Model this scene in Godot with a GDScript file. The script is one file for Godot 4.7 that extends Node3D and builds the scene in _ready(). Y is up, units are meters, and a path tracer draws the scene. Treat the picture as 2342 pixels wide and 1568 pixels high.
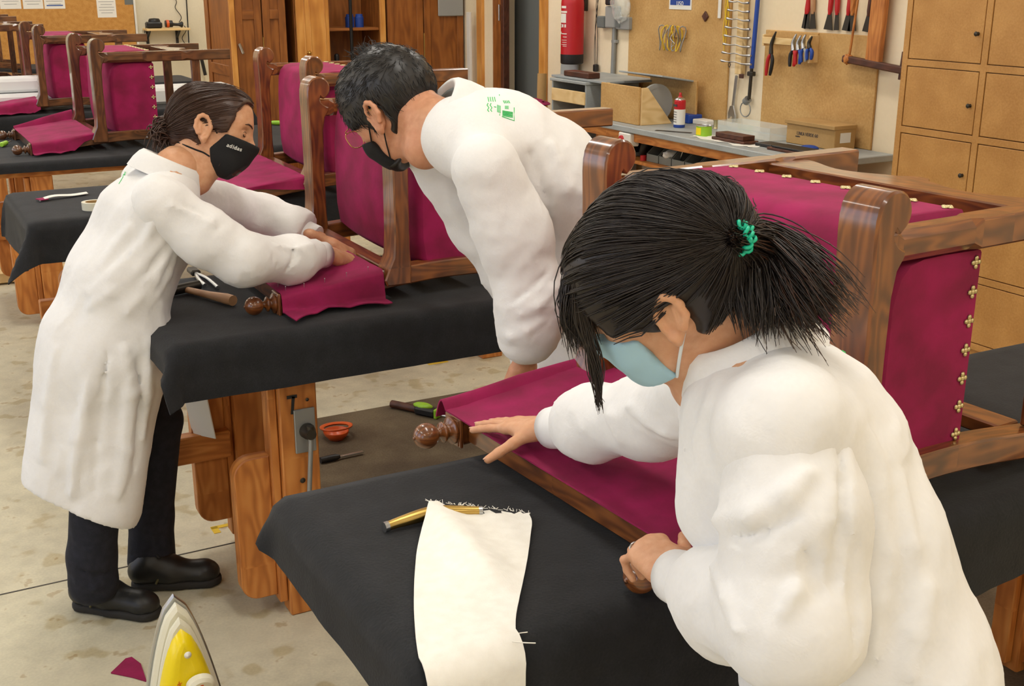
extends Node3D
# An upholstery workshop: chairs laid on their backs on felt covered benches and three people in white coats.

const H := 1.72
var rng := RandomNumberGenerator.new()
var M := {}
var used := {}

# ---------------------------------------------------------------- mesh building
class MB:
	var v := PackedVector3Array()
	var n := PackedVector3Array()
	var uv := PackedVector2Array()
	var ix := PackedInt32Array()
	var uo := Vector2.ZERO

	func vert(p: Vector3, nn: Vector3, t: Vector2) -> int:
		v.append(p)
		n.append(nn)
		uv.append(t + uo)
		return v.size() - 1

	func tri(a: int, b: int, c: int) -> void:
		var f := (v[b] - v[a]).cross(v[c] - v[a])
		if f.dot(n[a] + n[b] + n[c]) > 0.0:
			ix.append_array(PackedInt32Array([a, c, b]))
		else:
			ix.append_array(PackedInt32Array([a, b, c]))

	func quad(a: int, b: int, c: int, d: int) -> void:
		tri(a, b, c)
		tri(a, c, d)

	# flat polygon (convex), uv by two axes
	func face(pts: Array, nn: Vector3, ga: Vector3, gb: Vector3) -> void:
		var first := v.size()
		for p: Vector3 in pts:
			vert(p, nn, Vector2(p.dot(ga), p.dot(gb)))
		for i in range(1, pts.size() - 1):
			tri(first, first + i, first + i + 1)

	# box with chamfered edges; grain runs along the axis named, or the longest
	func box(c: Vector3, s: Vector3, bev := 0.003, b := Basis.IDENTITY, grain := -1) -> void:
		var h := s * 0.5
		var e := minf(bev, minf(h.x, minf(h.y, h.z)) * 0.9)
		if grain < 0:
			grain = s.max_axis_index()
		var ax := [b.x, b.y, b.z]
		var hh := [h.x, h.y, h.z]
		for k in 3:
			var k1 := (k + 1) % 3
			var k2 := (k + 2) % 3
			var ga: Vector3 = ax[grain] if grain != k else ax[k1]
			var gb: Vector3 = ax[k2] if grain == k or grain == k1 else ax[k1]
			for sg in [-1.0, 1.0]:
				var nn: Vector3 = ax[k] * sg
				var o: Vector3 = c + nn * hh[k]
				var p: Vector3 = ax[k1] * (hh[k1] - e)
				var q: Vector3 = ax[k2] * (hh[k2] - e)
				face([o - p - q, o + p - q, o + p + q, o - p + q], nn, ga, gb)
		if e <= 0.0:
			return
		for k in 3:
			var k1 := (k + 1) % 3
			var k2 := (k + 2) % 3
			for s1 in [-1.0, 1.0]:
				for s2 in [-1.0, 1.0]:
					var nn: Vector3 = (ax[k1] * s1 + ax[k2] * s2).normalized()
					var o: Vector3 = c
					var l: Vector3 = ax[k] * (hh[k] - e)
					var pa: Vector3 = o + ax[k1] * s1 * hh[k1] + ax[k2] * s2 * (hh[k2] - e)
					var pb: Vector3 = o + ax[k1] * s1 * (hh[k1] - e) + ax[k2] * s2 * hh[k2]
					face([pa - l, pa + l, pb + l, pb - l], nn, ax[grain], (ax[(grain + 1) % 3] + ax[(grain + 2) % 3]) * 0.7)
		for sx in [-1.0, 1.0]:
			for sy in [-1.0, 1.0]:
				for sz in [-1.0, 1.0]:
					var nn: Vector3 = (b.x * sx + b.y * sy + b.z * sz).normalized()
					var a1: Vector3 = c + b.x * sx * h.x + b.y * sy * (h.y - e) + b.z * sz * (h.z - e)
					var a2: Vector3 = c + b.x * sx * (h.x - e) + b.y * sy * h.y + b.z * sz * (h.z - e)
					var a3: Vector3 = c + b.x * sx * (h.x - e) + b.y * sy * (h.y - e) + b.z * sz * h.z
					face([a1, a2, a3], nn, b.x, b.z)

	# loft closed rings (arrays of equal size); smooth around and along
	func loft(rings: Array, caps := true, flat := false) -> void:
		var m: int = rings[0].size()
		if flat:
			for r in rings.size() - 1:
				for i in m:
					var j := (i + 1) % m
					var a: Vector3 = rings[r][i]
					var b: Vector3 = rings[r][j]
					var c: Vector3 = rings[r + 1][j]
					var d: Vector3 = rings[r + 1][i]
					var nn := (c - a).cross(d - b)
					if nn.length() < 1e-9:
						nn = (b - a).cross(d - a)
					nn = nn.normalized()
					var mid := Vector3.ZERO
					for q: Vector3 in rings[r]:
						mid += q / m
					for q: Vector3 in rings[r + 1]:
						mid += q / m
					if nn.dot((a + b + c + d) * 0.25 - mid * 0.5) < 0.0:
						nn = -nn
					var along := (rings[r + 1][0] as Vector3).distance_to(rings[r][0])
					var t0 := float(r) * along
					var w := float(i) * 0.03
					var f := v.size()
					vert(a, nn, Vector2(t0, w))
					vert(b, nn, Vector2(t0, w + 0.03))
					vert(c, nn, Vector2(t0 + along, w + 0.03))
					vert(d, nn, Vector2(t0 + along, w))
					quad(f, f + 1, f + 2, f + 3)
		else:
			var first := v.size()
			var lu := 0.0
			for r in rings.size():
				var cen := Vector3.ZERO
				for q: Vector3 in rings[r]:
					cen += q / m
				if r > 0:
					lu += (rings[r][0] as Vector3).distance_to(rings[r - 1][0])
				var lv := 0.0
				for i in m + 1:
					var k := i % m
					var p: Vector3 = rings[r][k]
					var ta: Vector3 = rings[r][(k + 1) % m] - rings[r][(k + m - 1) % m]
					var ra: Array = rings[maxi(r - 1, 0)]
					var rb: Array = rings[mini(r + 1, rings.size() - 1)]
					var tb: Vector3 = rb[k] - ra[k]
					var nn := ta.cross(tb).normalized()
					if nn.dot(p - cen) < 0.0:
						nn = -nn
					if i > 0:
						lv += p.distance_to(rings[r][(i - 1) % m])
					vert(p, nn, Vector2(lu, lv))
			for r in rings.size() - 1:
				for i in m:
					var a := first + r * (m + 1) + i
					quad(a, a + 1, a + m + 2, a + m + 1)
		if caps:
			for e in [0, rings.size() - 1]:
				var ring: Array = rings[e]
				var other: Array = rings[1] if e == 0 else rings[rings.size() - 2]
				var cen := Vector3.ZERO
				var oc := Vector3.ZERO
				for i in m:
					cen += ring[i] / m
					oc += other[i] / m
				var nn := Vector3.ZERO
				for i in m:
					nn += (ring[i] - cen).cross(ring[(i + 1) % m] - cen)
				nn = nn.normalized()
				if nn.dot(cen - oc) < 0.0:
					nn = -nn
				var ga: Vector3 = (ring[0] - cen).normalized()
				var f := v.size()
				vert(cen, nn, Vector2.ZERO)
				for i in m:
					vert(ring[i], nn, Vector2((ring[i] - cen).dot(ga), (ring[i] - cen).dot(ga.cross(nn))))
				for i in m:
					tri(f, f + 1 + i, f + 1 + (i + 1) % m)

	# swept tube through points; radius a number or array; squash flattens across `side`
	func tube(pts: Array, rad, sides := 8, caps := true, flat_y := 1.0) -> void:
		var rings := []
		var up := Vector3.UP
		var prev := Vector3.ZERO
		for i in pts.size():
			var a: Vector3 = pts[maxi(i - 1, 0)]
			var b: Vector3 = pts[mini(i + 1, pts.size() - 1)]
			var t := (b - a).normalized()
			if i == 0:
				up = Vector3.UP if absf(t.y) < 0.9 else Vector3.RIGHT
			else:
				up = prev
			var side := t.cross(up).normalized()
			up = side.cross(t).normalized()
			prev = up
			var r: float = rad[i] if rad is Array or rad is PackedFloat32Array else rad
			var ring := []
			for k in sides:
				var an := TAU * k / sides
				ring.append((pts[i] as Vector3) + side * cos(an) * r + up * sin(an) * r * flat_y)
			rings.append(ring)
		loft(rings, caps)

	# profile of [radius, height] pairs turned about the y axis of xf; a repeated point makes a crease
	func lathe(prof: Array, xf := Transform3D.IDENTITY, sides := 20) -> void:
		var m := prof.size()
		var segs := []
		var cur := [prof[0]]
		for i in range(1, m):
			if (prof[i] as Array)[0] == (prof[i - 1] as Array)[0] and prof[i][1] == prof[i - 1][1]:
				segs.append(cur)
				cur = [prof[i]]
			else:
				cur.append(prof[i])
		segs.append(cur)
		for sg: Array in segs:
			if sg.size() < 2:
				continue
			var first := v.size()
			var lu := 0.0
			for r in sg.size():
				var pa: Array = sg[maxi(r - 1, 0)]
				var pb: Array = sg[mini(r + 1, sg.size() - 1)]
				var tr: float = pb[0] - pa[0]
				var th: float = pb[1] - pa[1]
				var l := maxf(sqrt(tr * tr + th * th), 1e-9)
				if r > 0:
					lu += Vector2(sg[r][0] - sg[r - 1][0], sg[r][1] - sg[r - 1][1]).length()
				for k in sides + 1:
					var an := TAU * k / sides
					var d := Vector3(cos(an), 0, sin(an))
					vert(xf * (d * sg[r][0] + Vector3.UP * sg[r][1]), (xf.basis * (d * th / l - Vector3.UP * tr / l)).normalized(), Vector2(lu, an * 0.05))
			for r in sg.size() - 1:
				for k in sides:
					var a := first + r * (sides + 1) + k
					quad(a, a + 1, a + sides + 2, a + sides + 1)

	# polygon in the xy plane of xf extruded along z, centred; round: smooth the sides where the turn is below 40 degrees
	func prism(poly: PackedVector2Array, depth: float, xf := Transform3D.IDENTITY, bev := 0.0, uv_along := Vector2.RIGHT) -> void:
		if Geometry2D.is_polygon_clockwise(poly):
			poly.reverse()
		var inner := poly
		if bev > 0.0:
			inner = PackedVector2Array()
			var m0 := poly.size()
			for i in m0:
				var a := poly[(i + m0 - 1) % m0]
				var b := poly[i]
				var c := poly[(i + 1) % m0]
				var n1 := (b - a).normalized().orthogonal()
				var n2 := (c - b).normalized().orthogonal()
				var nn := (n1 + n2)
				nn = nn / maxf(nn.length_squared() * 0.5, 0.4)
				inner.append(b - nn * bev * _inside(poly))
		var tri_ix := Geometry2D.triangulate_polygon(inner)
		var across := Vector2(-uv_along.y, uv_along.x)
		for s in [-1.0, 1.0]:
			var f := v.size()
			for p in inner:
				vert(xf * Vector3(p.x, p.y, s * depth * 0.5), (xf.basis * Vector3(0, 0, s)).normalized(), Vector2(p.dot(uv_along), p.dot(across)))
			for i in range(0, tri_ix.size(), 3):
				tri(f + tri_ix[i], f + tri_ix[i + 1], f + tri_ix[i + 2])
		var m := poly.size()
		var nr := []
		for i in m:
			var d := poly[(i + 1) % m] - poly[i]
			nr.append(Vector2(d.y, -d.x).normalized())
		for i in m:
			var j := (i + 1) % m
			var np: Vector2 = nr[(i + m - 1) % m]
			var nc: Vector2 = nr[i]
			var nx: Vector2 = nr[j]
			var na := (np + nc).normalized() if np.dot(nc) > 0.75 else nc
			var nb := (nx + nc).normalized() if nx.dot(nc) > 0.75 else nc
			var hz := depth * 0.5 - bev
			var f := v.size()
			var u0 := poly[i].dot(uv_along)
			var u1 := poly[j].dot(uv_along)
			vert(xf * Vector3(poly[i].x, poly[i].y, -hz), (xf.basis * Vector3(na.x, na.y, 0)).normalized(), Vector2(u0, 0))
			vert(xf * Vector3(poly[j].x, poly[j].y, -hz), (xf.basis * Vector3(nb.x, nb.y, 0)).normalized(), Vector2(u1, 0))
			vert(xf * Vector3(poly[j].x, poly[j].y, hz), (xf.basis * Vector3(nb.x, nb.y, 0)).normalized(), Vector2(u1, depth))
			vert(xf * Vector3(poly[i].x, poly[i].y, hz), (xf.basis * Vector3(na.x, na.y, 0)).normalized(), Vector2(u0, depth))
			quad(f, f + 1, f + 2, f + 3)
			if bev > 0.0:
				for s in [-1.0, 1.0]:
					var g := v.size()
					var ba := Vector3(na.x, na.y, s).normalized()
					var bb := Vector3(nb.x, nb.y, s).normalized()
					vert(xf * Vector3(poly[i].x, poly[i].y, s * hz), (xf.basis * ba).normalized(), Vector2(u0, 0))
					vert(xf * Vector3(poly[j].x, poly[j].y, s * hz), (xf.basis * bb).normalized(), Vector2(u1, 0))
					vert(xf * Vector3(inner[j].x, inner[j].y, s * depth * 0.5), (xf.basis * bb).normalized(), Vector2(u1, 0.01))
					vert(xf * Vector3(inner[i].x, inner[i].y, s * depth * 0.5), (xf.basis * ba).normalized(), Vector2(u0, 0.01))
					quad(g, g + 1, g + 2, g + 3)

	func _inside(poly: PackedVector2Array) -> float:
		# orthogonal() turns a counter-clockwise edge outwards or inwards depending on the axes; +1 when it points outwards
		var d := (poly[1] - poly[0]).normalized()
		var o := d.orthogonal()
		var out := Vector2(d.y, -d.x)
		return 1.0 if o.dot(out) > 0.0 else -1.0

	# sheet over a grid of points pts[row][col], made solid with a thickness
	func sheet(pts: Array, th := 0.002, uvs := 1.0) -> void:
		var nr := pts.size()
		var nc: int = pts[0].size()
		var nrm := []
		for r in nr:
			var row := PackedVector3Array()
			for c in nc:
				var a: Vector3 = pts[r][mini(c + 1, nc - 1)] - pts[r][maxi(c - 1, 0)]
				var b: Vector3 = pts[mini(r + 1, nr - 1)][c] - pts[maxi(r - 1, 0)][c]
				row.append(a.cross(b).normalized())
			nrm.append(row)
		var base := []
		var us := []
		for r in nr:
			var ur := PackedVector2Array()
			for c in nc:
				var cu: float = 0.0 if c == 0 else ur[c - 1].x + (pts[r][c] as Vector3).distance_to(pts[r][c - 1])
				var cv: float = 0.0 if r == 0 else us[r - 1][c].y + (pts[r][c] as Vector3).distance_to(pts[r - 1][c])
				ur.append(Vector2(cu, cv))
			us.append(ur)
		for s in [1.0, -1.0]:
			base.append(v.size())
			for r in nr:
				for c in nc:
					vert(pts[r][c] + nrm[r][c] * th * 0.5 * s, nrm[r][c] * s, us[r][c] * uvs)
		for k in 2:
			for r in nr - 1:
				for c in nc - 1:
					var a: int = base[k] + r * nc + c
					quad(a, a + 1, a + nc + 1, a + nc)
		var rim := []
		for c in nc:
			rim.append([0, c])
		for r in range(1, nr):
			rim.append([r, nc - 1])
		for c in range(nc - 2, -1, -1):
			rim.append([nr - 1, c])
		for r in range(nr - 2, 0, -1):
			rim.append([r, 0])
		for i in rim.size():
			var p: Array = rim[i]
			var q: Array = rim[(i + 1) % rim.size()]
			var a: Vector3 = pts[p[0]][p[1]]
			var b: Vector3 = pts[q[0]][q[1]]
			var nn: Vector3 = (b - a).cross(nrm[p[0]][p[1]]).normalized()
			var cen: Vector3 = pts[clampi(p[0], 1, nr - 2) if nr > 2 else 0][clampi(p[1], 1, nc - 2) if nc > 2 else 0]
			if nn.dot(a - cen) < 0.0:
				nn = -nn
			var f := v.size()
			vert(a + nrm[p[0]][p[1]] * th * 0.5, nn, us[p[0]][p[1]])
			vert(b + nrm[q[0]][q[1]] * th * 0.5, nn, us[q[0]][q[1]])
			vert(b - nrm[q[0]][q[1]] * th * 0.5, nn, us[q[0]][q[1]])
			vert(a - nrm[p[0]][p[1]] * th * 0.5, nn, us[p[0]][p[1]])
			quad(f, f + 1, f + 2, f + 3)

	func add(o: MB, xf: Transform3D) -> void:
		var f := v.size()
		for i in o.v.size():
			v.append(xf * o.v[i])
			n.append((xf.basis * o.n[i]).normalized())
			uv.append(o.uv[i])
		for i in o.ix:
			ix.append(i + f)

	func mesh() -> ArrayMesh:
		var a := []
		a.resize(Mesh.ARRAY_MAX)
		a[Mesh.ARRAY_VERTEX] = v
		a[Mesh.ARRAY_NORMAL] = n
		a[Mesh.ARRAY_TEX_UV] = uv
		a[Mesh.ARRAY_INDEX] = ix
		var m := ArrayMesh.new()
		m.add_surface_from_arrays(Mesh.PRIMITIVE_TRIANGLES, a)
		return m

# ---------------------------------------------------------------- naming
func numbered(called: String) -> String:
	if not used.has(called):
		used[called] = 0
		return called
	used[called] += 1
	return "%s_%03d" % [called, used[called]]

func tag(o: Node3D, label: String, category: String, group := "", kind := "") -> Node3D:
	o.set_meta("label", label)
	o.set_meta("category", category)
	if group:
		o.set_meta("group", group)
	if kind:
		o.set_meta("kind", kind)
	return o

func thing(called: String, label: String, category: String, at := Vector3.ZERO, turn := 0.0, group := "") -> Node3D:
	var o := Node3D.new()
	o.name = numbered(called)
	add_child(o)
	o.position = at
	o.rotation.y = turn
	return tag(o, label, category, group)

func put(called: String, m, mat: Material, parent: Node = self) -> MeshInstance3D:
	var o := MeshInstance3D.new()
	o.mesh = m.mesh() if m is MB else m
	o.material_override = mat
	o.name = numbered(called) if parent == self else called
	parent.add_child(o, true)
	return o

func struct(called: String, m, mat: Material, parent: Node = self) -> MeshInstance3D:
	var o := put(called, m, mat, parent)
	if parent == self:
		o.set_meta("kind", "structure")
	return o

func bx(c: Vector3, s: Vector3, bev := 0.003, b := Basis.IDENTITY, grain := -1) -> MB:
	var m := MB.new()
	m.uo = Vector2(rng.randf() * 3.0, rng.randf() * 3.0)
	m.box(c, s, bev, b, grain)
	return m

func tb(pts: Array, rad, sides := 8) -> MB:
	var m := MB.new()
	m.tube(pts, rad, sides)
	return m

func lt(prof: Array, xf := Transform3D.IDENTITY, sides := 20) -> MB:
	var m := MB.new()
	m.lathe(prof, xf, sides)
	return m

func at3(p: Vector3, b := Basis.IDENTITY) -> Transform3D:
	return Transform3D(b, p)

# basis whose y axis is d
func along(d: Vector3) -> Basis:
	var y := d.normalized()
	var x := y.cross(Vector3.UP if absf(y.y) < 0.95 else Vector3.RIGHT).normalized()
	return Basis(x, y, x.cross(y))

# smooth curve through points
func curve(pts: Array, per := 6) -> Array:
	var out := []
	for i in pts.size() - 1:
		var p0: Vector3 = pts[maxi(i - 1, 0)]
		var p1: Vector3 = pts[i]
		var p2: Vector3 = pts[i + 1]
		var p3: Vector3 = pts[mini(i + 2, pts.size() - 1)]
		for k in per:
			out.append(p1.cubic_interpolate(p2, p0, p3, float(k) / per))
	out.append(pts[pts.size() - 1])
	return out

func ring_radii(n: int, f: Callable) -> Array:
	var out := []
	for i in n:
		out.append(f.call(float(i) / maxf(n - 1, 1)))
	return out

# ---------------------------------------------------------------- textures and materials
func noise_bytes(w: int, h: int, freq: float, sd: int, oct := 4, src_w := 0, src_h := 0) -> PackedByteArray:
	var f := FastNoiseLite.new()
	f.noise_type = FastNoiseLite.TYPE_SIMPLEX_SMOOTH
	f.seed = sd
	f.frequency = freq
	f.fractal_octaves = oct
	var im := f.get_seamless_image(src_w if src_w else w, src_h if src_h else h, false, false, 0.2)
	im.convert(Image.FORMAT_L8)
	if src_w:
		im.resize(w, h, Image.INTERPOLATE_CUBIC)
	return im.get_data()

func tex(w: int, h: int, data: PackedByteArray) -> ImageTexture:
	return ImageTexture.create_from_image(Image.create_from_data(w, h, false, Image.FORMAT_RGB8, data))

func mix3(a: Color, b: Color, t: float) -> Color:
	return a.lerp(b, clampf(t, 0.0, 1.0))

# wood: grain along u. dark, mid, light are the tones of the board
func wood_tex(sd: int, dark: Color, mid: Color, light: Color, w := 384, h := 192, rings := 5.0) -> ImageTexture:
	var a := noise_bytes(w, h, 0.03, sd, 3, 32, h)
	var b := noise_bytes(w, h, 0.12, sd + 1, 3, 24, h)
	var c := noise_bytes(w, h, 0.012, sd + 2, 3)
	var out := PackedByteArray()
	out.resize(w * h * 3)
	for y in h:
		for x in w:
			var i := y * w + x
			var la := a[i] / 255.0
			var fine := b[i] / 255.0
			var patch := c[i] / 255.0
			var ring := 0.5 + 0.5 * sin((la * rings + float(y) / h * 2.0) * TAU)
			var t := 0.42 * ring + 0.33 * fine + 0.35 * patch - 0.05
			var col := mix3(dark, mid, t * 2.0) if t < 0.5 else mix3(mid, light, t * 2.0 - 1.0)
			out[i * 3] = int(clampf(col.r, 0, 1) * 255.0)
			out[i * 3 + 1] = int(clampf(col.g, 0, 1) * 255.0)
			out[i * 3 + 2] = int(clampf(col.b, 0, 1) * 255.0)
	return tex(w, h, out)

# mottled colour: patches between two tones and a fine speckle
func mottle_tex(sd: int, a: Color, b: Color, freq: float, speck: float, w := 160, fine_freq := 0.4) -> ImageTexture:
	var p := noise_bytes(w, w, freq, sd, 4)
	var q := noise_bytes(w, w, fine_freq, sd + 7, 2)
	var out := PackedByteArray()
	out.resize(w * w * 3)
	for i in w * w:
		var t := p[i] / 255.0
		var s := (q[i] / 255.0 - 0.5) * speck
		var c := mix3(a, b, (t - 0.5) * 1.6 + 0.5)
		out[i * 3] = int(clampf(c.r + s, 0, 1) * 255.0)
		out[i * 3 + 1] = int(clampf(c.g + s, 0, 1) * 255.0)
		out[i * 3 + 2] = int(clampf(c.b + s, 0, 1) * 255.0)
	return tex(w, w, out)

func grey_tex(sd: int, freq: float, oct := 3, w := 128, lo := 0.0, hi := 1.0) -> ImageTexture:
	var p := noise_bytes(w, w, freq, sd, oct)
	var out := PackedByteArray()
	out.resize(w * w * 3)
	for i in w * w:
		var g := int(clampf(lerpf(lo, hi, p[i] / 255.0), 0, 1) * 255.0)
		out[i * 3] = g
		out[i * 3 + 1] = g
		out[i * 3 + 2] = g
	return tex(w, w, out)

# creases of worn cloth, as heights
func crease_tex(sd: int, freq: float, w := 512) -> ImageTexture:
	var f := FastNoiseLite.new()
	f.noise_type = FastNoiseLite.TYPE_SIMPLEX_SMOOTH
	f.seed = sd
	f.frequency = freq
	f.fractal_type = FastNoiseLite.FRACTAL_RIDGED
	f.fractal_octaves = 3
	f.fractal_gain = 0.4
	f.domain_warp_enabled = true
	f.domain_warp_amplitude = 40.0
	f.domain_warp_frequency = 0.006
	return ImageTexture.create_from_image(f.get_seamless_image(w, w, false, false, 0.2))

func mat(called: String, col: Color, rough := 0.7, metal := 0.0, t: Texture2D = null, scale := 1.0) -> StandardMaterial3D:
	var m := StandardMaterial3D.new()
	m.resource_name = called
	m.albedo_color = col
	m.roughness = rough
	m.metallic = metal
	if t:
		m.albedo_texture = t
		m.uv1_scale = Vector3.ONE * scale
	M[called] = m
	return m

func tri_mat(called: String, col: Color, rough: float, t: Texture2D, scale: float, bump: Texture2D = null, bump_cm := 0.1, world := true) -> StandardMaterial3D:
	var m := mat(called, col, rough, 0.0, t, scale)
	m.uv1_triplanar = true
	m.uv1_world_triplanar = world
	m.uv1_triplanar_sharpness = 4.0
	if bump:
		m.heightmap_enabled = true
		m.heightmap_texture = bump
		m.heightmap_scale = bump_cm
	return m

func rgb8(r: float, g: float, b: float) -> Color:
	return Color(r / 255.0, g / 255.0, b / 255.0)

func make_materials() -> void:
	var W := Color.WHITE
	# varnished chair wood, three tones
	var chair_a := wood_tex(11, rgb8(72, 36, 16), rgb8(118, 66, 28), rgb8(160, 98, 44))
	var chair_b := wood_tex(21, rgb8(58, 34, 20), rgb8(98, 60, 34), rgb8(134, 88, 52))
	for d in [["chair_wood", chair_a], ["chair_wood_dark", chair_b]]:
		var m := mat(d[0], W, 0.34, 0.0, d[1], 1.6)
		m.clearcoat_enabled = true
		m.clearcoat = 0.9
		m.clearcoat_roughness = 0.12
	mat("pine", W, 0.5, 0.0, wood_tex(31, rgb8(150, 86, 34), rgb8(192, 120, 54), rgb8(216, 150, 80)), 1.2)
	mat("cabinet_wood", W, 0.42, 0.0, wood_tex(41, rgb8(110, 62, 24), rgb8(142, 84, 34), rgb8(166, 104, 48), 384, 192, 3.0), 0.9)
	mat("cabinet_edge", W, 0.42, 0.0, wood_tex(51, rgb8(176, 112, 48), rgb8(206, 142, 66), rgb8(226, 168, 92), 384, 192, 2.0), 0.9)
	mat("light_wood", W, 0.6, 0.0, wood_tex(61, rgb8(204, 168, 110), rgb8(224, 192, 136), rgb8(236, 210, 160), 256, 128, 3.0), 1.4)
	mat("handle_wood", W, 0.5, 0.0, wood_tex(71, rgb8(160, 116, 80), rgb8(190, 146, 106), rgb8(210, 170, 130), 256, 128, 2.0), 2.0)
	mat("board", W, 0.7, 0.0, mottle_tex(81, rgb8(186, 144, 84), rgb8(202, 162, 102), 0.02, 0.10), 1.0)
	M.board.uv1_triplanar = true
	M.board.uv1_world_triplanar = true
	mat("locker_wood", W, 0.55, 0.0, mottle_tex(83, rgb8(178, 128, 66), rgb8(192, 142, 78), 0.02, 0.08), 1.5)
	M.locker_wood.uv1_triplanar = true
	M.locker_wood.uv1_world_triplanar = true
	mat("cork", W, 0.9, 0.0, mottle_tex(85, rgb8(186, 132, 64), rgb8(200, 148, 78), 0.05, 0.14), 2.0)
	# cloth
	tri_mat("felt", W, 0.95, mottle_tex(91, rgb8(20, 21, 24), rgb8(28, 29, 32), 0.03, 0.07, 160, 0.9), 3.0, grey_tex(92, 0.5, 2), 0.08)
	M.felt.rim_enabled = true
	M.felt.rim = 0.10
	M.felt.rim_tint = 0.0
	var vt := mottle_tex(101, rgb8(205, 190, 190), rgb8(255, 255, 255), 0.02, 0.04, 160, 0.9)
	tri_mat("velvet", rgb8(154, 10, 80), 0.85, vt, 2.0, grey_tex(102, 0.6, 2), 0.04)
	M.velvet.rim_enabled = true
	M.velvet.rim = 0.75
	M.velvet.rim_tint = 0.85
	tri_mat("coat", W, 0.9, mottle_tex(111, rgb8(232, 231, 230), rgb8(240, 239, 238), 0.02, 0.02, 128, 0.9), 2.2, crease_tex(112, 0.005), 0.25, false)
	tri_mat("denim", W, 0.95, mottle_tex(115, rgb8(22, 24, 34), rgb8(34, 36, 48), 0.04, 0.05, 160, 0.9), 5.0, grey_tex(112, 0.7, 2), 0.04, false)
	tri_mat("canvas", W, 0.9, mottle_tex(117, rgb8(240, 236, 226), rgb8(246, 243, 234), 0.03, 0.02, 160, 0.9), 6.0, grey_tex(118, 0.6, 2), 0.04)
	# skin and hair
	tri_mat("skin_a", W, 0.5, mottle_tex(121, rgb8(206, 150, 112), rgb8(218, 166, 130), 0.03, 0.03), 8.0, null, 0.0, false)
	tri_mat("skin_b", W, 0.5, mottle_tex(123, rgb8(200, 140, 106), rgb8(214, 156, 122), 0.03, 0.03), 8.0, null, 0.0, false)
	for k in ["skin_a", "skin_b"]:
		M[k].subsurf_scatter_enabled = true
		M[k].subsurf_scatter_strength = 0.12
	mat("hair_brown", rgb8(66, 42, 30), 0.42)
	mat("hair_dark", rgb8(34, 25, 21), 0.40)
	mat("hair_black", rgb8(30, 27, 26), 0.42)
	# room
	tri_mat("wall", W, 0.9, mottle_tex(131, rgb8(232, 214, 180), rgb8(240, 224, 194), 0.01, 0.02), 0.6, grey_tex(132, 0.12, 3), 0.25)
	tri_mat("wall_back", W, 0.9, mottle_tex(133, rgb8(214, 206, 182), rgb8(222, 214, 192), 0.01, 0.02), 0.6)
	tri_mat("ceiling", W, 0.9, mottle_tex(135, rgb8(236, 234, 228), rgb8(242, 240, 236), 0.01, 0.02), 0.6)
	make_floor_texture()
	mat("black_plastic", rgb8(24, 24, 26), 0.45)
	mat("dark_metal", rgb8(70, 66, 60), 0.45, 0.8)
	mat("steel", rgb8(190, 192, 194), 0.28, 1.0)
	mat("grey_metal", rgb8(150, 152, 150), 0.5, 0.6)
	mat("brass", rgb8(204, 170, 96), 0.3, 1.0)
	mat("old_gold", rgb8(206, 192, 148), 0.35, 1.0)
	mat("red_paint", rgb8(190, 22, 34), 0.35)
	mat("red_plastic", rgb8(186, 30, 34), 0.4)
	mat("blue_plastic", rgb8(30, 70, 160), 0.4)
	mat("green_plastic", rgb8(150, 200, 50), 0.4)
	mat("yellow_plastic", rgb8(240, 214, 10), 0.3)
	mat("orange_plastic", rgb8(206, 86, 30), 0.35)
	mat("white_plastic", rgb8(228, 226, 218), 0.4)
	mat("cream_plastic", rgb8(226, 222, 200), 0.35)
	mat("grey_plastic", rgb8(150, 152, 150), 0.5)
	mat("paper", rgb8(232, 230, 222), 0.8)
	mat("white_foam", rgb8(232, 234, 232), 0.85)
	mat("ink", rgb8(60, 60, 66), 0.8)
	mat("blue_ink", rgb8(60, 90, 160), 0.8)
	mat("green_ink", rgb8(70, 200, 110), 0.8)
	mat("green_light", rgb8(150, 222, 170), 0.8)
	mat("blue_sign", rgb8(28, 66, 150), 0.6)
	mat("bench_grey", W, 0.5, 0.0, mottle_tex(141, rgb8(150, 156, 158), rgb8(166, 172, 172), 0.02, 0.04), 1.0)
	mat("dark_wood", W, 0.5, 0.0, wood_tex(145, rgb8(60, 32, 20), rgb8(84, 46, 30), rgb8(104, 60, 40), 256, 128), 1.5)
	mat("cardboard", W, 0.8, 0.0, mottle_tex(147, rgb8(174, 138, 84), rgb8(184, 148, 94), 0.02, 0.03), 1.0)
	mat("rubber", rgb8(36, 34, 32), 0.8)
	mat("olive", rgb8(78, 72, 40), 0.6)
	mat("leather", rgb8(26, 26, 26), 0.45)
	mat("mask_black", rgb8(16, 16, 18), 0.85)
	mat("mask_blue", rgb8(164, 200, 214), 0.8)
	mat("mask_white", rgb8(226, 232, 234), 0.8)
	mat("turquoise", rgb8(20, 190, 150), 0.35)
	mat("yellow_tape", rgb8(226, 190, 40), 0.6)
	mat("eye_white", rgb8(222, 214, 206), 0.3)
	mat("eye_dark", rgb8(40, 26, 18), 0.2)
	mat("nail", rgb8(226, 178, 150), 0.3)
	mat("lip", rgb8(176, 100, 84), 0.5)
	mat("grey_dark", rgb8(104, 108, 106), 0.8)
	mat("grey_bin", rgb8(120, 122, 116), 0.5)
	var gl := mat("clear_plastic", Color(0.93, 0.96, 0.95, 0.25), 0.12)
	gl.transparency = BaseMaterial3D.TRANSPARENCY_ALPHA
	var pane := mat("glass", Color(0.95, 0.97, 1.0, 0.06), 0.02)
	pane.transparency = BaseMaterial3D.TRANSPARENCY_ALPHA

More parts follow.
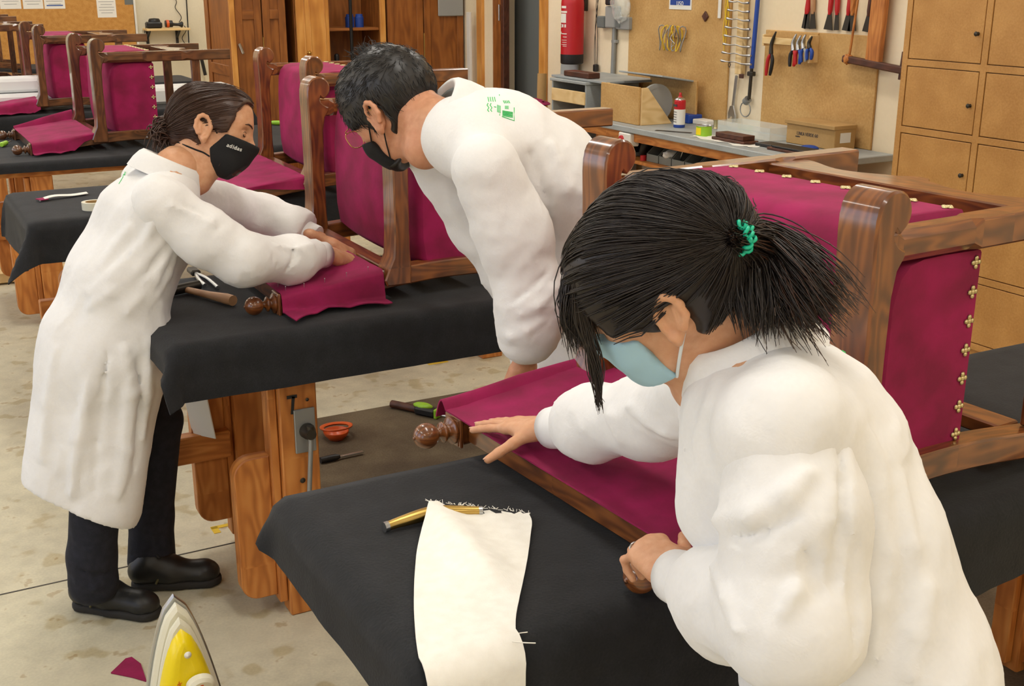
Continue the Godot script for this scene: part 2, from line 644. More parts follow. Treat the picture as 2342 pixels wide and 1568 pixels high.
func make_floor_texture() -> void:
	# smoothed concrete with broad clouds, brown spots and scuffs
	var w := 640
	var a := noise_bytes(w, w, 0.004, 201, 4)
	var b := noise_bytes(w, w, 0.03, 202, 4)
	var c := noise_bytes(w, w, 0.3, 203, 2)
	var d := noise_bytes(w, w, 0.016, 204, 3)
	var out := PackedByteArray()
	out.resize(w * w * 3)
	for i in w * w:
		var cl := a[i] / 255.0
		var md := b[i] / 255.0
		var fi := c[i] / 255.0
		var st := smoothstep(0.66, 0.80, d[i] / 255.0)
		var spot := smoothstep(0.80, 0.88, md)
		var k := 0.80 + (cl - 0.5) * 0.12 + (md - 0.5) * 0.08 + (fi - 0.5) * 0.06
		var r := k * 0.98 - st * 0.07 - spot * 0.10
		var g := k * 0.945 - st * 0.09 - spot * 0.13
		var bb := k * 0.82 - st * 0.12 - spot * 0.15
		out[i * 3] = int(clampf(r, 0, 1) * 255.0)
		out[i * 3 + 1] = int(clampf(g, 0, 1) * 255.0)
		out[i * 3 + 2] = int(clampf(bb, 0, 1) * 255.0)
	tri_mat("floor", Color.WHITE, 0.62, tex(w, w, out), 0.5)
	tri_mat("mat_felt", Color.WHITE, 0.85, mottle_tex(211, rgb8(78, 64, 46), rgb8(104, 90, 68), 0.012, 0.10, 320, 0.5), 0.8, grey_tex(92, 0.5, 2), 0.1)

# ---------------------------------------------------------------- scene
func _ready() -> void:
	rng.seed = 7
	var cam := Camera3D.new()
	cam.name = "camera"
	cam.fov = 2.0 * rad_to_deg(atan(784.0 / 2697.0))
	cam.position = Vector3(0, H, 0)
	cam.rotation = Vector3(-atan(0.312), -deg_to_rad(28.5), 0)
	cam.near = 0.05
	cam.far = 100.0
	add_child(cam)
	cam.current = true
	var we := WorldEnvironment.new()
	we.name = "environment"
	var e := Environment.new()
	e.background_mode = Environment.BG_SKY
	var sky := Sky.new()
	var sm := ProceduralSkyMaterial.new()
	sm.sky_top_color = rgb8(150, 180, 225)
	sm.sky_horizon_color = rgb8(220, 228, 238)
	sm.ground_bottom_color = rgb8(120, 116, 108)
	sm.ground_horizon_color = rgb8(200, 200, 196)
	sm.sky_energy_multiplier = 1.0
	sky.sky_material = sm
	e.sky = sky
	e.background_energy_multiplier = 4.0
	e.tonemap_mode = Environment.TONE_MAPPER_LINEAR
	e.tonemap_exposure = 1.1
	e.sdfgi_enabled = true
	e.ssao_enabled = true
	e.ssil_enabled = true
	we.environment = e
	add_child(we)
	make_materials()
	lap("make_materials")
	build_room()
	lap("build_room")
	build_lights()
	lap("build_lights")
	build_benches()
	lap("build_benches")
	build_chairs()
	lap("build_chairs")
	build_covers()
	lap("build_covers")
	build_people()
	lap("build_people")
	build_background()
	lap("build_background")
	build_details()
	lap("build_details")

var t_last := 0
func lap(what: String) -> void:
	t_last = Time.get_ticks_msec()

# ---------------------------------------------------------------- the room
const XL := -3.6
const XR := 4.45
const ZB := -14.2
const ZF := 3.2
const CEIL := 3.5

func build_room() -> void:
	struct("floor", bx(Vector3((XL + XR) * 0.5 + 0.5, -0.1, (ZB + ZF) * 0.5), Vector3(XR - XL + 3.0, 0.2, ZF - ZB + 1.0), 0.0), M.floor)
	struct("ceiling", bx(Vector3((XL + XR) * 0.5 + 0.5, CEIL + 0.1, (ZB + ZF) * 0.5), Vector3(XR - XL + 3.0, 0.2, ZF - ZB + 1.0), 0.0), M.ceiling)
	struct("wall_back", bx(Vector3((XL + XR) * 0.5, CEIL * 0.5, ZB - 0.1), Vector3(XR - XL, CEIL, 0.2), 0.0), M.wall_back)
	struct("wall_front", bx(Vector3((XL + XR) * 0.5, CEIL * 0.5, ZF + 0.1), Vector3(XR - XL, CEIL, 0.2), 0.0), M.wall)
	# right wall with a doorway
	var d0 := -7.66
	var d1 := -8.52
	var wr := MB.new()
	wr.box(Vector3(XR + 0.1, CEIL * 0.5, (ZF + d0) * 0.5), Vector3(0.2, CEIL, ZF - d0), 0.0)
	wr.box(Vector3(XR + 0.1, CEIL * 0.5, (ZB + d1) * 0.5), Vector3(0.2, CEIL, d1 - ZB), 0.0)
	wr.box(Vector3(XR + 0.1, (CEIL + 2.1) * 0.5, (d0 + d1) * 0.5), Vector3(0.2, CEIL - 2.1, d0 - d1), 0.0)
	struct("wall_right", wr, M.wall)
	struct("wall_doorway_panel", bx(Vector3(XR + 0.27, CEIL * 0.5, -8.1), Vector3(0.1, CEIL, 1.6), 0.0), M.grey_dark)  # grey panel added behind the opening, set close so the room lights it
	# left wall with tall windows
	var wl := MB.new()
	var n := 5
	var zs := []
	for i in n:
		zs.append(1.2 - i * 3.1)
	var edge := ZF
	for z: float in zs:
		wl.box(Vector3(XL - 0.12, CEIL * 0.5, (edge + z + 1.0) * 0.5), Vector3(0.24, CEIL, edge - z - 1.0), 0.0)
		wl.box(Vector3(XL - 0.12, 0.45, z), Vector3(0.24, 0.9, 2.0), 0.0)
		wl.box(Vector3(XL - 0.12, (CEIL + 3.0) * 0.5, z), Vector3(0.24, CEIL - 3.0, 2.0), 0.0)
		edge = z - 1.0
	wl.box(Vector3(XL - 0.12, CEIL * 0.5, (edge + ZB) * 0.5), Vector3(0.24, CEIL, edge - ZB), 0.0)
	struct("wall_left", wl, M.wall)
	for i in n:
		var w := MB.new()
		var c := Vector3(XL - 0.14, 1.95, zs[i])
		for y in [0.92, 1.95, 2.98]:
			w.box(Vector3(c.x, y, c.z), Vector3(0.06, 0.05, 2.0), 0.004)
		for z in [-0.975, 0.0, 0.975]:
			w.box(Vector3(c.x, 1.95, c.z + z), Vector3(0.06, 2.1, 0.05), 0.004)
		var win := struct("window_%d" % (i + 1), w, M.white_plastic)
		put("pane", bx(c, Vector3(0.006, 2.06, 1.95), 0.0), M.glass, win)

func build_lights() -> void:
	# rows of fluorescent fittings under the ceiling
	var housing := MB.new()
	housing.box(Vector3(0, 0.04, 0), Vector3(0.32, 0.07, 1.5), 0.01)
	var diff := MB.new()
	diff.box(Vector3(0, -0.005, 0), Vector3(0.28, 0.03, 1.46), 0.008)
	var hm := housing.mesh()
	var dm := diff.mesh()
	var glow := mat("tube_glow", rgb8(255, 250, 240), 0.5)
	glow.emission_enabled = true
	glow.emission = rgb8(255, 248, 236)
	glow.emission_energy_multiplier = 2.5
	for z: float in [1.4, -1.6, -4.6, -7.6, -10.6, -13.0]:
		for x: float in [-1.9, 0.9, 3.3]:
			var t := thing("ceiling_light", "long white fluorescent ceiling light", "light", Vector3(x, CEIL - 0.09, z), 0.0, "fluorescent lights on the ceiling")
			put("housing", hm, M.white_plastic, t)
			put("diffuser", dm, glow, t)
			var l := AreaLight3D.new()
			l.name = "tube_light"
			l.area_size = Vector2(0.28, 1.46)
			l.light_energy = 2.0
			l.light_color = rgb8(255, 251, 244)
			l.shadow_enabled = true
			l.area_range = 30.0
			l.area_attenuation = 2.0
			l.position = Vector3(0, -0.03, 0)
			l.rotation = Vector3(-PI / 2, 0, 0)
			t.add_child(l, true)

# ---------------------------------------------------------------- benches and their felt
const FELT := 0.84

# drape a cloth over a table top; ov = overhang left, right, near, far
func drape(x0: float, x1: float, z0: float, z1: float, ov: Array, sd: int, wave := 0.03, cell := 0.03, rounded := false) -> MB:
	var f := FastNoiseLite.new()
	f.seed = sd
	f.frequency = 1.6
	var nx := int((x1 - x0 + ov[0] + ov[1]) / cell) + 1
	var near: Array = ov[2] if ov[2] is Array else [ov[2], ov[2]]
	var nz := int((z1 - z0 + near[0] + ov[3]) / cell) + 1
	var pts := []
	var r := 0.028
	for j in nz + 1:
		var row := []
		for i in nx + 1:
			var s := lerpf(x0 - ov[0], x1 + ov[1], float(i) / nx)
			var t := lerpf(z0 - ov[3], z1 + lerpf(near[0], near[1], float(i) / nx), float(j) / nz)
			var dx := minf(s - x0, 0.0) + maxf(s - x1, 0.0)
			var dz := minf(t - z0, 0.0) + maxf(t - z1, 0.0)
			if rounded and dx != 0.0 and dz != 0.0:
				# bring the cloth's square corner in to a quarter disc
				var ox: float = ov[0] if dx < 0.0 else ov[1]
				var oz: float = ov[3] if dz < 0.0 else near[0]
				var big := maxf(absf(dx) / ox, absf(dz) / oz)
				var an := atan2(absf(dz) / oz, absf(dx) / ox)
				dx = signf(dx) * big * ox * cos(an)
				dz = signf(dz) * big * oz * sin(an)
			var d := sqrt(dx * dx + dz * dz)
			var p := Vector3(clampf(s, x0, x1), FELT + 0.0015 * f.get_noise_2d(s * 3.0, t * 3.0), clampf(t, z0, z1))
			if d > 0.0:
				var dir := Vector3(dx / d, 0, dz / d)
				var corner := absf(dir.x * dir.z) * 2.0
				var flare := clampf(0.06 + corner * 0.5 + wave * 4.0 * f.get_noise_2d((s + t * 0.7) * 1.6, sd), -0.1, 0.7)
				var q := r * PI * 0.5
				if d < q:
					p += dir * r * sin(d / r) - Vector3.UP * r * (1.0 - cos(d / r))
				else:
					var l := d - q
					p += dir * (r + l * flare) - Vector3.UP * (r + l * sqrt(1.0 - flare * flare))
			row.append(p)
		pts.append(row)
	var m := MB.new()
	m.sheet(pts, 0.005)
	return m

func bench(x0: float, x1: float, z0: float, z1: float, label: String) -> Node3D:
	var t := thing("work_bench", label, "bench", Vector3(0, 0, 0), 0.0, "wooden work benches")
	var zc := (z0 + z1) * 0.5
	put("top", bx(Vector3((x0 + x1) * 0.5, 0.80, zc), Vector3(x1 - x0 - 0.04, 0.065, z1 - z0 - 0.04), 0.004), M.pine, t)
	for xs: float in [x0 + 0.31, x1 - 0.31]:
		for z: float in [z1 - 0.06, z0 + 0.13]:
			put("leg", bx(Vector3(xs, 0.384, z), Vector3(0.105, 0.768, 0.07), 0.004, Basis.IDENTITY, 1), M.pine, t)
			put("side_plank", bx(Vector3(xs - 0.066, 0.40, z - 0.01), Vector3(0.024, 0.72, 0.055), 0.003, Basis.IDENTITY, 1), M.pine, t)
		put("foot_rail", bx(Vector3(xs, 0.075, zc + 0.03), Vector3(0.07, 0.07, z1 - z0 - 0.24), 0.004), M.pine, t)
		put("middle_rail", bx(Vector3(xs, 0.25, zc + 0.03), Vector3(0.05, 0.07, z1 - z0 - 0.24), 0.004), M.pine, t)
	# the vice at the left end: beam, rounded jaws
	var jaw := PackedVector2Array()
	for k in 7:
		var a := PI * 0.5 + PI * 0.5 * k / 6.0
		jaw.append(Vector2(-0.05 + cos(a) * 0.05, 0.17 + sin(a) * 0.05))
	for k in 7:
		var a := PI + PI * 0.5 * k / 6.0
		jaw.append(Vector2(-0.05 + cos(a) * 0.05, -0.15 + sin(a) * 0.05))
	jaw.append(Vector2(0.0, -0.20))
	jaw.append(Vector2(0.0, 0.22))
	for z: float in [z1 - 0.08, z0 + 0.13]:
		var jm := MB.new()
		jm.uo = Vector2(rng.randf(), rng.randf())
		jm.prism(jaw, 0.045, at3(Vector3(x0 + 0.232, 0.30 if z < zc else 0.26, z)), 0.003, Vector2(0, 1))
		put("vice_jaw", jm, M.pine, t)
	put("vice_beam", bx(Vector3(x0 + 0.14, 0.36, z0 + 0.16), Vector3(0.20, 0.085, 0.05), 0.004), M.pine, t)
	return t

func build_benches() -> void:
	var b1 := bench(0.56, 2.75, -1.86, -1.27, "pine bench under the felt where the kneeling-back chair and torn cloth strip lie")
	b1.set_meta("label", "pine work bench carrying the chair with the standing ponytail worker")
	bench(0.60, 2.55, -3.52, -2.85, "pine work bench with grey metal vice plate beside the bent worker's shoes")
	bench(0.50, 2.75, -5.36, -4.66, "pine work bench under the felt with the masking tape roll")
	bench(0.42, 2.60, -7.16, -6.22, "pine work bench behind the masking tape bench")
	bench(0.40, 2.40, -9.05, -8.35, "pine work bench carrying the white foam slabs")
	bench(0.30, 2.6, -11.2, -10.5, "pine work bench between the foam slabs and the last bench")
	bench(0.20, 2.6, -13.3, -12.6, "pine work bench standing next to the pinboard wall")
	var fl := [
		[0.56, 2.75, -1.86, -1.27, [0.12, 0.2, [0.24, 0.10], 0.10], 3, "black felt cover under the hammer and torn white cloth strip"],
		[0.60, 2.55, -3.52, -2.85, [0.09, 0.1, 0.155, 0.04], 5, "black felt cover on the bench between the two bending workers"],
		[0.50, 2.75, -5.36, -4.66, [0.20, 0.1, 0.17, 0.02], 9, "black felt cover under the masking tape roll, corner hanging low"],
		[0.42, 2.60, -7.16, -6.22, [0.10, 0.12, 0.06, 0.05], 11, "dark felt cover behind the masking tape bench, green screwdriver on it"],
		[0.40, 2.40, -9.05, -8.35, [0.10, 0.12, 0.30, 0.05], 13, "dark felt cover under the white foam slabs"],
		[0.30, 2.6, -11.2, -10.5, [0.1, 0.1, 0.1, 0.05], 15, "dark felt cover under the chair before the last one"],
		[0.20, 2.6, -13.3, -12.6, [0.1, 0.1, 0.1, 0.05], 17, "dark felt cover under the last chair by the pinboard"],
	]
	for a in fl:
		var o := put("felt_cover", drape(a[0], a[1], a[2], a[3], a[4], a[5], 0.03, 0.03, a[5] == 3), M.felt)
		tag(o, a[6], "cloth", "felt covers on the benches")

# ---------------------------------------------------------------- the chairs, lying on their backs
# local axes: x from the top rail to the feet, y up from the felt, z across; (0,0,0) is the end of the back posts on the felt
func build_seat() -> ArrayMesh:
	var m := MB.new()
	# profile in x,y swept over z with rounded ends: a thick pad, rounded at the front (top) edge
	var rings := []
	var nz := 29
	for k in nz:
		var u := -1.0 + 2.0 * k / (nz - 1)
		var edge := 1.0 - pow(absf(u), 10.0)
		var z := 0.332 * signf(u) * (1.0 - pow(1.0 - absf(u), 1.6)) if absf(u) > 0.0 else 0.0
		var wide := absf(z) < 0.298
		var top := 0.497 if wide else 0.436
		var crown := 0.022 * (1.0 - pow(absf(z) / 0.335, 2.0))
		var x0 := 0.425 - crown + 0.020 * (1.0 - edge)
		var ring := []
		var r := 0.045
		# start bottom left, go up the pad face, over the front edge, down the underside
		for q: Array in [[x0 + 0.035, 0.075], [x0 + 0.008, 0.10], [x0, 0.16], [x0 - crown * 0.5, 0.25], [x0, 0.36], [x0 + 0.004, top - r * 1.3], [x0 + 0.014, top - r * 0.6], [x0 + 0.034, top - r * 0.15], [x0 + 0.065, top], [0.56, top + 0.001], [0.652, top - 0.001], [0.656, top - 0.006], [0.656, 0.09], [0.652, 0.078], [0.56, 0.072]]:
			ring.append(Vector3(q[0], q[1], z))
		rings.append(ring)
	m.loft(rings, true)
	return m.mesh()

func nail_mesh() -> ArrayMesh:
	var m := MB.new()
	var dome := [[0.0, 0.004], [0.003, 0.0034], [0.0045, 0.0016], [0.005, 0.0]]
	dome.reverse()
	m.lathe(dome, Transform3D.IDENTITY, 8)
	for k in 4:
		var a := TAU * k / 4.0
		var xf := Transform3D(Basis.IDENTITY.scaled(Vector3(1.0, 0.8, 1.0)), Vector3(cos(a), 0, sin(a)) * 0.0075)
		m.lathe(dome, xf, 7)
	return m.mesh()

func arm_profile() -> PackedVector2Array:
	var p := PackedVector2Array()
	# foot of the arm with its kick, the front face, the scroll, the back of the arm
	for q: Array in [[0.385, 0.045], [0.312, 0.045], [0.305, 0.062], [0.320, 0.098], [0.333, 0.125], [0.337, 0.18], [0.338, 0.30], [0.337, 0.44], [0.335, 0.50], [0.336, 0.525]]:
		p.append(Vector2(q[0], q[1]))
	var c := Vector2(0.378, 0.530)
	for k in 15:
		var a := PI - k * (PI + 0.75) / 14.0
		var r := 0.0405 - 0.0005 * k
		p.append(c + Vector2(cos(a), sin(a)) * r)
	for q: Array in [[0.392, 0.4985], [0.386, 0.500], [0.381, 0.505], [0.378, 0.499], [0.381, 0.489], [0.389, 0.481], [0.399, 0.475], [0.407, 0.472], [0.407, 0.462], [0.392, 0.440], [0.385, 0.40], [0.383, 0.30], [0.383, 0.15], [0.386, 0.09]]:
		p.append(Vector2(q[0], q[1]))
	return p

func build_chairs() -> void:
	var seat := build_seat()
	var nail := nail_mesh()
	# [x, z centre, yaw degrees, wood, label]
	var list := [
		[0.945, -1.615, 4.0, "chair_wood", "wooden armchair on its back in front of the ponytail worker's raised arm"],
		[0.905, -3.345, 0.0, "chair_wood", "wooden armchair on its back between the two bending workers"],
		[1.235, -4.985, -1.0, "chair_wood", "wooden armchair on its back behind the bent man's head"],
		[0.715, -6.80, 0.0, "chair_wood_dark", "dark wooden armchair on its back in line with the cardboard coloured knob pair and magenta flap"],
		[0.70, -8.78, 0.0, "chair_wood_dark", "dark wooden armchair on its back beside the white foam slabs"],
		[0.32, -10.85, 0.0, "chair_wood_dark", "dark wooden armchair on its back, second from the pinboard"],
		[0.36, -12.95, 0.0, "chair_wood_dark", "dark wooden armchair on its back, nearest to the pinboard"],
	]
	list[3][4] = "dark wooden armchair on its back with red flap hanging over the felt"
	var proto: Node3D
	for k in list.size():
		var a: Array = list[k]
		var wood: Material = M[a[3]]
		var t := thing("armchair", a[4], "chair", Vector3(a[0], FELT + 0.004, a[1]), deg_to_rad(a[2]), "armchairs laid on their backs")
		for s: float in [-1.0, 1.0]:
			var z := s * 0.33
			# rear post: bent at the seat, so it rests on its two ends
			var rp := PackedVector2Array()
			var n := 24
			for i in n + 1:
				var x := 1.06 * i / n
				rp.append(Vector2(x, 0.052 + 0.045 * pow(sin(PI * clampf(x / 1.06, 0, 1)), 1.5)))
			for i in n + 1:
				var x := 1.06 * (n - i) / n
				rp.append(Vector2(x, 0.0 + 0.045 * pow(sin(PI * clampf(x / 1.06, 0, 1)), 1.5)))
			var pm := MB.new()
			pm.uo = Vector2(k * 0.37, s * 0.21)
			pm.prism(rp, 0.052, at3(Vector3(0, 0, z)), 0.004, Vector2.RIGHT)
			var post := put("rear_post", pm, wood, t)
			var fin := [[0.0, 0.0], [0.024, 0.0], [0.024, 0.0], [0.0275, 0.003], [0.0275, 0.006], [0.0275, 0.006], [0.024, 0.009], [0.017, 0.012], [0.013, 0.016], [0.019, 0.020], [0.021, 0.023], [0.019, 0.026], [0.011, 0.029], [0.0085, 0.033], [0.009, 0.036]]
			for i in 13:
				var an := -1.15 + (PI * 0.5 + 1.15) * i / 12.0
				fin.append([0.0255 * cos(an), 0.059 + 0.0255 * sin(an)])
			fin.append([0.004, 0.0865])
			fin.append([0.0, 0.0875])
			var fm := MB.new()
			fm.uo = Vector2(k * 0.13, s * 0.4)
			fm.lathe(fin, Transform3D(Basis(Vector3(0, 1, 0), Vector3(-1, 0, 0), Vector3(0, 0, 1)), Vector3(0.002, 0.0275, z)), 24)
			put("finial", fm, wood, post)
			put("molding", bx(Vector3(0.006, 0.0275, z), Vector3(0.008, 0.06, 0.060), 0.002), wood, post)
			# arm with scroll
			var am := MB.new()
			am.uo = Vector2(k * 0.53, s * 0.77)
			am.prism(arm_profile(), 0.080, at3(Vector3(0, 0, s * 0.338)), 0.004, Vector2(0, 1))
			put("arm", am, wood, t)
			# front leg with stopped chamfers
			var rings := []
			for q: Array in [[0.375, 0.004], [0.41, 0.004], [0.425, 0.013], [0.60, 0.013], [0.62, 0.004], [0.70, 0.004], [0.80, 0.004], [0.83, 0.013], [0.86, 0.004], [1.06, 0.004]]:
				var c: float = q[1]
				var hy := 0.026
				var hz := 0.027
				var ring := []
				for w: Array in [[hy, hz - c], [hy - c, hz], [-hy + c, hz], [-hy, hz - c], [-hy, -hz + c], [-hy + c, -hz], [hy - c, -hz], [hy, -hz + c]]:
					ring.append(Vector3(q[0], 0.470 + w[0], z + w[1]))
				rings.append(ring)
			var lm := MB.new()
			lm.uo = Vector2(k * 0.31, s * 0.5)
			lm.loft(rings, true, true)
			put("front_leg", lm, wood, t)
			put("side_stretcher", bx(Vector3(0.875, 0.262, z), Vector3(0.045, 0.38, 0.028), 0.003), wood, t)
		put("crest_rail", bx(Vector3(0.036, 0.029, 0), Vector3(0.030, 0.046, 0.608), 0.003), wood, t)
		put("back_rail", bx(Vector3(0.36, 0.062, 0), Vector3(0.05, 0.036, 0.608), 0.003), wood, t)
		# carved front stretcher with a wavy edge, in the plane of the front legs
		var fs := PackedVector2Array()
		fs.append(Vector2(-0.303, 0.78))
		for i in 33:
			var u := -1.0 + 2.0 * i / 32.0
			var w := 0.865 + 0.022 * cos(u * PI * 2.0) + (0.02 if absf(u) < 0.12 else 0.0)
			fs.append(Vector2(0.303 * u, w))
		fs.append(Vector2(0.303, 0.78))
		var fsm := MB.new()
		fsm.prism(fs, 0.032, Transform3D(Basis(Vector3(0, 0, 1), Vector3(1, 0, 0), Vector3(0, 1, 0)), Vector3(0, 0.473, 0)), 0.003, Vector2.RIGHT)
		put("front_stretcher", fsm, wood, t)
		put("rear_stretcher", bx(Vector3(0.84, 0.060, 0), Vector3(0.06, 0.028, 0.608), 0.003), wood, t)
		var st := put("seat", seat, M.velvet, t)
		if k < 4:
			for i in 8:
				var o := put("nail", nail, M.old_gold, st)
				o.position = Vector3(0.642, 0.4975, -0.265 + 0.53 * i / 7.0)
			for s: float in [1.0, -1.0]:
				for i in 7:
					var o := put("nail", nail, M.old_gold, st)
					o.position = Vector3(0.642, 0.105 + 0.31 * i / 6.0, s * 0.3335)
					o.rotation.x = s * PI / 2

# ---------------------------------------------------------------- smooth bodies from joints
class Field:
	var A := PackedVector3Array()
	var B := PackedVector3Array()
	var I := PackedFloat32Array()
	var R := PackedFloat32Array()
	var D := PackedFloat32Array()
	var K := PackedFloat32Array()
	var N := PackedVector3Array()
	var F := PackedFloat32Array()
	var sub := PackedByteArray()
	var planes := []      # [normal, offset, softness]
	var all := PackedInt32Array()
	var noise: FastNoiseLite
	var amp := 0.0
	var nbasis := Basis.IDENTITY

	func cap(a: Vector3, b: Vector3, r1: float, r2: float, k := 0.03, n := Vector3.ZERO, sq := 1.0, minus := false) -> int:
		var ba := b - a
		var f := 1.0 / sq - 1.0
		if sq != 1.0:
			n = n.normalized()
			ba += n * (ba.dot(n) * f)
		A.append(a)
		B.append(ba)
		I.append(1.0 / maxf(ba.length_squared(), 1e-9))
		R.append(r1)
		D.append(r2 - r1)
		K.append(k)
		N.append(n if sq != 1.0 else Vector3.ZERO)
		F.append(f if sq != 1.0 else 0.0)
		sub.append(1 if minus else 0)
		all.append(A.size() - 1)
		return A.size() - 1

	func chain(pts: Array, rad: Array, k := 0.03, minus := false) -> void:
		for i in pts.size() - 1:
			cap(pts[i], pts[i + 1], rad[i], rad[i + 1], k, Vector3.ZERO, 1.0, minus)

	func copy(grow := 0.0) -> Field:
		var o := Field.new()
		o.A = A.duplicate()
		o.B = B.duplicate()
		o.I = I.duplicate()
		o.R = R.duplicate()
		o.D = D.duplicate()
		o.K = K.duplicate()
		o.N = N.duplicate()
		o.F = F.duplicate()
		o.sub = sub.duplicate()
		o.all = all.duplicate()
		for i in o.R.size():
			o.R[i] += -grow if o.sub[i] else grow
		return o

	func one(i: int, p: Vector3) -> float:
		var pa := p - A[i]
		if F[i] != 0.0:
			pa += N[i] * (pa.dot(N[i]) * F[i])
		var t := clampf(pa.dot(B[i]) * I[i], 0.0, 1.0)
		return (pa - B[i] * t).length() - R[i] - D[i] * t

	func ev(p: Vector3, L: PackedInt32Array) -> float:
		var d := 1000.0
		for i in L:
			var pa := p - A[i]
			if F[i] != 0.0:
				pa += N[i] * (pa.dot(N[i]) * F[i])
			var t := clampf(pa.dot(B[i]) * I[i], 0.0, 1.0)
			var e := (pa - B[i] * t).length() - R[i] - D[i] * t
			var k := K[i]
			if sub[i]:
				var h := maxf(k - absf(d + e), 0.0)
				d = maxf(d, -e) + h * h / (4.0 * k)
			else:
				var h := maxf(k - absf(d - e), 0.0)
				d = minf(d, e) - h * h / (4.0 * k)
		if amp != 0.0:
			d -= amp * noise.get_noise_3dv(nbasis * p)
		for q: Array in planes:
			var e: float = (q[0] as Vector3).dot(p) - q[1]
			var h := maxf(q[2] - absf(d - e), 0.0)
			d = maxf(d, e) + h * h / (4.0 * q[2])
		return d

	func d(p: Vector3) -> float:
		return ev(p, all)

	func grad(p: Vector3, h := 0.002) -> Vector3:
		return Vector3(d(p + Vector3(h, 0, 0)) - d(p - Vector3(h, 0, 0)), d(p + Vector3(0, h, 0)) - d(p - Vector3(0, h, 0)), d(p + Vector3(0, 0, h)) - d(p - Vector3(0, 0, h))).normalized()

	func cut(n: Vector3, at: Vector3, soft := 0.004) -> void:
		n = n.normalized()
		planes.append([n, n.dot(at), soft])

	# nearest surface point from p
	func snap(p: Vector3, steps := 5) -> Vector3:
		for i in steps:
			p -= grad(p) * d(p) * 0.9
		return p

	func trace(o: Vector3, dir: Vector3, far := 6.0) -> Vector3:
		dir = dir.normalized()
		var t := 0.05
		for i in 160:
			var e := d(o + dir * t)
			if e < 0.0004:
				break
			t += e * 0.8
			if t > far:
				return Vector3.INF
		return o + dir * t

	# surface nets over the cells near the surface
	func mesh(h: float) -> ArrayMesh:
		var lo := Vector3.ONE * 1e9
		var hi := -Vector3.ONE * 1e9
		for i in A.size():
			if sub[i]:
				continue
			var bb := B[i]
			if F[i] != 0.0:
				bb += N[i] * (bb.dot(N[i]) * (1.0 / (1.0 + F[i]) - 1.0))
			var r := maxf(R[i], R[i] + D[i]) + 0.03
			lo = lo.min(A[i] - Vector3.ONE * r).min(A[i] + bb - Vector3.ONE * r)
			hi = hi.max(A[i] + Vector3.ONE * r).max(A[i] + bb + Vector3.ONE * r)
		var bs := 5
		var nb := Vector3i(((hi - lo) / (h * bs)).ceil()) + Vector3i.ONE
		var sx := nb.x * bs + 1
		var sy := nb.y * bs + 1
		var sz := nb.z * bs + 1
		var val := PackedFloat32Array()
		val.resize(sx * sy * sz)
		val.fill(1e9)
		var cell := PackedInt32Array()
		cell.resize(sx * sy * sz)
		cell.fill(-1)
		var half := h * bs * 0.5
		var diag := half * 1.7321
		var blocks := []
		var keep := PackedInt32Array()
		# coarse pass over groups of 4 blocks
		var gs := 4
		for gz in range(0, nb.z, gs):
			for gy in range(0, nb.y, gs):
				for gx in range(0, nb.x, gs):
					var gc := lo + Vector3(gx + gs * 0.5, gy + gs * 0.5, gz + gs * 0.5) * h * bs
					var gd := diag * gs
					var near := PackedInt32Array()
					var best := 1e9
					for i in all:
						var e := one(i, gc)
						if e < gd * 1.5 + 0.05:
							near.append(i)
						if not sub[i]:
							best = minf(best, e)
					if best > gd * 1.5 + 0.05 or near.is_empty():
						continue
					for bz in range(gz, mini(gz + gs, nb.z)):
						for by in range(gy, mini(gy + gs, nb.y)):
							for bx in range(gx, mini(gx + gs, nb.x)):
								var c := lo + Vector3(bx + 0.5, by + 0.5, bz + 0.5) * h * bs
								var dc := ev(c, near)
								if absf(dc) > diag * 1.22 + 0.005:
									continue
								keep = PackedInt32Array()
								for i in near:
									if one(i, c) < maxf(dc, 0.0) + diag * 2.2 + K[i]:
										keep.append(i)
								for z in range(bz * bs, bz * bs + bs + 1):
									for y in range(by * bs, by * bs + bs + 1):
										var row := (z * sy + y) * sx
										for x in range(bx * bs, bx * bs + bs + 1):
											if val[row + x] > 1e8:
												val[row + x] = ev(lo + Vector3(x, y, z) * h, keep)
								blocks.append(Vector3i(bx, by, bz))
		var vs := PackedVector3Array()
		var off := [0, 1, sx, sx + 1, sx * sy, sx * sy + 1, sx * sy + sx, sx * sy + sx + 1]
		var cs := [Vector3(0, 0, 0), Vector3(1, 0, 0), Vector3(0, 1, 0), Vector3(1, 1, 0), Vector3(0, 0, 1), Vector3(1, 0, 1), Vector3(0, 1, 1), Vector3(1, 1, 1)]
		var edges := [[0, 1], [2, 3], [4, 5], [6, 7], [0, 2], [1, 3], [4, 6], [5, 7], [0, 4], [1, 5], [2, 6], [3, 7]]
		var w := PackedFloat32Array()
		w.resize(8)
		for b: Vector3i in blocks:
			for z in range(b.z * bs, b.z * bs + bs):
				for y in range(b.y * bs, b.y * bs + bs):
					for x in range(b.x * bs, b.x * bs + bs):
						var i0 := (z * sy + y) * sx + x
						var mask := 0
						for k in 8:
							w[k] = val[i0 + off[k]]
							if w[k] < 0.0:
								mask |= 1 << k
						if mask == 0 or mask == 255:
							continue
						var acc := Vector3.ZERO
						var cnt := 0
						for e: Array in edges:
							var a: float = w[e[0]]
							var c: float = w[e[1]]
							if (a < 0.0) != (c < 0.0):
								acc += (cs[e[0]] as Vector3).lerp(cs[e[1]], a / (a - c))
								cnt += 1
						cell[i0] = vs.size()
						vs.append(lo + (Vector3(x, y, z) + acc / cnt) * h)
		var ix := PackedInt32Array()
		var nr := PackedVector3Array()
		nr.resize(vs.size())
		var st := [1, sx, sx * sy]
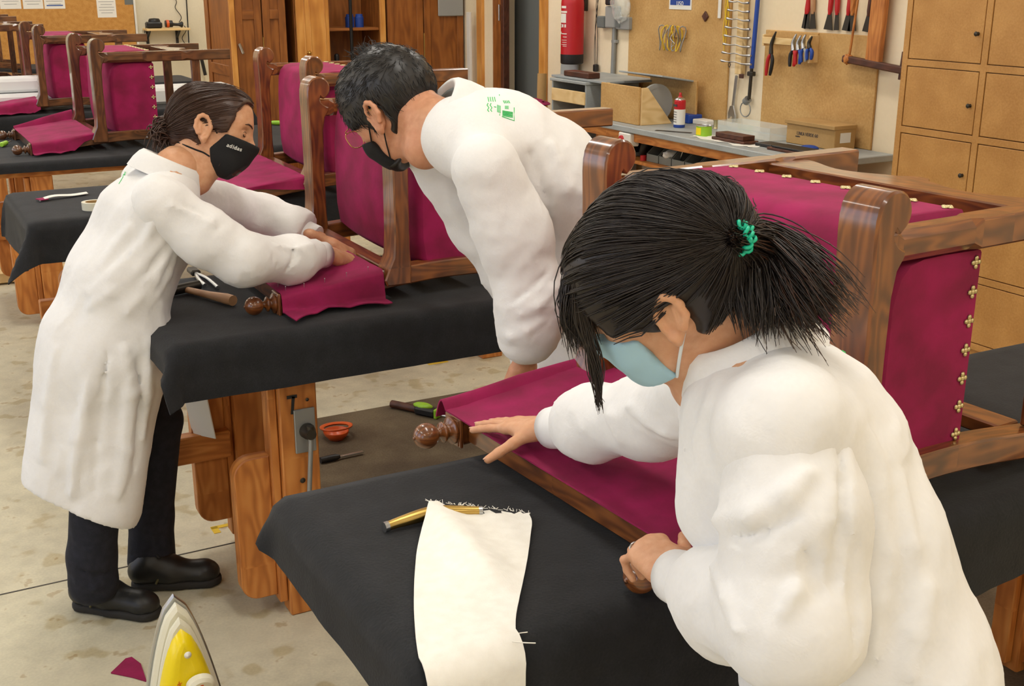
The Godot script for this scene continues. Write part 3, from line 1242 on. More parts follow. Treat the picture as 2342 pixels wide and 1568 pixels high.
		for b: Vector3i in blocks:
			for z in range(b.z * bs, b.z * bs + bs):
				for y in range(b.y * bs, b.y * bs + bs):
					for x in range(b.x * bs, b.x * bs + bs):
						var i0 := (z * sy + y) * sx + x
						if cell[i0] < 0:
							continue
						var v0 := val[i0]
						for ax in 3:
							var v1 := val[i0 + st[ax]]
							if (v0 < 0.0) == (v1 < 0.0):
								continue
							var u: int = st[(ax + 1) % 3]
							var q: int = st[(ax + 2) % 3]
							if i0 - u - q < 0:
								continue
							var c0 := cell[i0]
							var c1 := cell[i0 - u]
							var c2 := cell[i0 - u - q]
							var c3 := cell[i0 - q]
							if c1 < 0 or c2 < 0 or c3 < 0:
								continue
							var fn := (vs[c2] - vs[c0]).cross(vs[c3] - vs[c1])
							if v0 < 0.0:
								ix.append_array(PackedInt32Array([c0, c2, c1, c0, c3, c2]))
							else:
								ix.append_array(PackedInt32Array([c0, c1, c2, c0, c2, c3]))
								fn = -fn
							nr[c0] += fn
							nr[c1] += fn
							nr[c2] += fn
							nr[c3] += fn
		for i in nr.size():
			nr[i] = nr[i].normalized()
		# check the side the normals point to
		var out := 0
		for k in 12:
			var i := (k * 7919) % maxi(nr.size(), 1)
			if d(vs[i] + nr[i] * 0.004) > d(vs[i] - nr[i] * 0.004):
				out += 1
		if out < 6:
			for i in nr.size():
				nr[i] = -nr[i]
		# clockwise winding seen from outside
		if ix.size():
			var good := 0
			for k in 40:
				var t := (k * 104729 % (ix.size() / 3)) * 3
				var f := (vs[ix[t + 1]] - vs[ix[t]]).cross(vs[ix[t + 2]] - vs[ix[t]])
				good += 1 if f.dot(nr[ix[t]]) < 0.0 else -1
			if good < 0:
				for t in range(0, ix.size(), 3):
					var s := ix[t + 1]
					ix[t + 1] = ix[t + 2]
					ix[t + 2] = s
		var arr := []
		arr.resize(Mesh.ARRAY_MAX)
		arr[Mesh.ARRAY_VERTEX] = vs
		arr[Mesh.ARRAY_NORMAL] = nr
		arr[Mesh.ARRAY_INDEX] = ix
		var m := ArrayMesh.new()
		m.add_surface_from_arrays(Mesh.PRIMITIVE_TRIANGLES, arr)
		return m

# a pixel of the photograph as a direction, and as a point on a plane or at a depth
func ray(x: float, y: float) -> Vector3:
	var yaw := deg_to_rad(28.5)
	var pitch := atan(0.312)
	var fh := Vector3(sin(yaw), 0, -cos(yaw))
	var rt := Vector3(cos(yaw), 0, sin(yaw))
	var f := fh * cos(pitch) + Vector3.DOWN * sin(pitch)
	var u := fh * sin(pitch) + Vector3.UP * cos(pitch)
	return f + rt * (x - 1171.0) / 2697.0 - u * (y - 784.0) / 2697.0

func pz(x: float, y: float, z: float) -> Vector3:
	var r := ray(x, y)
	return Vector3(0, H, 0) + r * (z / r.z)

func px(x: float, y: float, xx: float) -> Vector3:
	var r := ray(x, y)
	return Vector3(0, H, 0) + r * (xx / r.x)

func py(x: float, y: float, h: float) -> Vector3:
	var r := ray(x, y)
	return Vector3(0, H, 0) + r * ((h - H) / r.y)

func pt(x: float, y: float, t: float) -> Vector3:
	return Vector3(0, H, 0) + ray(x, y) * t

func traced(f: Field, pix: Array) -> Array:
	var out := []
	for q: Array in pix:
		var p := f.trace(Vector3(0, H, 0), ray(q[0], q[1]))
		if p.is_finite():
			out.append(p)
	return out

# soft creases over a whole piece of cloth: ax is the direction along which they change quickly
func creases(f: Field, sd: int, amp: float, ax: Vector3, quick: float, slow: float) -> void:
	var n := FastNoiseLite.new()
	n.seed = sd
	n.noise_type = FastNoiseLite.TYPE_SIMPLEX_SMOOTH
	n.frequency = 1.0
	n.fractal_type = FastNoiseLite.FRACTAL_RIDGED
	n.fractal_octaves = 2
	n.fractal_gain = 0.35
	n.domain_warp_enabled = true
	n.domain_warp_amplitude = 0.5
	n.domain_warp_frequency = 0.6
	f.noise = n
	f.amp = amp
	var b := along(ax)
	f.nbasis = Basis(Vector3(slow, 0, 0), Vector3(0, quick, 0), Vector3(0, 0, slow)) * b.transposed()

# a fold of cloth that runs through pixels on the surface of one of the fields: h above (or, negative, below) it
func fold(fields: Array, bases: Array, pix: Array, r: float, h: float) -> void:
	var o := Vector3(0, H, 0)
	var best := -1
	var near := 1e9
	var mid: Array = pix[pix.size() / 2]
	for k in bases.size():
		var q: Vector3 = bases[k].trace(o, ray(mid[0], mid[1]))
		if q.is_finite() and q.distance_to(o) < near:
			near = q.distance_to(o)
			best = k
	if best < 0:
		return
	var f: Field = fields[best]
	var base: Field = bases[best]
	var p := traced(base, pix)
	if p.size() < 2:
		return
	r *= 0.62
	h *= 0.85
	for i in p.size() - 1:
		var ra := r * (0.5 if i == 0 else 1.0)
		var rb := r * (0.5 if i == p.size() - 2 else 1.0)
		var na := base.grad(p[i])
		var nb := base.grad(p[i + 1])
		if h > 0.0:
			f.cap(p[i] - na * (ra - h), p[i + 1] - nb * (rb - h), ra, rb, r * 1.1)
		else:
			f.cap(p[i] + na * (ra + h), p[i + 1] + nb * (rb + h), ra, rb, r * 1.3, Vector3.ZERO, 1.0, true)

# head in its own axes: fw forward (nose), up, sd to the side
func head_field(c: Vector3, fw: Vector3, up: Vector3, s: float) -> Field:
	var f := Field.new()
	fw = fw.normalized()
	up = (up - fw * up.dot(fw)).normalized()
	var sd := fw.cross(up)
	var P := func(a: float, b: float, z: float) -> Vector3: return c + (fw * a + up * b + sd * z) * s
	f.cap(P.call(-0.035, 0.028, 0), P.call(0.022, 0.035, 0), 0.080 * s, 0.078 * s, 0.02, sd, 0.92)
	f.cap(P.call(0.045, 0.045, 0), P.call(0.052, 0.020, 0), 0.045 * s, 0.042 * s, 0.03, sd, 1.15)
	f.cap(P.call(0.045, 0.0, 0), P.call(0.040, -0.06, 0), 0.052 * s, 0.044 * s, 0.03, sd, 1.08)
	f.cap(P.call(0.03, -0.075, 0), P.call(0.066, -0.088, 0), 0.032 * s, 0.021 * s, 0.03, sd, 1.2)
	for q in [-1.0, 1.0]:
		f.cap(P.call(-0.01, -0.03, 0.052 * q), P.call(0.045, -0.078, 0.028 * q), 0.018 * s, 0.016 * s, 0.03)
		f.cap(P.call(0.055, -0.022, 0.038 * q), P.call(0.068, -0.028, 0.028 * q), 0.021 * s, 0.018 * s, 0.025)
		f.cap(P.call(0.083, 0.022, 0.016 * q), P.call(0.070, 0.024, 0.045 * q), 0.011 * s, 0.011 * s, 0.02)
		f.cap(P.call(0.098, 0.002, 0.031 * q), P.call(0.094, 0.002, 0.036 * q), 0.012 * s, 0.012 * s, 0.012, Vector3.ZERO, 1.0, true)
		f.cap(P.call(0.082, 0.0, 0.029 * q), P.call(0.081, 0.0, 0.036 * q), 0.0125 * s, 0.0125 * s, 0.004)
	f.cap(P.call(0.090, 0.012, 0), P.call(0.112, -0.026, 0), 0.008 * s, 0.011 * s, 0.014)
	f.cap(P.call(0.102, -0.032, -0.009), P.call(0.102, -0.032, 0.009), 0.008 * s, 0.008 * s, 0.01)
	f.cap(P.call(0.088, -0.056, -0.014), P.call(0.088, -0.056, 0.014), 0.008 * s, 0.008 * s, 0.012)
	return f

# an ear: c its middle, u its long axis, w towards the face, o outwards
func add_ear(f: Field, c: Vector3, u: Vector3, w: Vector3, o: Vector3, s: float) -> void:
	var rim := []
	var rad := []
	for k in 10:
		var a := -0.9 + k * (PI + 1.5) / 9.0
		var wide := 0.018 if sin(a) > -0.2 else 0.014
		rim.append(c + (w * cos(a) * wide + u * (sin(a) * 0.029 + 0.002) + o * (0.016 - 0.010 * maxf(cos(a), 0.0))) * s)
		rad.append(0.0048 * s)
	f.chain(rim, rad, 0.004)
	f.cap(c + (o * 0.002 - w * 0.004 + u * 0.008) * s, c + (o * 0.004 - w * 0.002 - u * 0.014) * s, 0.015 * s, 0.012 * s, 0.008, o, 0.6)
	f.cap(c + (o * 0.010 + w * 0.002 - u * 0.026) * s, c + (o * 0.008 + w * 0.004 - u * 0.031) * s, 0.0075 * s, 0.006 * s, 0.008)
	f.cap(c + (o * 0.012 - w * 0.008 + u * 0.012) * s, c + (o * 0.012 - w * 0.006 - u * 0.012) * s, 0.004 * s, 0.004 * s, 0.006)
	f.cap(c + (o * 0.017 + w * 0.004 + u * 0.004) * s, c + (o * 0.017 + w * 0.005 - u * 0.008) * s, 0.0075 * s, 0.007 * s, 0.004, Vector3.ZERO, 1.0, true)

# a hand: w wrist, d towards the knuckles, n the back of the hand, th towards the thumb
# curl: per finger three bends in degrees; spread: per finger sideways degrees; thumb: [direction, bend]
func add_hand(f: Field, w: Vector3, d: Vector3, n: Vector3, th: Vector3, s: float, curl: Array, spread: Array, tdir: Vector3, tbend := 10.0) -> Array:
	d = d.normalized()
	n = (n - d * n.dot(d)).normalized()
	var side := d.cross(n)
	if side.dot(th) < 0.0:
		side = -side
	th = side
	var base := [0.027, 0.009, -0.009, -0.026]
	var reach := [0.086, 0.089, 0.084, 0.076]
	var seg := [[0.040, 0.024, 0.019], [0.044, 0.028, 0.020], [0.040, 0.026, 0.020], [0.032, 0.019, 0.017]]
	var rr := [0.0088, 0.0090, 0.0086, 0.0076]
	var tips := []
	var ring_at := []
	for k in 4:
		var root: Vector3 = w + (d * 0.018 + th * base[k] * 0.75) * s
		var kn: Vector3 = w + (d * reach[k] + th * base[k] + n * (0.004 if k == 1 or k == 2 else 0.0)) * s
		f.cap(root, kn, 0.0145 * s, (rr[k] + 0.0025) * s, 0.014)
		var dir := d.rotated(n, deg_to_rad(spread[k]) * (-1.0 if d.cross(n).dot(th) > 0.0 else 1.0))
		var axis := dir.cross(n).normalized()
		var p := kn
		var r: float = rr[k] * s
		var first := dir.rotated(axis, -deg_to_rad(curl[k][0]))
		for j in 3:
			dir = dir.rotated(axis, -deg_to_rad(curl[k][j]))
			var q: Vector3 = p + dir * seg[k][j] * s
			f.cap(p, q, r, r * 0.92, 0.003 if j else 0.008)
			r *= 0.92
			p = q
		tips.append([p, dir, n])
		if k == 2:
			ring_at = [kn.lerp(kn + first * seg[k][0] * s, 0.55), first]
	f.cap(w + (th * 0.012 - n * 0.006) * s, w + (d * 0.05 + th * 0.022 - n * 0.008) * s, 0.014 * s, 0.014 * s, 0.014)
	f.cap(w + (-th * 0.014 - n * 0.004) * s, w + (d * 0.06 - th * 0.018 - n * 0.006) * s, 0.013 * s, 0.012 * s, 0.014)
	var tp := w + (d * 0.022 + th * 0.024 - n * 0.004) * s
	tdir = tdir.normalized()
	var t2 := tp + (tdir * 0.040) * s
	f.cap(tp, t2, 0.014 * s, 0.0105 * s, 0.014)
	var bend := tdir.lerp(d, tbend / 90.0).normalized()
	var t3 := t2 + bend * 0.031 * s
	f.cap(t2, t3, 0.0105 * s, 0.0095 * s, 0.005)
	var t4 := t3 + bend * 0.024 * s
	f.cap(t3, t4, 0.0095 * s, 0.008 * s, 0.004)
	tips.append([t4, bend, n])
	tips.append(ring_at)
	f.cap(w - d * 0.05 * s, w + d * 0.02 * s, 0.026 * s, 0.024 * s, 0.014, n, 0.72)
	return tips

# many thin strands laid on a surface: each starts at a point and walks along a direction field while hugging the surface
func strand(mb: MB, pts: Array, r: float) -> void:
	var rad := []
	var n := pts.size()
	for i in n:
		var t := float(i) / maxf(n - 1, 1)
		rad.append(r * (1.0 - 0.75 * t * t) * (0.6 + 0.4 * minf(t * 6.0, 1.0)))
	mb.tube(pts, rad, 4, false)

# ---------------------------------------------------------------- people
func merged(list: Array) -> ArrayMesh:
	var v := PackedVector3Array()
	var n := PackedVector3Array()
	var ix := PackedInt32Array()
	for m: ArrayMesh in list:
		var a := m.surface_get_arrays(0)
		var f := v.size()
		v.append_array(a[Mesh.ARRAY_VERTEX])
		n.append_array(a[Mesh.ARRAY_NORMAL])
		for i: int in a[Mesh.ARRAY_INDEX]:
			ix.append(i + f)
	var arr := []
	arr.resize(Mesh.ARRAY_MAX)
	arr[Mesh.ARRAY_VERTEX] = v
	arr[Mesh.ARRAY_NORMAL] = n
	arr[Mesh.ARRAY_INDEX] = ix
	var o := ArrayMesh.new()
	o.add_surface_from_arrays(Mesh.PRIMITIVE_TRIANGLES, arr)
	return o

func person(label: String, base: Vector3) -> Node3D:
	return thing("person", label, "person", base)

# part in world coordinates under a thing that stands elsewhere
func wear(t: Node3D, called: String, m, mt: Material, parent: Node = null) -> MeshInstance3D:
	var o := put(called, m, mt, parent if parent else t)
	if parent == null or parent == t:
		o.position = -t.position
	return o

# shirt collar: c neck base, ax along the neck, fr to the front
func collar(c: Vector3, ax: Vector3, fr: Vector3, r: float, h: float, fall: float, open := 35.0, wide := 1.0) -> MB:
	ax = ax.normalized()
	fr = (fr - ax * fr.dot(ax)).normalized()
	var sd := ax.cross(fr)
	var pts := []
	for row: Array in [[0.0, -0.012], [0.002, h * 0.6], [0.006, h], [0.012, h + 0.002], [0.020, h - 0.006], [0.030, h - fall * 0.5], [0.038, h - fall]]:
		var line := []
		for k in 33:
			var a := deg_to_rad(lerpf(-180.0 + open, 180.0 - open, k / 32.0))
			var rr: float = r + row[0]
			var tip := pow(absf(a) / PI, 4.0) * 0.03 if row[0] > 0.025 else 0.0
			line.append(c - fr * cos(a) * rr * 1.05 + sd * sin(a) * rr * wide + ax * (row[1] - tip - 0.012 * (1.0 - cos(a)) * 0.5))
		pts.append(line)
	var m := MB.new()
	m.sheet(pts, 0.0035)
	return m

# points given in a head's own axes, moved onto its skin
func on_head(f: Field, c: Vector3, fw: Vector3, up: Vector3, sd: Vector3, list: Array) -> Array:
	var out := []
	for q: Array in list:
		out.append(f.trace(c + fw * 0.16 + up * q[1] + sd * q[2], -fw, 0.3))
	return out

func shoe(t: Node3D, heel: Vector3, toe: Vector3) -> void:
	var d := (toe - heel)
	var l := d.length()
	d = d.normalized()
	var s := d.cross(Vector3.UP)
	var P := func(a: float, h: float, z: float) -> Vector3: return heel + d * a * l + Vector3.UP * h + s * z
	var f := Field.new()
	f.cap(P.call(0.14, 0.055, 0), P.call(0.45, 0.048, 0), 0.036, 0.040, 0.03)
	f.cap(P.call(0.45, 0.048, 0), P.call(0.80, 0.040, 0.004), 0.040, 0.039, 0.03, Vector3.UP, 0.85)
	f.cap(P.call(0.16, 0.06, 0), P.call(0.23, 0.085, 0), 0.036, 0.040, 0.03)
	f.cap(P.call(0.30, 0.075, 0), P.call(0.42, 0.068, 0), 0.030, 0.028, 0.03)
	f.cap(P.call(0.84, 0.040, 0.004), P.call(0.86, 0.038, 0.004), 0.037, 0.036, 0.02, Vector3.UP, 0.85)
	f.cut(Vector3.DOWN, Vector3.UP * 0.018)
	var up := wear(t, "shoe", f.mesh(0.0075), M.leather)
	var g := Field.new()
	g.cap(P.call(0.15, 0.012, 0), P.call(0.5, 0.012, 0), 0.038, 0.040, 0.02)
	g.cap(P.call(0.5, 0.012, 0), P.call(0.85, 0.012, 0.004), 0.040, 0.043, 0.02)
	g.cut(Vector3.DOWN, Vector3.UP * 0.001)
	g.cut(Vector3.UP, Vector3.UP * 0.027)
	put("sole", g.mesh(0.0075), M.rubber, up)
	var lace := MB.new()
	for i in 4:
		var a := 0.36 + i * 0.06
		var y := 0.093 - i * 0.005
		lace.tube(curve([P.call(a, y - 0.014, -0.024), P.call(a + 0.02, y + 0.0, 0.0), P.call(a, y - 0.014, 0.024)], 4), 0.003, 6)
		lace.tube(curve([P.call(a, y - 0.012, 0.024), P.call(a + 0.04, y + 0.001, 0.0), P.call(a + 0.06, y - 0.016, -0.024)], 4), 0.003, 6)
	lace.tube(curve([P.call(0.36, 0.095, 0), P.call(0.33, 0.115, 0.02), P.call(0.36, 0.11, 0.035), P.call(0.37, 0.095, 0.0)], 5), 0.003, 6)
	put("laces", lace, M.rubber, up)
	# the seam strap
	var st := MB.new()
	st.tube(curve([P.call(0.30, 0.03, 0.042), P.call(0.36, 0.06, 0.036), P.call(0.40, 0.088, 0.018)], 5), 0.004, 6)
	st.tube(curve([P.call(0.30, 0.03, -0.042), P.call(0.36, 0.06, -0.036), P.call(0.40, 0.088, -0.018)], 5), 0.004, 6)
	put("strap", st, M.olive, up)

# print on cloth: strokes given in pixels, laid on the coat's surface
func print_strokes(f: Field, strokes: Array, r: float) -> MB:
	var m := MB.new()
	for s: Array in strokes:
		var p := traced(f, s)
		if p.size() > 1:
			m.tube(p, r, 5, true)
	return m

func hair_strands(f: Field, starts: Array, goal: Callable, steps: int, r: float, lift: float) -> MB:
	var m := MB.new()
	for s: Vector3 in starts:
		var p := f.snap(s, 3)
		var pts := []
		var li := lift * rng.randf()
		for k in steps:
			var g := f.grad(p)
			pts.append(p + g * li)
			var nx: Vector3 = goal.call(p, float(k) / steps)
			nx = nx - g * nx.dot(g) * 0.9
			p += nx
			p -= g * f.d(p) * 0.9
		strand(m, pts, r * rng.randf_range(0.7, 1.3))
		for c in 3:
			var o := Vector3(rng.randfn(), rng.randfn(), rng.randfn()) * 0.0022
			var alt := []
			for q: Vector3 in pts:
				alt.append(q + o * rng.randf_range(0.7, 1.2))
			strand(m, alt, r * rng.randf_range(0.6, 1.2))
	return m

# points spread over the hair, away from the skin's edge
func cap_points(hairf: Field, skin: Field, c: Vector3, n: int) -> Array:
	var out := []
	for i in n * 3:
		var dv := Vector3(rng.randfn(), rng.randfn(), rng.randfn()).normalized()
		var p := hairf.trace(c + dv * 0.22, -dv, 0.3)
		if p.is_finite() and skin.d(p) > 0.006 and p.distance_to(c) > 0.05:
			out.append(p)
		if out.size() >= n:
			break
	return out

func build_people() -> void:
	build_woman()
	lap("w")
	build_man()
	lap("m")
	build_girl()
	lap("g")

# ---- the worker on the left, bending over the bench, right side to the camera
func build_woman() -> void:
	var t := person("person in long white coat and black mask bending over magenta cloth with pins", Vector3(0.47, 0, -3.2))
	var zc := -3.2
	var fw := Vector3(0.872, -0.205, 0.445).normalized()
	var up := Vector3(0.30, 0.935, -0.16)
	up = (up - fw * up.dot(fw)).normalized()
	var sd := fw.cross(up)
	if sd.z < 0.0:
		sd = -sd
	var hc := pt(465, 292, 3.13) - sd * 0.071 + fw * 0.010 + up * 0.010
	var hf := head_field(hc, fw, up, 1.0)
	var hf0 := hf.copy()
	var nb := pz(405, 385, zc)
	hf.cap(hc - fw * 0.03 - up * 0.05, nb - Vector3(0, 0.03, 0), 0.050, 0.056, 0.03)
	hf.cap(hc + fw * 0.02 - up * 0.085, nb + Vector3(0.05, -0.03, 0), 0.030, 0.045, 0.03)
	var ear := hc + sd * 0.069 - fw * 0.008 - up * 0.012
	var ef := Field.new()
	add_ear(ef, ear, up.rotated(sd, 0.12), fw, sd, 1.08)
	# arms and hands
	var sr := Vector3(0.635, 1.165, -3.055)
	var er := pz(555, 592, -2.99)
	var wr := pz(752, 582, -3.135)
	var sl := Vector3(0.665, 1.165, -3.36)
	var el := pz(600, 492, -3.45)
	var wl := pz(735, 548, -3.30)
	var inner := Field.new()
	inner.cap(nb, Vector3(0.50, 0.92, zc), 0.05, 0.07, 0.03)
	inner.chain([nb, sr, er, wr], [0.05, 0.035, 0.03, 0.024])
	inner.chain([nb, sl, el, wl], [0.05, 0.035, 0.03, 0.024])
	var hr := Field.new()
	var hd := (pz(812, 598, -3.19) - wr).normalized()
	add_hand(hr, wr + hd * 0.012, hd, Vector3(-0.1, 0.9, 0.45), Vector3(0.0, -0.2, -1.0), 1.02, [[12, 18, 12], [40, 55, 30], [58, 70, 40], [64, 72, 40]], [0, 0, 0, 0], hd + Vector3(0.0, -0.55, -0.35), 30.0)
	var hl := Field.new()
	var hd2 := (pz(815, 585, -3.30) - wl).normalized()
	add_hand(hl, wl + hd2 * 0.012, hd2, Vector3(0.0, 1.0, -0.2), Vector3(0, 0, 1), 0.95, [[25, 25, 15], [30, 30, 15], [35, 35, 15], [40, 35, 20]], [4, 0, -3, -8], hd2 + Vector3(0.1, -0.3, 0.5), 20.0)
	var body := wear(t, "body", merged([hf.mesh(0.0043), ef.mesh(0.0022), hr.mesh(0.0032), hl.mesh(0.0036), inner.mesh(0.016)]), M.skin_a)
	var rg := MB.new()
	var rp := wr + hd * 0.118 + Vector3(0, -0.012, 0.012)
	var rpts := []
	for k in 13:
		var a := TAU * k / 12.0
		rpts.append(rp + hd.cross(Vector3.UP) * cos(a) * 0.0095 + (Vector3.UP + hd * 0.5) * sin(a) * 0.0095)
	rg.tube(rpts, 0.0016, 6)
	put("ring", rg, M.steel, body)
	# face details: brow, lash line
	var brow := MB.new()
	brow.tube(on_head(hf, hc, fw, up, sd, [[0.10, 0.020, 0.014], [0.10, 0.025, 0.024], [0.09, 0.027, 0.036], [0.08, 0.024, 0.047]]), [0.0016, 0.0026, 0.0024, 0.0010], 6)
	put("eyebrow", brow, M.hair_brown, body)
	var lash := MB.new()
	lash.tube(on_head(hf, hc, fw, up, sd, [[0.10, -0.004, 0.022], [0.10, -0.007, 0.029], [0.10, -0.007, 0.036], [0.09, -0.003, 0.043]]), [0.0008, 0.0014, 0.0016, 0.001], 6)
	lash.tube(on_head(hf, hc, fw, up, sd, [[0.1, 0.004, 0.020], [0.1, 0.006, 0.028], [0.1, 0.006, 0.036], [0.1, 0.002, 0.044]]), [0.0005, 0.0009, 0.0009, 0.0005], 5)
	put("eyelash", lash, M.hair_dark, body)
	# mask
	var mf := hf0.copy(0.0045)
	var P := func(a: float, b: float, z: float) -> Vector3: return hc + fw * a + up * b + sd * z
	mf.cap(P.call(0.10, -0.03, 0), P.call(0.085, -0.085, 0), 0.022, 0.018, 0.03)
	mf.cap(P.call(0.075, -0.03, 0.02), P.call(0.06, -0.095, 0.012), 0.042, 0.028, 0.03)
	mf.cap(P.call(0.075, -0.03, -0.02), P.call(0.06, -0.095, -0.012), 0.042, 0.028, 0.03)
	var cutp := func(a: Array, b: Array, inside: Array) -> void:
		var pa: Vector3 = P.call(a[0], a[1], 0.0)
		var pb: Vector3 = P.call(b[0], b[1], 0.0)
		var n: Vector3 = (pb - pa).cross(sd).normalized()
		if n.dot((P.call(inside[0], inside[1], 0.0) as Vector3) - pa) > 0.0:
			n = -n
		mf.cut(n, pa, 0.003)
	cutp.call([0.118, -0.022], [0.045, -0.012], [0.08, -0.05])
	cutp.call([0.055, -0.008], [0.012, -0.060], [0.08, -0.05])
	cutp.call([0.012, -0.050], [0.026, -0.118], [0.08, -0.05])
	cutp.call([0.00, -0.120], [0.075, -0.128], [0.08, -0.05])
	cutp.call([0.060, -0.128], [0.122, -0.070], [0.08, -0.05])
	var mk := wear(t, "mask", mf.mesh(0.0045), M.mask_black)
	var str1 := MB.new()
	str1.tube(traced(hf, [[497, 305], [488, 290], [480, 272], [470, 262]]), 0.002, 6)
	var nk := []
	for q: Array in [[0.018, -0.078, 0.05], [0.0, -0.074, 0.06], [-0.02, -0.070, 0.06], [-0.045, -0.068, 0.05], [-0.065, -0.064, 0.03]]:
		nk.append(hf.snap(P.call(q[0], q[1], q[2]), 6))
	str1.tube(curve(nk, 4), 0.0024, 6)
	put("strap", str1, M.mask_black, mk)
	var tm := TextMesh.new()
	tm.text = "adidas"
	var sf := SystemFont.new()
	sf.font_names = PackedStringArray(["Droid Sans"])
	sf.font_weight = 700
	tm.font = sf
	tm.font_size = 32
	tm.pixel_size = 0.00042
	tm.depth = 0.0012
	var lg := MeshInstance3D.new()
	lg.name = "lettering"
	lg.mesh = tm
	lg.material_override = M.white_plastic
	var lp := mf.trace(Vector3(0, H, 0), ray(536, 337))
	var ln := mf.grad(lp)
	var lx := (pz(548, 341, zc) - pz(524, 334, zc)).normalized()
	lx = (lx - ln * lx.dot(ln)).normalized()
	mk.add_child(lg)
	lg.transform = Transform3D(Basis(lx, ln.cross(lx), ln), lp + ln * 0.0006)
	# hair: cap, strands to the bun
	var hairf := hf0.copy(0.009)
	hairf.cap(P.call(-0.06, 0.0, 0), P.call(-0.07, -0.045, 0), 0.055, 0.040, 0.03)
	hairf.cap(P.call(0.10, -0.03, 0.03), P.call(0.085, 0.03, 0.02), 0.062, 0.050, 0.012, Vector3.ZERO, 1.0, true)
	hairf.cap(P.call(0.10, -0.03, -0.03), P.call(0.085, 0.03, -0.02), 0.062, 0.050, 0.012, Vector3.ZERO, 1.0, true)
	hairf.cap(P.call(0.05, -0.05, 0.06), P.call(0.00, -0.03, 0.085), 0.040, 0.026, 0.010, Vector3.ZERO, 1.0, true)
	hairf.cap(P.call(0.05, -0.05, -0.06), P.call(0.00, -0.03, -0.085), 0.040, 0.026, 0.010, Vector3.ZERO, 1.0, true)
	hairf.cap(P.call(0.0, -0.10, 0), P.call(-0.03, -0.13, 0), 0.075, 0.09, 0.012, Vector3.ZERO, 1.0, true)
	var hair := wear(t, "hair", hairf.mesh(0.0055), M.hair_brown)
	var bun: Vector3 = P.call(-0.118, -0.030, 0.0)
	var starts := cap_points(hairf, hf0, hc + up * 0.03, 520)
	var hs := hair_strands(hairf, starts, func(p: Vector3, k: float) -> Vector3:
		return (bun - p).normalized() * minf(0.020, (bun - p).length() * 0.18), 11, 0.0009, 0.0015)
	put("strands", hs, M.hair_brown, hair)
	var bm := MB.new()
	for i in 170:
		var c := bun + Vector3(rng.randfn(), rng.randfn(), rng.randfn()) * 0.011
		var ax := Vector3(rng.randfn(), rng.randfn(), rng.randfn()).normalized()
		var bs := along(ax)
		var rr := rng.randf_range(0.014, 0.030)
		var a0 := rng.randf() * TAU
		var pts := []
		for k in 8:
			var a := a0 + k * 0.5
			pts.append(c + (bs.x * cos(a) + bs.z * sin(a)) * rr + ax * 0.002 * k)
		strand(bm, pts, 0.0022)
	for i in 120:
		var a := bun + Vector3(rng.randfn() * 0.012, rng.randfn() * 0.012, rng.randfn() * 0.012)
		var q := a + Vector3(-0.02 + rng.randfn() * 0.008, -0.035 + rng.randfn() * 0.012, rng.randfn() * 0.014)
		strand(bm, [a, a.lerp(q, 0.35) + Vector3(-0.008, 0.004, 0), a.lerp(q, 0.7) + Vector3(-0.008, 0, 0), q], 0.0022)
	put("bun", bm, M.hair_brown, hair)
	# coat
	var c := Field.new()
	var hip := pz(238, 800, zc)
	var ws := pz(272, 640, zc)
	var ch := pz(345, 500, zc)
	c.cap(ch, ws, 0.125, 0.125, 0.05, Vector3(0, 0, 1), 1.32)
	c.cap(ws, hip, 0.125, 0.150, 0.06, Vector3(0, 0, 1), 1.25)
	c.cap(hip, pz(180, 1160, zc), 0.150, 0.150, 0.06, Vector3(0, 0, 1), 1.2)
	c.cap(nb + Vector3(-0.03, -0.05, 0), ch, 0.062, 0.125, 0.05, Vector3(0, 0, 1), 1.2)
	c.chain([nb + Vector3(-0.03, -0.055, 0.05), sr], [0.052, 0.062], 0.05)
	c.chain([nb + Vector3(-0.03, -0.055, -0.05), sl], [0.052, 0.062], 0.05)
	var mid1 := sr.lerp(er, 0.55) + Vector3(0, -0.012, 0.0)
	var fo := er.lerp(wr, 0.55) + Vector3(0, -0.008, 0.006)
	var s1 := Field.new()
	s1.chain([sr, mid1, er, fo, er.lerp(wr, 0.80)], [0.070, 0.070, 0.064, 0.060, 0.046], 0.04)
	var s2 := Field.new()
	s2.chain([sl, el, el.lerp(wl, 0.6), el.lerp(wl, 0.84)], [0.068, 0.060, 0.056, 0.045], 0.04)
	# skirt front panel hangs from the belly, back flare
	c.cap(pz(330, 760, -3.10), pz(262, 1160, -3.08), 0.05, 0.062, 0.06)
	c.cap(pz(160, 760, -3.15), pz(105, 1160, -3.15), 0.06, 0.055, 0.06)
	s1.cut(wr - er, wr - (wr - er).normalized() * 0.050, 0.004)
	s2.cut(wl - el, wl - (wl - el).normalized() * 0.050, 0.004)
	var cf0 := [c, s1, s2]
	var base := [c.copy(), s1.copy(), s2.copy()]
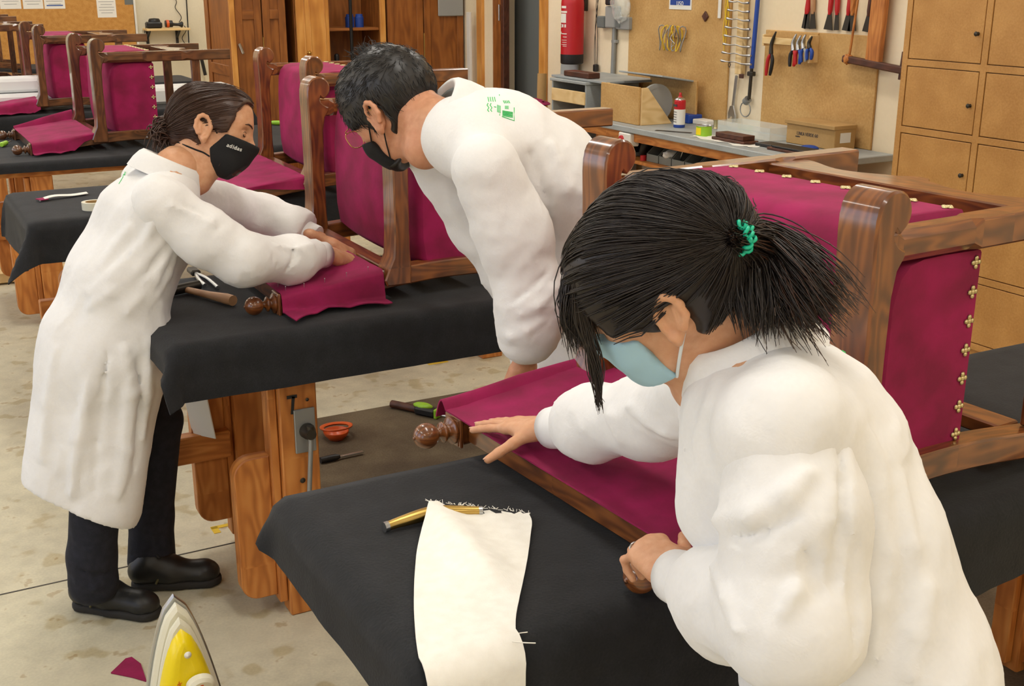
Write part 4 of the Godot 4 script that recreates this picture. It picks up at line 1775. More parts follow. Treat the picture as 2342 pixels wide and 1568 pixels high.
	for q: Array in [
		[[[352, 505], [330, 560], [265, 625], [205, 668]], 0.022, 0.010],
		[[[372, 548], [318, 612], [252, 668], [205, 700]], 0.020, 0.009],
		[[[392, 565], [350, 640], [292, 712]], 0.020, 0.009],
		[[[410, 560], [385, 625], [345, 690]], 0.018, 0.007],
		[[[232, 610], [265, 560], [300, 520]], 0.018, 0.007],
		[[[205, 880], [182, 1000], [165, 1130]], 0.022, 0.012],
		[[[285, 800], [300, 900], [290, 1030], [270, 1130]], 0.024, 0.012],
		[[[340, 780], [338, 900], [325, 1000]], 0.020, 0.010],
		[[[130, 800], [108, 920], [98, 1050]], 0.020, 0.008],
		
		[[[390, 470], [440, 488], [490, 515]], 0.016, 0.007],
		
		
		[[[630, 560], [680, 570], [715, 560]], 0.014, 0.007],
		
		
		[[[330, 640], [362, 700], [372, 740]], 0.020, 0.008],
		[[[345, 545], [300, 590], [235, 645]], 0.010, -0.007],
		[[[245, 800], [235, 900], [222, 1010], [215, 1120]], 0.014, -0.010],
		[[[318, 820], [320, 940], [305, 1080]], 0.014, -0.009],
		[[[610, 560], [625, 590], [628, 622]], 0.010, -0.006],
		[[[672, 565], [672, 590], [655, 618]], 0.010, -0.006],
		[[[420, 470], [465, 490], [510, 530]], 0.010, -0.005],
	]:
		fold(cf0, base, q[0], q[1], q[2])
	creases(c, 5, 0.0045, Vector3(0.45, -0.35, 0.8), 7.0, 2.6)
	creases(s1, 6, 0.0042, er - sr, 8.0, 4.0)
	creases(s2, 7, 0.0045, el - sl, 9.0, 4.5)
	c.cut(Vector3(-0.50, -0.866, 0), pz(180, 1118, zc) + Vector3(0, -0.02, 0), 0.003)
	var coat := wear(t, "coat", merged([c.mesh(0.009), s1.mesh(0.008), s2.mesh(0.009)]), M.coat)
	put("collar", collar(nb + Vector3(-0.022, 0.002, 0), Vector3(0.38, 0.92, 0.0), Vector3(0.92, -0.38, 0), 0.060, 0.026, 0.050, 30.0), M.coat, coat)
	for a: Array in [[er, wr], [el, wl]]:
		var d: Vector3 = ((a[1] as Vector3) - a[0]).normalized()
		var cf := MB.new()
		var e: Vector3 = a[1] - d * 0.014
		cf.tube([e - d * 0.055, e - d * 0.05, e - d * 0.025, e - d * 0.002, e, e - d * 0.004], [0.040, 0.041, 0.038, 0.037, 0.0355, 0.030], 28, false)
		put("cuff", cf, M.coat, coat)
	var pr := print_strokes(c, [[[283, 398], [281, 405], [277, 412], [272, 420]], [[286, 393], [285, 400]], [[279, 402], [274, 410]]], 0.0012)
	put("print", pr, M.green_ink, coat)
	# trousers
	var tr := Field.new()
	tr.chain([hip + Vector3(0, -0.02, 0.08), pz(222, 1090, -3.11), pz(210, 1270, -3.12), pz(214, 1330, -3.125)], [0.09, 0.068, 0.064, 0.068], 0.02)
	tr.chain([hip + Vector3(0.02, -0.02, -0.08), pz(362, 960, -3.26), pz(346, 1180, -3.27), pz(347, 1290, -3.265)], [0.09, 0.066, 0.062, 0.070], 0.02)
	var tb0 := tr.copy()
	for q: Array in [
		[[[175, 1330], [215, 1345], [262, 1330]], 0.016, 0.008], [[[178, 1300], [215, 1318], [255, 1305]], 0.010, -0.006], [[[170, 1230], [205, 1260], [245, 1280]], 0.014, 0.005],
		[[[300, 1300], [345, 1322], [398, 1310]], 0.016, 0.008], [[[300, 1270], [345, 1290], [400, 1275]], 0.010, -0.006], [[[320, 1180], [355, 1220], [392, 1240]], 0.014, 0.006], [[[330, 1000], [365, 1040], [398, 1050]], 0.014, 0.005],
	]:
		fold([tr], [tb0], q[0], q[1], q[2])
	tr.cut(Vector3.DOWN, Vector3(0, 0.062, 0))
	wear(t, "trousers", tr.mesh(0.009), M.denim)
	shoe(t, py(168, 1385, 0.0), py(368, 1410, 0.0))
	shoe(t, py(300, 1345, 0.0), py(505, 1328, 0.0))

# ---- the man, left side and back to the camera, looking down at the pinned cloth
func build_man() -> void:
	var t := person("person with short dark hair and glasses leaning over the chair, white coat, black mask", Vector3(1.62, 0, -2.42))
	var fw := Vector3(-0.33, -0.575, -0.75).normalized()
	var up := Vector3(-0.343, 0.80, -0.46)
	var s := 1.06
	up = (up - fw * up.dot(fw)).normalized()
	var sd := fw.cross(up)
	if sd.z < 0.0:
		sd = -sd
	var hc := pt(864, 265, 2.70) - (sd * 0.071 - fw * 0.010 - up * 0.010) * s
	var hf := head_field(hc, fw, up, s)
	var hf0 := hf.copy()
	var P := func(a: float, b: float, z: float) -> Vector3: return hc + (fw * a + up * b + sd * z) * s
	var nb := pz(998, 285, -2.47)
	hf.cap(P.call(-0.045, -0.04, 0.0), nb, 0.058, 0.064, 0.03)
	hf.cap(P.call(0.005, -0.085, 0.0), nb + Vector3(-0.03, -0.05, 0.0), 0.036, 0.050, 0.03)
	var ef := Field.new()
	add_ear(ef, P.call(-0.010, -0.010, 0.070), up.rotated(sd, -0.1), fw, sd, s * 1.08)
	var sl := pz(1110, 385, -2.24)
	var el := pz(1215, 680, -2.20)
	var wl := pz(1203, 815, -2.22)
	var sr := sl + Vector3(0.02, 0.03, -0.36)
	var er := sr + Vector3(0.16, -0.25, -0.02)
	var wr := er + Vector3(0.10, -0.22, 0.06)
	var inner := Field.new()
	inner.cap(nb, Vector3(1.62, 0.9, -2.42), 0.055, 0.08, 0.03)
	inner.chain([nb, sl, el, wl], [0.05, 0.04, 0.034, 0.026])
	inner.chain([nb, sr, er, wr], [0.05, 0.04, 0.034, 0.026])
	var hd := (pz(1192, 895, -2.23) - wl).normalized()
	var hl := Field.new()
	add_hand(hl, wl + hd * 0.012, hd, Vector3(0.25, 0.0, 1.0), Vector3(-1, 0, 0), 1.0, [[20, 25, 15], [22, 28, 15], [25, 30, 18], [28, 30, 18]], [3, 0, -2, -5], hd + Vector3(-0.5, 0, -0.1), 40.0)
	var hr := Field.new()
	var hd2 := (wr - er).normalized()
	add_hand(hr, wr + hd2 * 0.012, hd2, Vector3(0, 1, 0), Vector3(0, 0, 1), 1.0, [[30, 30, 20], [30, 30, 20], [30, 30, 20], [30, 30, 20]], [3, 0, -2, -5], hd2 + Vector3(0, -0.2, 0.6), 30.0)
	var body := wear(t, "body", merged([hf.mesh(0.0043), ef.mesh(0.0022), hl.mesh(0.0034), hr.mesh(0.006), inner.mesh(0.016)]), M.skin_b)
	var brow := MB.new()
	brow.tube(on_head(hf, hc, fw, up, sd, [[0.10, 0.022, 0.014], [0.10, 0.027, 0.024], [0.09, 0.029, 0.036], [0.08, 0.025, 0.048]]), [0.002, 0.003, 0.003, 0.0012], 6)
	brow.tube(on_head(hf, hc, fw, up, sd, [[0.10, -0.004, 0.022], [0.10, -0.007, 0.030], [0.09, -0.003, 0.043]]), [0.001, 0.0014, 0.001], 6)
	put("eyebrow", brow, M.hair_black, body)
	# mask
	var mf := hf0.copy(0.005)
	mf.cap(P.call(0.098, -0.03, 0), P.call(0.085, -0.075, 0), 0.020 * s, 0.018 * s, 0.03)
	mf.cap(P.call(0.065, -0.05, 0.03), P.call(0.055, -0.09, 0.02), 0.036 * s, 0.026 * s, 0.02)
	mf.cap(P.call(0.065, -0.05, -0.03), P.call(0.055, -0.09, -0.02), 0.036 * s, 0.026 * s, 0.02)
	for q: Array in [[[0.118, -0.020], [0.05, -0.040]], [[0.05, -0.030], [0.040, -0.115]], [[0.02, -0.112], [0.10, -0.108]]]:
		var pa: Vector3 = P.call(q[0][0], q[0][1], 0.0)
		var pb: Vector3 = P.call(q[1][0], q[1][1], 0.0)
		var n := (pb - pa).cross(sd).normalized()
		if n.dot((P.call(0.09, -0.06, 0.0) as Vector3) - pa) > 0.0:
			n = -n
		mf.cut(n, pa, 0.003)
	var mk := wear(t, "mask", mf.mesh(0.0045), M.mask_black)
	var st := MB.new()
	st.tube(curve([P.call(0.052, -0.040, 0.062), P.call(0.02, -0.005, 0.074), P.call(0.002, 0.024, 0.078)], 5), 0.0018, 6)
	st.tube(curve([P.call(0.045, -0.095, 0.048), P.call(0.01, -0.06, 0.068), P.call(-0.018, -0.028, 0.078)], 5), 0.0018, 6)
	put("strap", st, M.mask_black, mk)
	# glasses
	var gl := MB.new()
	var lens := MB.new()
	for q: float in [-1.0, 1.0]:
		var rim := []
		var face := []
		for k in 21:
			var a := TAU * k / 20.0
			var cx := signf(cos(a)) * pow(absf(cos(a)), 0.7) * 0.024
			var cy := signf(sin(a)) * pow(absf(sin(a)), 0.7) * 0.020
			var p: Vector3 = P.call(0.117 - absf(cx) * 0.06, -0.004 + cy, 0.034 * q + cx)
			rim.append(p)
			if k < 20:
				face.append(p)
		gl.tube(rim, 0.0011, 6)
		var cen: Vector3 = P.call(0.117, -0.004, 0.034 * q)
		for k in 20:
			lens.face([cen, face[k], face[(k + 1) % 20]], fw, sd, up)
		gl.tube([P.call(0.108, 0.010, 0.056 * q), P.call(0.10, 0.013, 0.066 * q), P.call(0.03, 0.018, 0.079 * q), P.call(0.004, 0.018, 0.081 * q), P.call(-0.012, 0.006, 0.080 * q)], 0.0012, 6)
	gl.tube([P.call(0.117, 0.004, -0.011), P.call(0.120, 0.008, 0.0), P.call(0.117, 0.004, 0.011)], 0.0011, 6)
	var g := wear(t, "glasses", gl, M.brass)
	put("lens", lens, M.glass, g)
	# short hair
	var hairf := hf0.copy(0.012)
	hairf.cap(P.call(-0.03, 0.09, 0), P.call(0.04, 0.09, 0), 0.035, 0.040, 0.05)
	hairf.cap(P.call(0.11, -0.05, 0.0), P.call(0.10, 0.02, 0.0), 0.075, 0.052, 0.010, sd, 1.4, true)
	hairf.cap(P.call(0.055, -0.03, 0.08), P.call(0.03, -0.07, 0.075), 0.036, 0.05, 0.008, Vector3.ZERO, 1.0, true)
	hairf.cap(P.call(0.055, -0.03, -0.08), P.call(0.03, -0.07, -0.075), 0.036, 0.05, 0.008, Vector3.ZERO, 1.0, true)
	hairf.cap(P.call(-0.012, -0.012, 0.09), P.call(-0.012, -0.04, 0.09), 0.030, 0.030, 0.006, Vector3.ZERO, 1.0, true)
	hairf.cap(P.call(-0.012, -0.012, -0.09), P.call(-0.012, -0.04, -0.09), 0.030, 0.030, 0.006, Vector3.ZERO, 1.0, true)
	hairf.cap(P.call(0.0, -0.165, 0), nb + (nb - hc) * 0.45, 0.078, 0.105, 0.010, Vector3.ZERO, 1.0, true)
	var hn := FastNoiseLite.new()
	hn.seed = 3
	hn.frequency = 30.0
	hairf.noise = hn
	hairf.amp = 0.002
	var hair := wear(t, "hair", hairf.mesh(0.0055), M.hair_black)
	var hs := MB.new()
	for i in 2600:
		var dv := Vector3(rng.randfn(), rng.randfn(), rng.randfn()).normalized()
		var p0: Vector3 = P.call(-0.01, 0.035, 0.0) + dv * 0.115
		var p := hairf.snap(p0, 3)
		if hf.d(p) < 0.007:
			continue
		var n := hairf.grad(p)
		var lay := (fw * 0.8 - up * 0.25 + Vector3(rng.randfn(), rng.randfn(), rng.randfn()) * 0.25)
		if (p - hc).dot(up) < 0.05:
			lay = -up + Vector3(rng.randfn(), rng.randfn(), rng.randfn()) * 0.2
		lay = (lay - n * lay.dot(n)).normalized()
		var l := rng.randf_range(0.014, 0.026)
		strand(hs, [p - n * 0.002, p + lay * l * 0.5 + n * 0.0022, p + lay * l + n * 0.0008], 0.0009)
	for i in 60:
		var p := hairf.snap(P.call(-0.02 + rng.randfn() * 0.015, 0.15, rng.randfn() * 0.015), 3)
		var n := hairf.grad(p)
		strand(hs, [p - n * 0.002, p + n * 0.014 + fw * 0.004, p + n * 0.022 + fw * 0.010 + Vector3(rng.randfn(), rng.randfn(), rng.randfn()) * 0.006], 0.0010)
	put("strands", hs, M.hair_black, hair)
	# coat
	var c := Field.new()
	var zc := -2.42
	var ws := pz(1262, 600, zc)
	var hip := pz(1320, 800, zc)
	c.cap(pz(1048, 318, -2.40), pz(1110, 320, zc), 0.078, 0.09, 0.05, Vector3(0, 0, 1), 1.2)
	c.cap(pz(1078, 305, zc), pz(1150, 330, zc), 0.085, 0.112, 0.05, Vector3(0, 0, 1), 1.25)
	c.cap(pz(1150, 330, zc), pz(1225, 405, zc), 0.115, 0.140, 0.05, Vector3(0, 0, 1), 1.28)
	c.cap(pz(1225, 405, zc), ws, 0.140, 0.130, 0.05, Vector3(0, 0, 1), 1.3)
	c.cap(ws, hip, 0.130, 0.150, 0.05, Vector3(0, 0, 1), 1.25)
	c.cap(hip, hip + Vector3(0.03, -0.55, 0), 0.150, 0.165, 0.05, Vector3(0, 0, 1), 1.2)
	c.chain([nb + Vector3(0.07, -0.035, 0.07), sl], [0.058, 0.066], 0.06)
	c.chain([nb + Vector3(0.07, -0.035, -0.05), sr], [0.058, 0.066], 0.06)
	var s1 := Field.new()
	s1.chain([sl, sl.lerp(el, 0.5) + Vector3(0.012, 0, 0.0), el, el.lerp(wl, 0.55), wl - (wl - el).normalized() * 0.045], [0.074, 0.076, 0.070, 0.062, 0.048], 0.05)
	var s2 := Field.new()
	s2.chain([sr, er, wr], [0.072, 0.066, 0.048], 0.04)
	var cf0 := [c, s1, s2]
	var base := [c.copy(), s1.copy(), s2.copy()]
	for q: Array in [
		  
		[[[1190, 720], [1230, 700], [1265, 660]], 0.016, 0.007], [[[1175, 690], [1215, 660], [1250, 620]], 0.012, -0.006], [[[1165, 770], [1205, 755], [1240, 730]], 0.014, 0.006],
		[[[1260, 330], [1300, 430], [1310, 540]], 0.020, 0.007], [[[1215, 350], [1250, 450], [1262, 560]], 0.014, -0.007], [[[1330, 440], [1345, 520], [1335, 600]], 0.018, 0.006],
		[[[1075, 560], [1110, 650], [1150, 740]], 0.016, 0.007], [[[1235, 830], [1240, 880], [1245, 930]], 0.016, 0.008], [[[1290, 640], [1280, 720], [1290, 800]], 0.016, 0.008], [[[1020, 400], [1035, 470], [1060, 520]], 0.014, 0.006],
	]:
		fold(cf0, base, q[0], q[1], q[2])
	creases(c, 15, 0.0045, Vector3(0.6, 0.3, 0.7), 6.5, 2.6)
	creases(s1, 16, 0.0045, Vector3(0.2, -1, 0.5), 7.0, 3.4)
	creases(s2, 17, 0.0060, er - sr, 9.0, 4.5)
	c.cut(Vector3.DOWN, Vector3(0, 0.42, 0), 0.003)
	var coat := wear(t, "coat", merged([c.mesh(0.009), s1.mesh(0.008), s2.mesh(0.014)]), M.coat)
	put("collar", collar(nb + Vector3(0.018, 0.012, 0.0), Vector3(-0.72, 0.62, -0.16), Vector3(-0.62, -0.78, 0), 0.070, 0.034, 0.062, 34.0), M.coat, coat)
	var d := (wl - el).normalized()
	var cf := MB.new()
	cf.tube([wl - d * 0.07, wl - d * 0.06, wl - d * 0.03, wl - d * 0.006, wl - d * 0.004, wl - d * 0.012], [0.040, 0.044, 0.040, 0.038, 0.036, 0.030], 28, false)
	put("cuff", cf, M.coat, coat)
	put("print", print_strokes(c, stamp(1118, 246, 1.0, 0.0), 0.0010), M.green_ink, coat)
	put("shirt", collar(nb + Vector3(0.012, 0.004, 0), Vector3(-0.72, 0.62, -0.16), Vector3(-0.62, -0.78, 0), 0.062, 0.022, 0.014, 70.0), M.grey_dark, coat)
	# trousers and shoes below, behind the near bench
	var tr := Field.new()
	for q: float in [-1.0, 1.0]:
		tr.chain([hip + Vector3(0, -0.05, 0.085 * q), Vector3(1.70, 0.48, zc + 0.09 * q), Vector3(1.74, 0.08, zc + 0.10 * q)], [0.09, 0.072, 0.062], 0.02)
	tr.cut(Vector3.DOWN, Vector3(0, 0.04, 0))
	wear(t, "trousers", tr.mesh(0.014), M.denim)
	for q: float in [-1.0, 1.0]:
		shoe(t, Vector3(1.79, 0, zc + 0.10 * q), Vector3(1.51, 0, zc + 0.12 * q))

# the green stamp on the back of a coat, as strokes in pixels
func stamp(x: float, y: float, s: float, slant: float) -> Array:
	var out := []
	var Q := func(a: float, b: float) -> Array: return [x + (a + slant * b) * s, y + (b - slant * 0.0) * s]
	for r in [0.0, 7.0]:
		out.append([Q.call(8 + r - 8, 0), Q.call(4 + r - 8, -6), Q.call(r - 2, -10)])
		out.append([Q.call(8 + r - 8, 0), Q.call(3 + r - 6, 5), Q.call(r + 0, 9)])
	out.append([Q.call(12, -2), Q.call(17, -1)])
	for k in 3:
		out.append([Q.call(20 + k * 3, -6 + k), Q.call(20 + k * 3, 10 + k)])
	out.append([Q.call(24, -30), Q.call(25, 18)])
	for k in 4:
		out.append([Q.call(-2 + k * 5, -24), Q.call(0 + k * 5, -14)])
	for k in 4:
		out.append([Q.call(33 + k * 4, -16), Q.call(36 + k * 4, -10)])
	for k in 3:
		out.append([Q.call(38 + k * 3, -4), Q.call(38 + k * 3, 3)])
	for k in 6:
		out.append([Q.call(31, 7 + k * 2.2), Q.call(55, 11 + k * 2.4)])
	out.append([Q.call(30, 20), Q.call(58, 30), Q.call(58, 0)])
	return out

# ---- the worker in front, left side to the camera, hair in a ponytail
func build_girl() -> void:
	var t := person("person with dark ponytail and blue mask smoothing magenta velvet, white coat seen from behind", Vector3(1.12, 0, -0.92))
	var yaw := deg_to_rad(28.5)
	var rt := Vector3(cos(yaw), 0, sin(yaw))
	var away := Vector3(sin(yaw), 0, -cos(yaw))
	var fw := Vector3(-0.609, -0.50, -0.646).normalized()
	var up := Vector3(-0.47, 0.855, -0.195)
	var s := 1.0
	up = (up - fw * up.dot(fw)).normalized()
	var sd := fw.cross(up)
	if sd.dot(away) > 0.0:
		sd = -sd
	var hc := pt(1538, 720, 1.43) - (sd * 0.071 - fw * 0.010 - up * 0.010) * s
	var hf := head_field(hc, fw, up, s)
	var hf0 := hf.copy()
	var P := func(a: float, b: float, z: float) -> Vector3: return hc + (fw * a + up * b + sd * z) * s
	var nb := pt(1668, 800, 1.53)
	hf.cap(P.call(-0.04, -0.05, 0.0), nb, 0.048, 0.056, 0.03)
	hf.cap(P.call(0.01, -0.085, 0.0), nb + fw * 0.035 - Vector3.UP * 0.03, 0.030, 0.045, 0.03)
	var ef := Field.new()
	add_ear(ef, P.call(-0.010, -0.010, 0.070), up.rotated(sd, -0.15), fw, sd, s * 1.05)
	var sl := pt(1792, 985, 1.38)
	var el := pt(1815, 1420, 1.34)
	var wl := pt(1545, 1318, 1.60)
	var sr := pt(1640, 890, 1.66)
	var er := pt(1500, 950, 1.86)
	var wr := pt(1262, 978, 2.09)
	var hip := pt(1978, 1520, 1.52)
	var inner := Field.new()
	inner.cap(nb, hip, 0.045, 0.07, 0.03)
	inner.chain([nb, sl, el, wl], [0.045, 0.035, 0.030, 0.024])
	inner.chain([nb, sr, er, wr], [0.045, 0.035, 0.030, 0.024])
	# right hand flat on the velvet
	var hr := Field.new()
	var tipm := py(1108, 966, FELT + 0.078)
	var hd := (tipm - wr).normalized()
	var tips := add_hand(hr, wr + hd * 0.010, hd, Vector3(0.05, 1, 0.05), Vector3(0.3, 0, 1), 0.95, [[2, 3, 3], [2, 3, 3], [2, 3, 3], [2, 3, 3]], [7, 1, -6, -18], py(1172, 1024, FELT + 0.078) - (wr + hd * 0.02), 4.0)
	# left hand holding the rail
	var hl := Field.new()
	var hd2 := (pt(1490, 1262, 1.665) - wl).normalized()
	var tips2 := add_hand(hl, wl + hd2 * 0.012, hd2, Vector3(-0.25, 0.95, 0.25), pt(1560, 1225, 1.70) - pt(1470, 1340, 1.60), 0.90, [[30, 62, 30], [32, 64, 30], [34, 64, 30], [34, 62, 30]], [10, 2, -7, -20], hd2 * 0.6 + (pt(1600, 1262, 1.68) - pt(1540, 1290, 1.64)).normalized(), 40.0)
	var body := wear(t, "body", merged([hf.mesh(0.0040), ef.mesh(0.0020), hr.mesh(0.0027), hl.mesh(0.0027), inner.mesh(0.016)]), M.skin_a)
	for k in 5:
		var q: Array = tips[k]
		var d: Vector3 = q[1]
		var n: Vector3 = (q[2] - d * (q[2] as Vector3).dot(d)).normalized()
		var nf := Field.new()
		var o: Vector3 = q[0] + n * 0.0052 - d * 0.002
		nf.cap(o, o + d * 0.006, 0.0042, 0.0040, 0.003, n, 0.35)
		put("fingernail", nf.mesh(0.0012), M.nail, body)
	var rg := MB.new()
	var rpts := []
	var kn: Vector3 = tips2[5][0]
	var rb := along(tips2[5][1])
	for k in 15:
		var a := TAU * k / 14.0
		rpts.append(kn + (rb.x * cos(a) + rb.z * sin(a)) * 0.0098)
	rg.tube(rpts, 0.0016, 6)
	put("ring", rg, M.steel, body)
	# blue paper mask
	var mf := hf0.copy(0.005)
	mf.cap(P.call(0.098, -0.03, 0), P.call(0.085, -0.08, 0), 0.020, 0.018, 0.03)
	mf.cap(P.call(0.065, -0.05, 0.03), P.call(0.055, -0.09, 0.02), 0.034, 0.026, 0.02)
	mf.cap(P.call(0.065, -0.05, -0.03), P.call(0.055, -0.09, -0.02), 0.034, 0.026, 0.02)
	for q: Array in [[[0.118, -0.014], [0.045, -0.022]], [[0.050, -0.010], [0.030, -0.105]], [[0.02, -0.098], [0.10, -0.100]]]:
		var pa: Vector3 = P.call(q[0][0], q[0][1], 0.0)
		var pb: Vector3 = P.call(q[1][0], q[1][1], 0.0)
		var n := (pb - pa).cross(sd).normalized()
		if n.dot((P.call(0.09, -0.06, 0.0) as Vector3) - pa) > 0.0:
			n = -n
		mf.cut(n, pa, 0.003)
	var mk := wear(t, "mask", mf.mesh(0.0045), M.mask_blue)
	var st := MB.new()
	st.tube(curve([P.call(0.050, -0.022, 0.060), P.call(0.025, 0.005, 0.074), P.call(0.004, 0.024, 0.078)], 5), 0.0022, 6)
	st.tube(curve([P.call(0.034, -0.098, 0.048), P.call(0.010, -0.065, 0.066), P.call(-0.014, -0.034, 0.076)], 5), 0.0022, 6)
	put("strap", st, M.mask_white, mk)
	# hair
	var hairf := hf0.copy(0.013)
	hairf.cap(P.call(-0.075, 0.055, 0), P.call(-0.02, 0.075, 0), 0.050, 0.060, 0.05)
	hairf.cap(P.call(0.11, -0.06, 0.0), P.call(0.105, 0.005, 0.0), 0.085, 0.056, 0.010, sd, 1.4, true)
	hairf.cap(P.call(0.055, -0.04, 0.085), P.call(0.02, -0.08, 0.075), 0.036, 0.055, 0.008, Vector3.ZERO, 1.0, true)
	hairf.cap(P.call(0.055, -0.04, -0.085), P.call(0.02, -0.08, -0.075), 0.036, 0.055, 0.008, Vector3.ZERO, 1.0, true)
	hairf.cap(P.call(-0.010, -0.018, 0.092), P.call(-0.012, -0.04, 0.09), 0.028, 0.030, 0.006, Vector3.ZERO, 1.0, true)
	hairf.cap(P.call(-0.010, -0.018, -0.092), P.call(-0.012, -0.04, -0.09), 0.028, 0.030, 0.006, Vector3.ZERO, 1.0, true)
	hairf.cap(P.call(-0.01, -0.15, 0), nb + (nb - hc) * 0.5, 0.080, 0.13, 0.010, Vector3.ZERO, 1.0, true)
	var hair := wear(t, "hair", hairf.mesh(0.0055), M.hair_dark)
	var tie := hairf.trace(Vector3(0, H, 0), ray(1676, 545))
	if not tie.is_finite():
		tie = hairf.snap(pt(1672, 545, 1.5), 6)
	var earc: Vector3 = P.call(-0.010, -0.010, 0.078)
	var starts := cap_points(hairf, hf0, hc + up * 0.03, 1000).filter(func(q: Vector3) -> bool: return q.distance_to(earc) > 0.044)
	var hs := hair_strands(hairf, starts, func(p: Vector3, k: float) -> Vector3:
		return (tie - p).normalized() * minf(0.022, (tie - p).length() * 0.16), 12, 0.0009, 0.003)
	put("strands", hs, M.hair_dark, hair)
	# ponytail: bundles of strands from the tie outwards and down
	var pm := MB.new()
	var cd := (ray(1676, 545)).normalized()
	var pl := MB.new()
	for i in 1300:
		var j := rng.randf()
		var o := Vector3(rng.randfn(), rng.randfn(), rng.randfn()) * 0.008
		var up_side := rng.randf()
		var a := tie + o * 0.7
		var pts: Array
		if j < 0.72:
			var w := rng.randf()
			var k1 := pt(lerpf(1745, 1770, w), lerpf(525, 600, w), 1.44) + o
			var k2 := pt(lerpf(1840, 1800, w), lerpf(590, 680, w), 1.42) + o * 1.8
			var k3 := pt(lerpf(1905, 1840, w) + rng.randfn() * 14, lerpf(680, 735, w) + rng.randfn() * 10, 1.42) + o * 2.2
			pts = curve([a, k1, k2, k3], 4)
		else:
			var w := rng.randf()
			var k1 := pt(lerpf(1700, 1740, w), lerpf(600, 590, w), 1.43) + o
			var k2 := pt(lerpf(1695, 1760, w), lerpf(670, 670, w), 1.42) + o * 1.4
			var k3 := pt(lerpf(1710, 1760, w) + rng.randfn() * 8, lerpf(735, 745, w) + rng.randfn() * 8, 1.42) + o * 1.4
			pts = curve([a, k1, k2, k3], 4)
		strand(pl if rng.randf() < 0.35 and j < 0.72 else pm, pts, 0.0011)
	put("ponytail", pm, M.hair_dark, hair)
	put("ponytail_highlights", pl, M.hair_brown, hair)
	var core := Field.new()
	core.chain([tie, pt(1715, 545, 1.455), pt(1765, 585, 1.45), pt(1805, 645, 1.45), pt(1840, 690, 1.45)], [0.010, 0.010, 0.024, 0.026, 0.012], 0.015)
	core.chain([pt(1715, 560, 1.455), pt(1725, 630, 1.44), pt(1732, 710, 1.44)], [0.008, 0.018, 0.012], 0.015)
	put("ponytail_core", core.mesh(0.006), M.hair_dark, hair)
	# fringe hanging over the forehead
	var fr := MB.new()
	for i in 700:
		var w := rng.randf()
		var z := rng.randf_range(0.0, 1.0)
		var a := hairf.snap(pt(lerpf(1330, 1400, rng.randf()), lerpf(520, 640, w), 1.46) + sd * lerpf(0.0, -0.05, z), 3)
		var b := pt(lerpf(1288, 1340, w) + rng.randfn() * 8, lerpf(640, 720, rng.randf()), 1.47 + z * 0.05)
		var e := pt(lerpf(1300, 1365, w) + rng.randfn() * 8, lerpf(720, 790, rng.randf()) + rng.randfn() * 20, 1.48 + z * 0.05)
		strand(fr, curve([a, b, e], 5), 0.0010)
	for i in 70:
		var a := hairf.snap(pt(1345 + rng.randfn() * 10, 640, 1.46), 3)
		var b := pt(1335 + rng.randfn() * 9, 740 + rng.randfn() * 8, 1.47)
		var e := pt(1362 + rng.randfn() * 8, 840 + rng.randfn() * 12, 1.49)
		var g := pt(1370 + rng.randfn() * 5, 920 + rng.randfn() * 14, 1.50)
		strand(fr, curve([a, b, e, g], 5), 0.0012)
	put("fringe", fr, M.hair_dark, hair)
	# coiled hair tie
	var td := (pt(1748, 545, 1.45) - tie).normalized()
	var tbs := along(td)
	var coil := MB.new()
	var cp := []
	for k in 161:
		var u := k / 160.0
		var a := u * TAU * 2.6
		var r := 0.0175 + 0.0035 * cos(u * TAU * 22.0)
		cp.append(tie + td * (0.004 + u * 0.016 + 0.0035 * sin(u * TAU * 22.0)) + (tbs.x * cos(a) + tbs.z * sin(a)) * r)
	coil.tube(cp, 0.0026, 6)
	wear(t, "hair_tie", coil, M.turquoise)
	# coat
	var c := Field.new()
	var shd := (sr - sl).normalized()
	var ch := pt(1812, 985, 1.55)
	var ws := pt(1915, 1260, 1.53)
	c.cap(nb + Vector3(0.06, -0.055, 0.04), ch, 0.055, 0.118, 0.05, shd, 1.25)
	c.cap(ch, ws, 0.122, 0.122, 0.05, shd, 1.3)
	c.cap(ws, hip, 0.122, 0.140, 0.06, shd, 1.3)
	c.cap(hip, hip + Vector3(0.02, -0.45, 0.02), 0.140, 0.165, 0.06, shd, 1.25)
	c.cap(pt(1700, 950, 1.50), pt(1690, 1150, 1.52), 0.075, 0.080, 0.05)
	c.chain([nb + Vector3(0.04, -0.050, 0.04) - shd * 0.05, sl], [0.050, 0.064], 0.06)
	c.chain([nb + Vector3(0.04, -0.050, 0.04) + shd * 0.05, sr], [0.050, 0.060], 0.06)
	c.cap(sl, ws.lerp(ch, 0.6), 0.060, 0.10, 0.06)
	var s1 := Field.new()
	s1.chain([sl, sl.lerp(el, 0.5) + rt * 0.010, el, el.lerp(wl, 0.5) - Vector3.UP * 0.008, el.lerp(wl, 0.66)], [0.068, 0.074, 0.070, 0.062, 0.050], 0.05)
	var s2 := Field.new()
	s2.chain([sr, er, er.lerp(wr, 0.6), er.lerp(wr, 0.82)], [0.066, 0.062, 0.057, 0.046], 0.04)
	s2.cut(wr - er, wr - (wr - er).normalized() * 0.062, 0.004)
	var cf0 := [c, s1, s2]
	var base := [c.copy(), s1.copy(), s2.copy()]
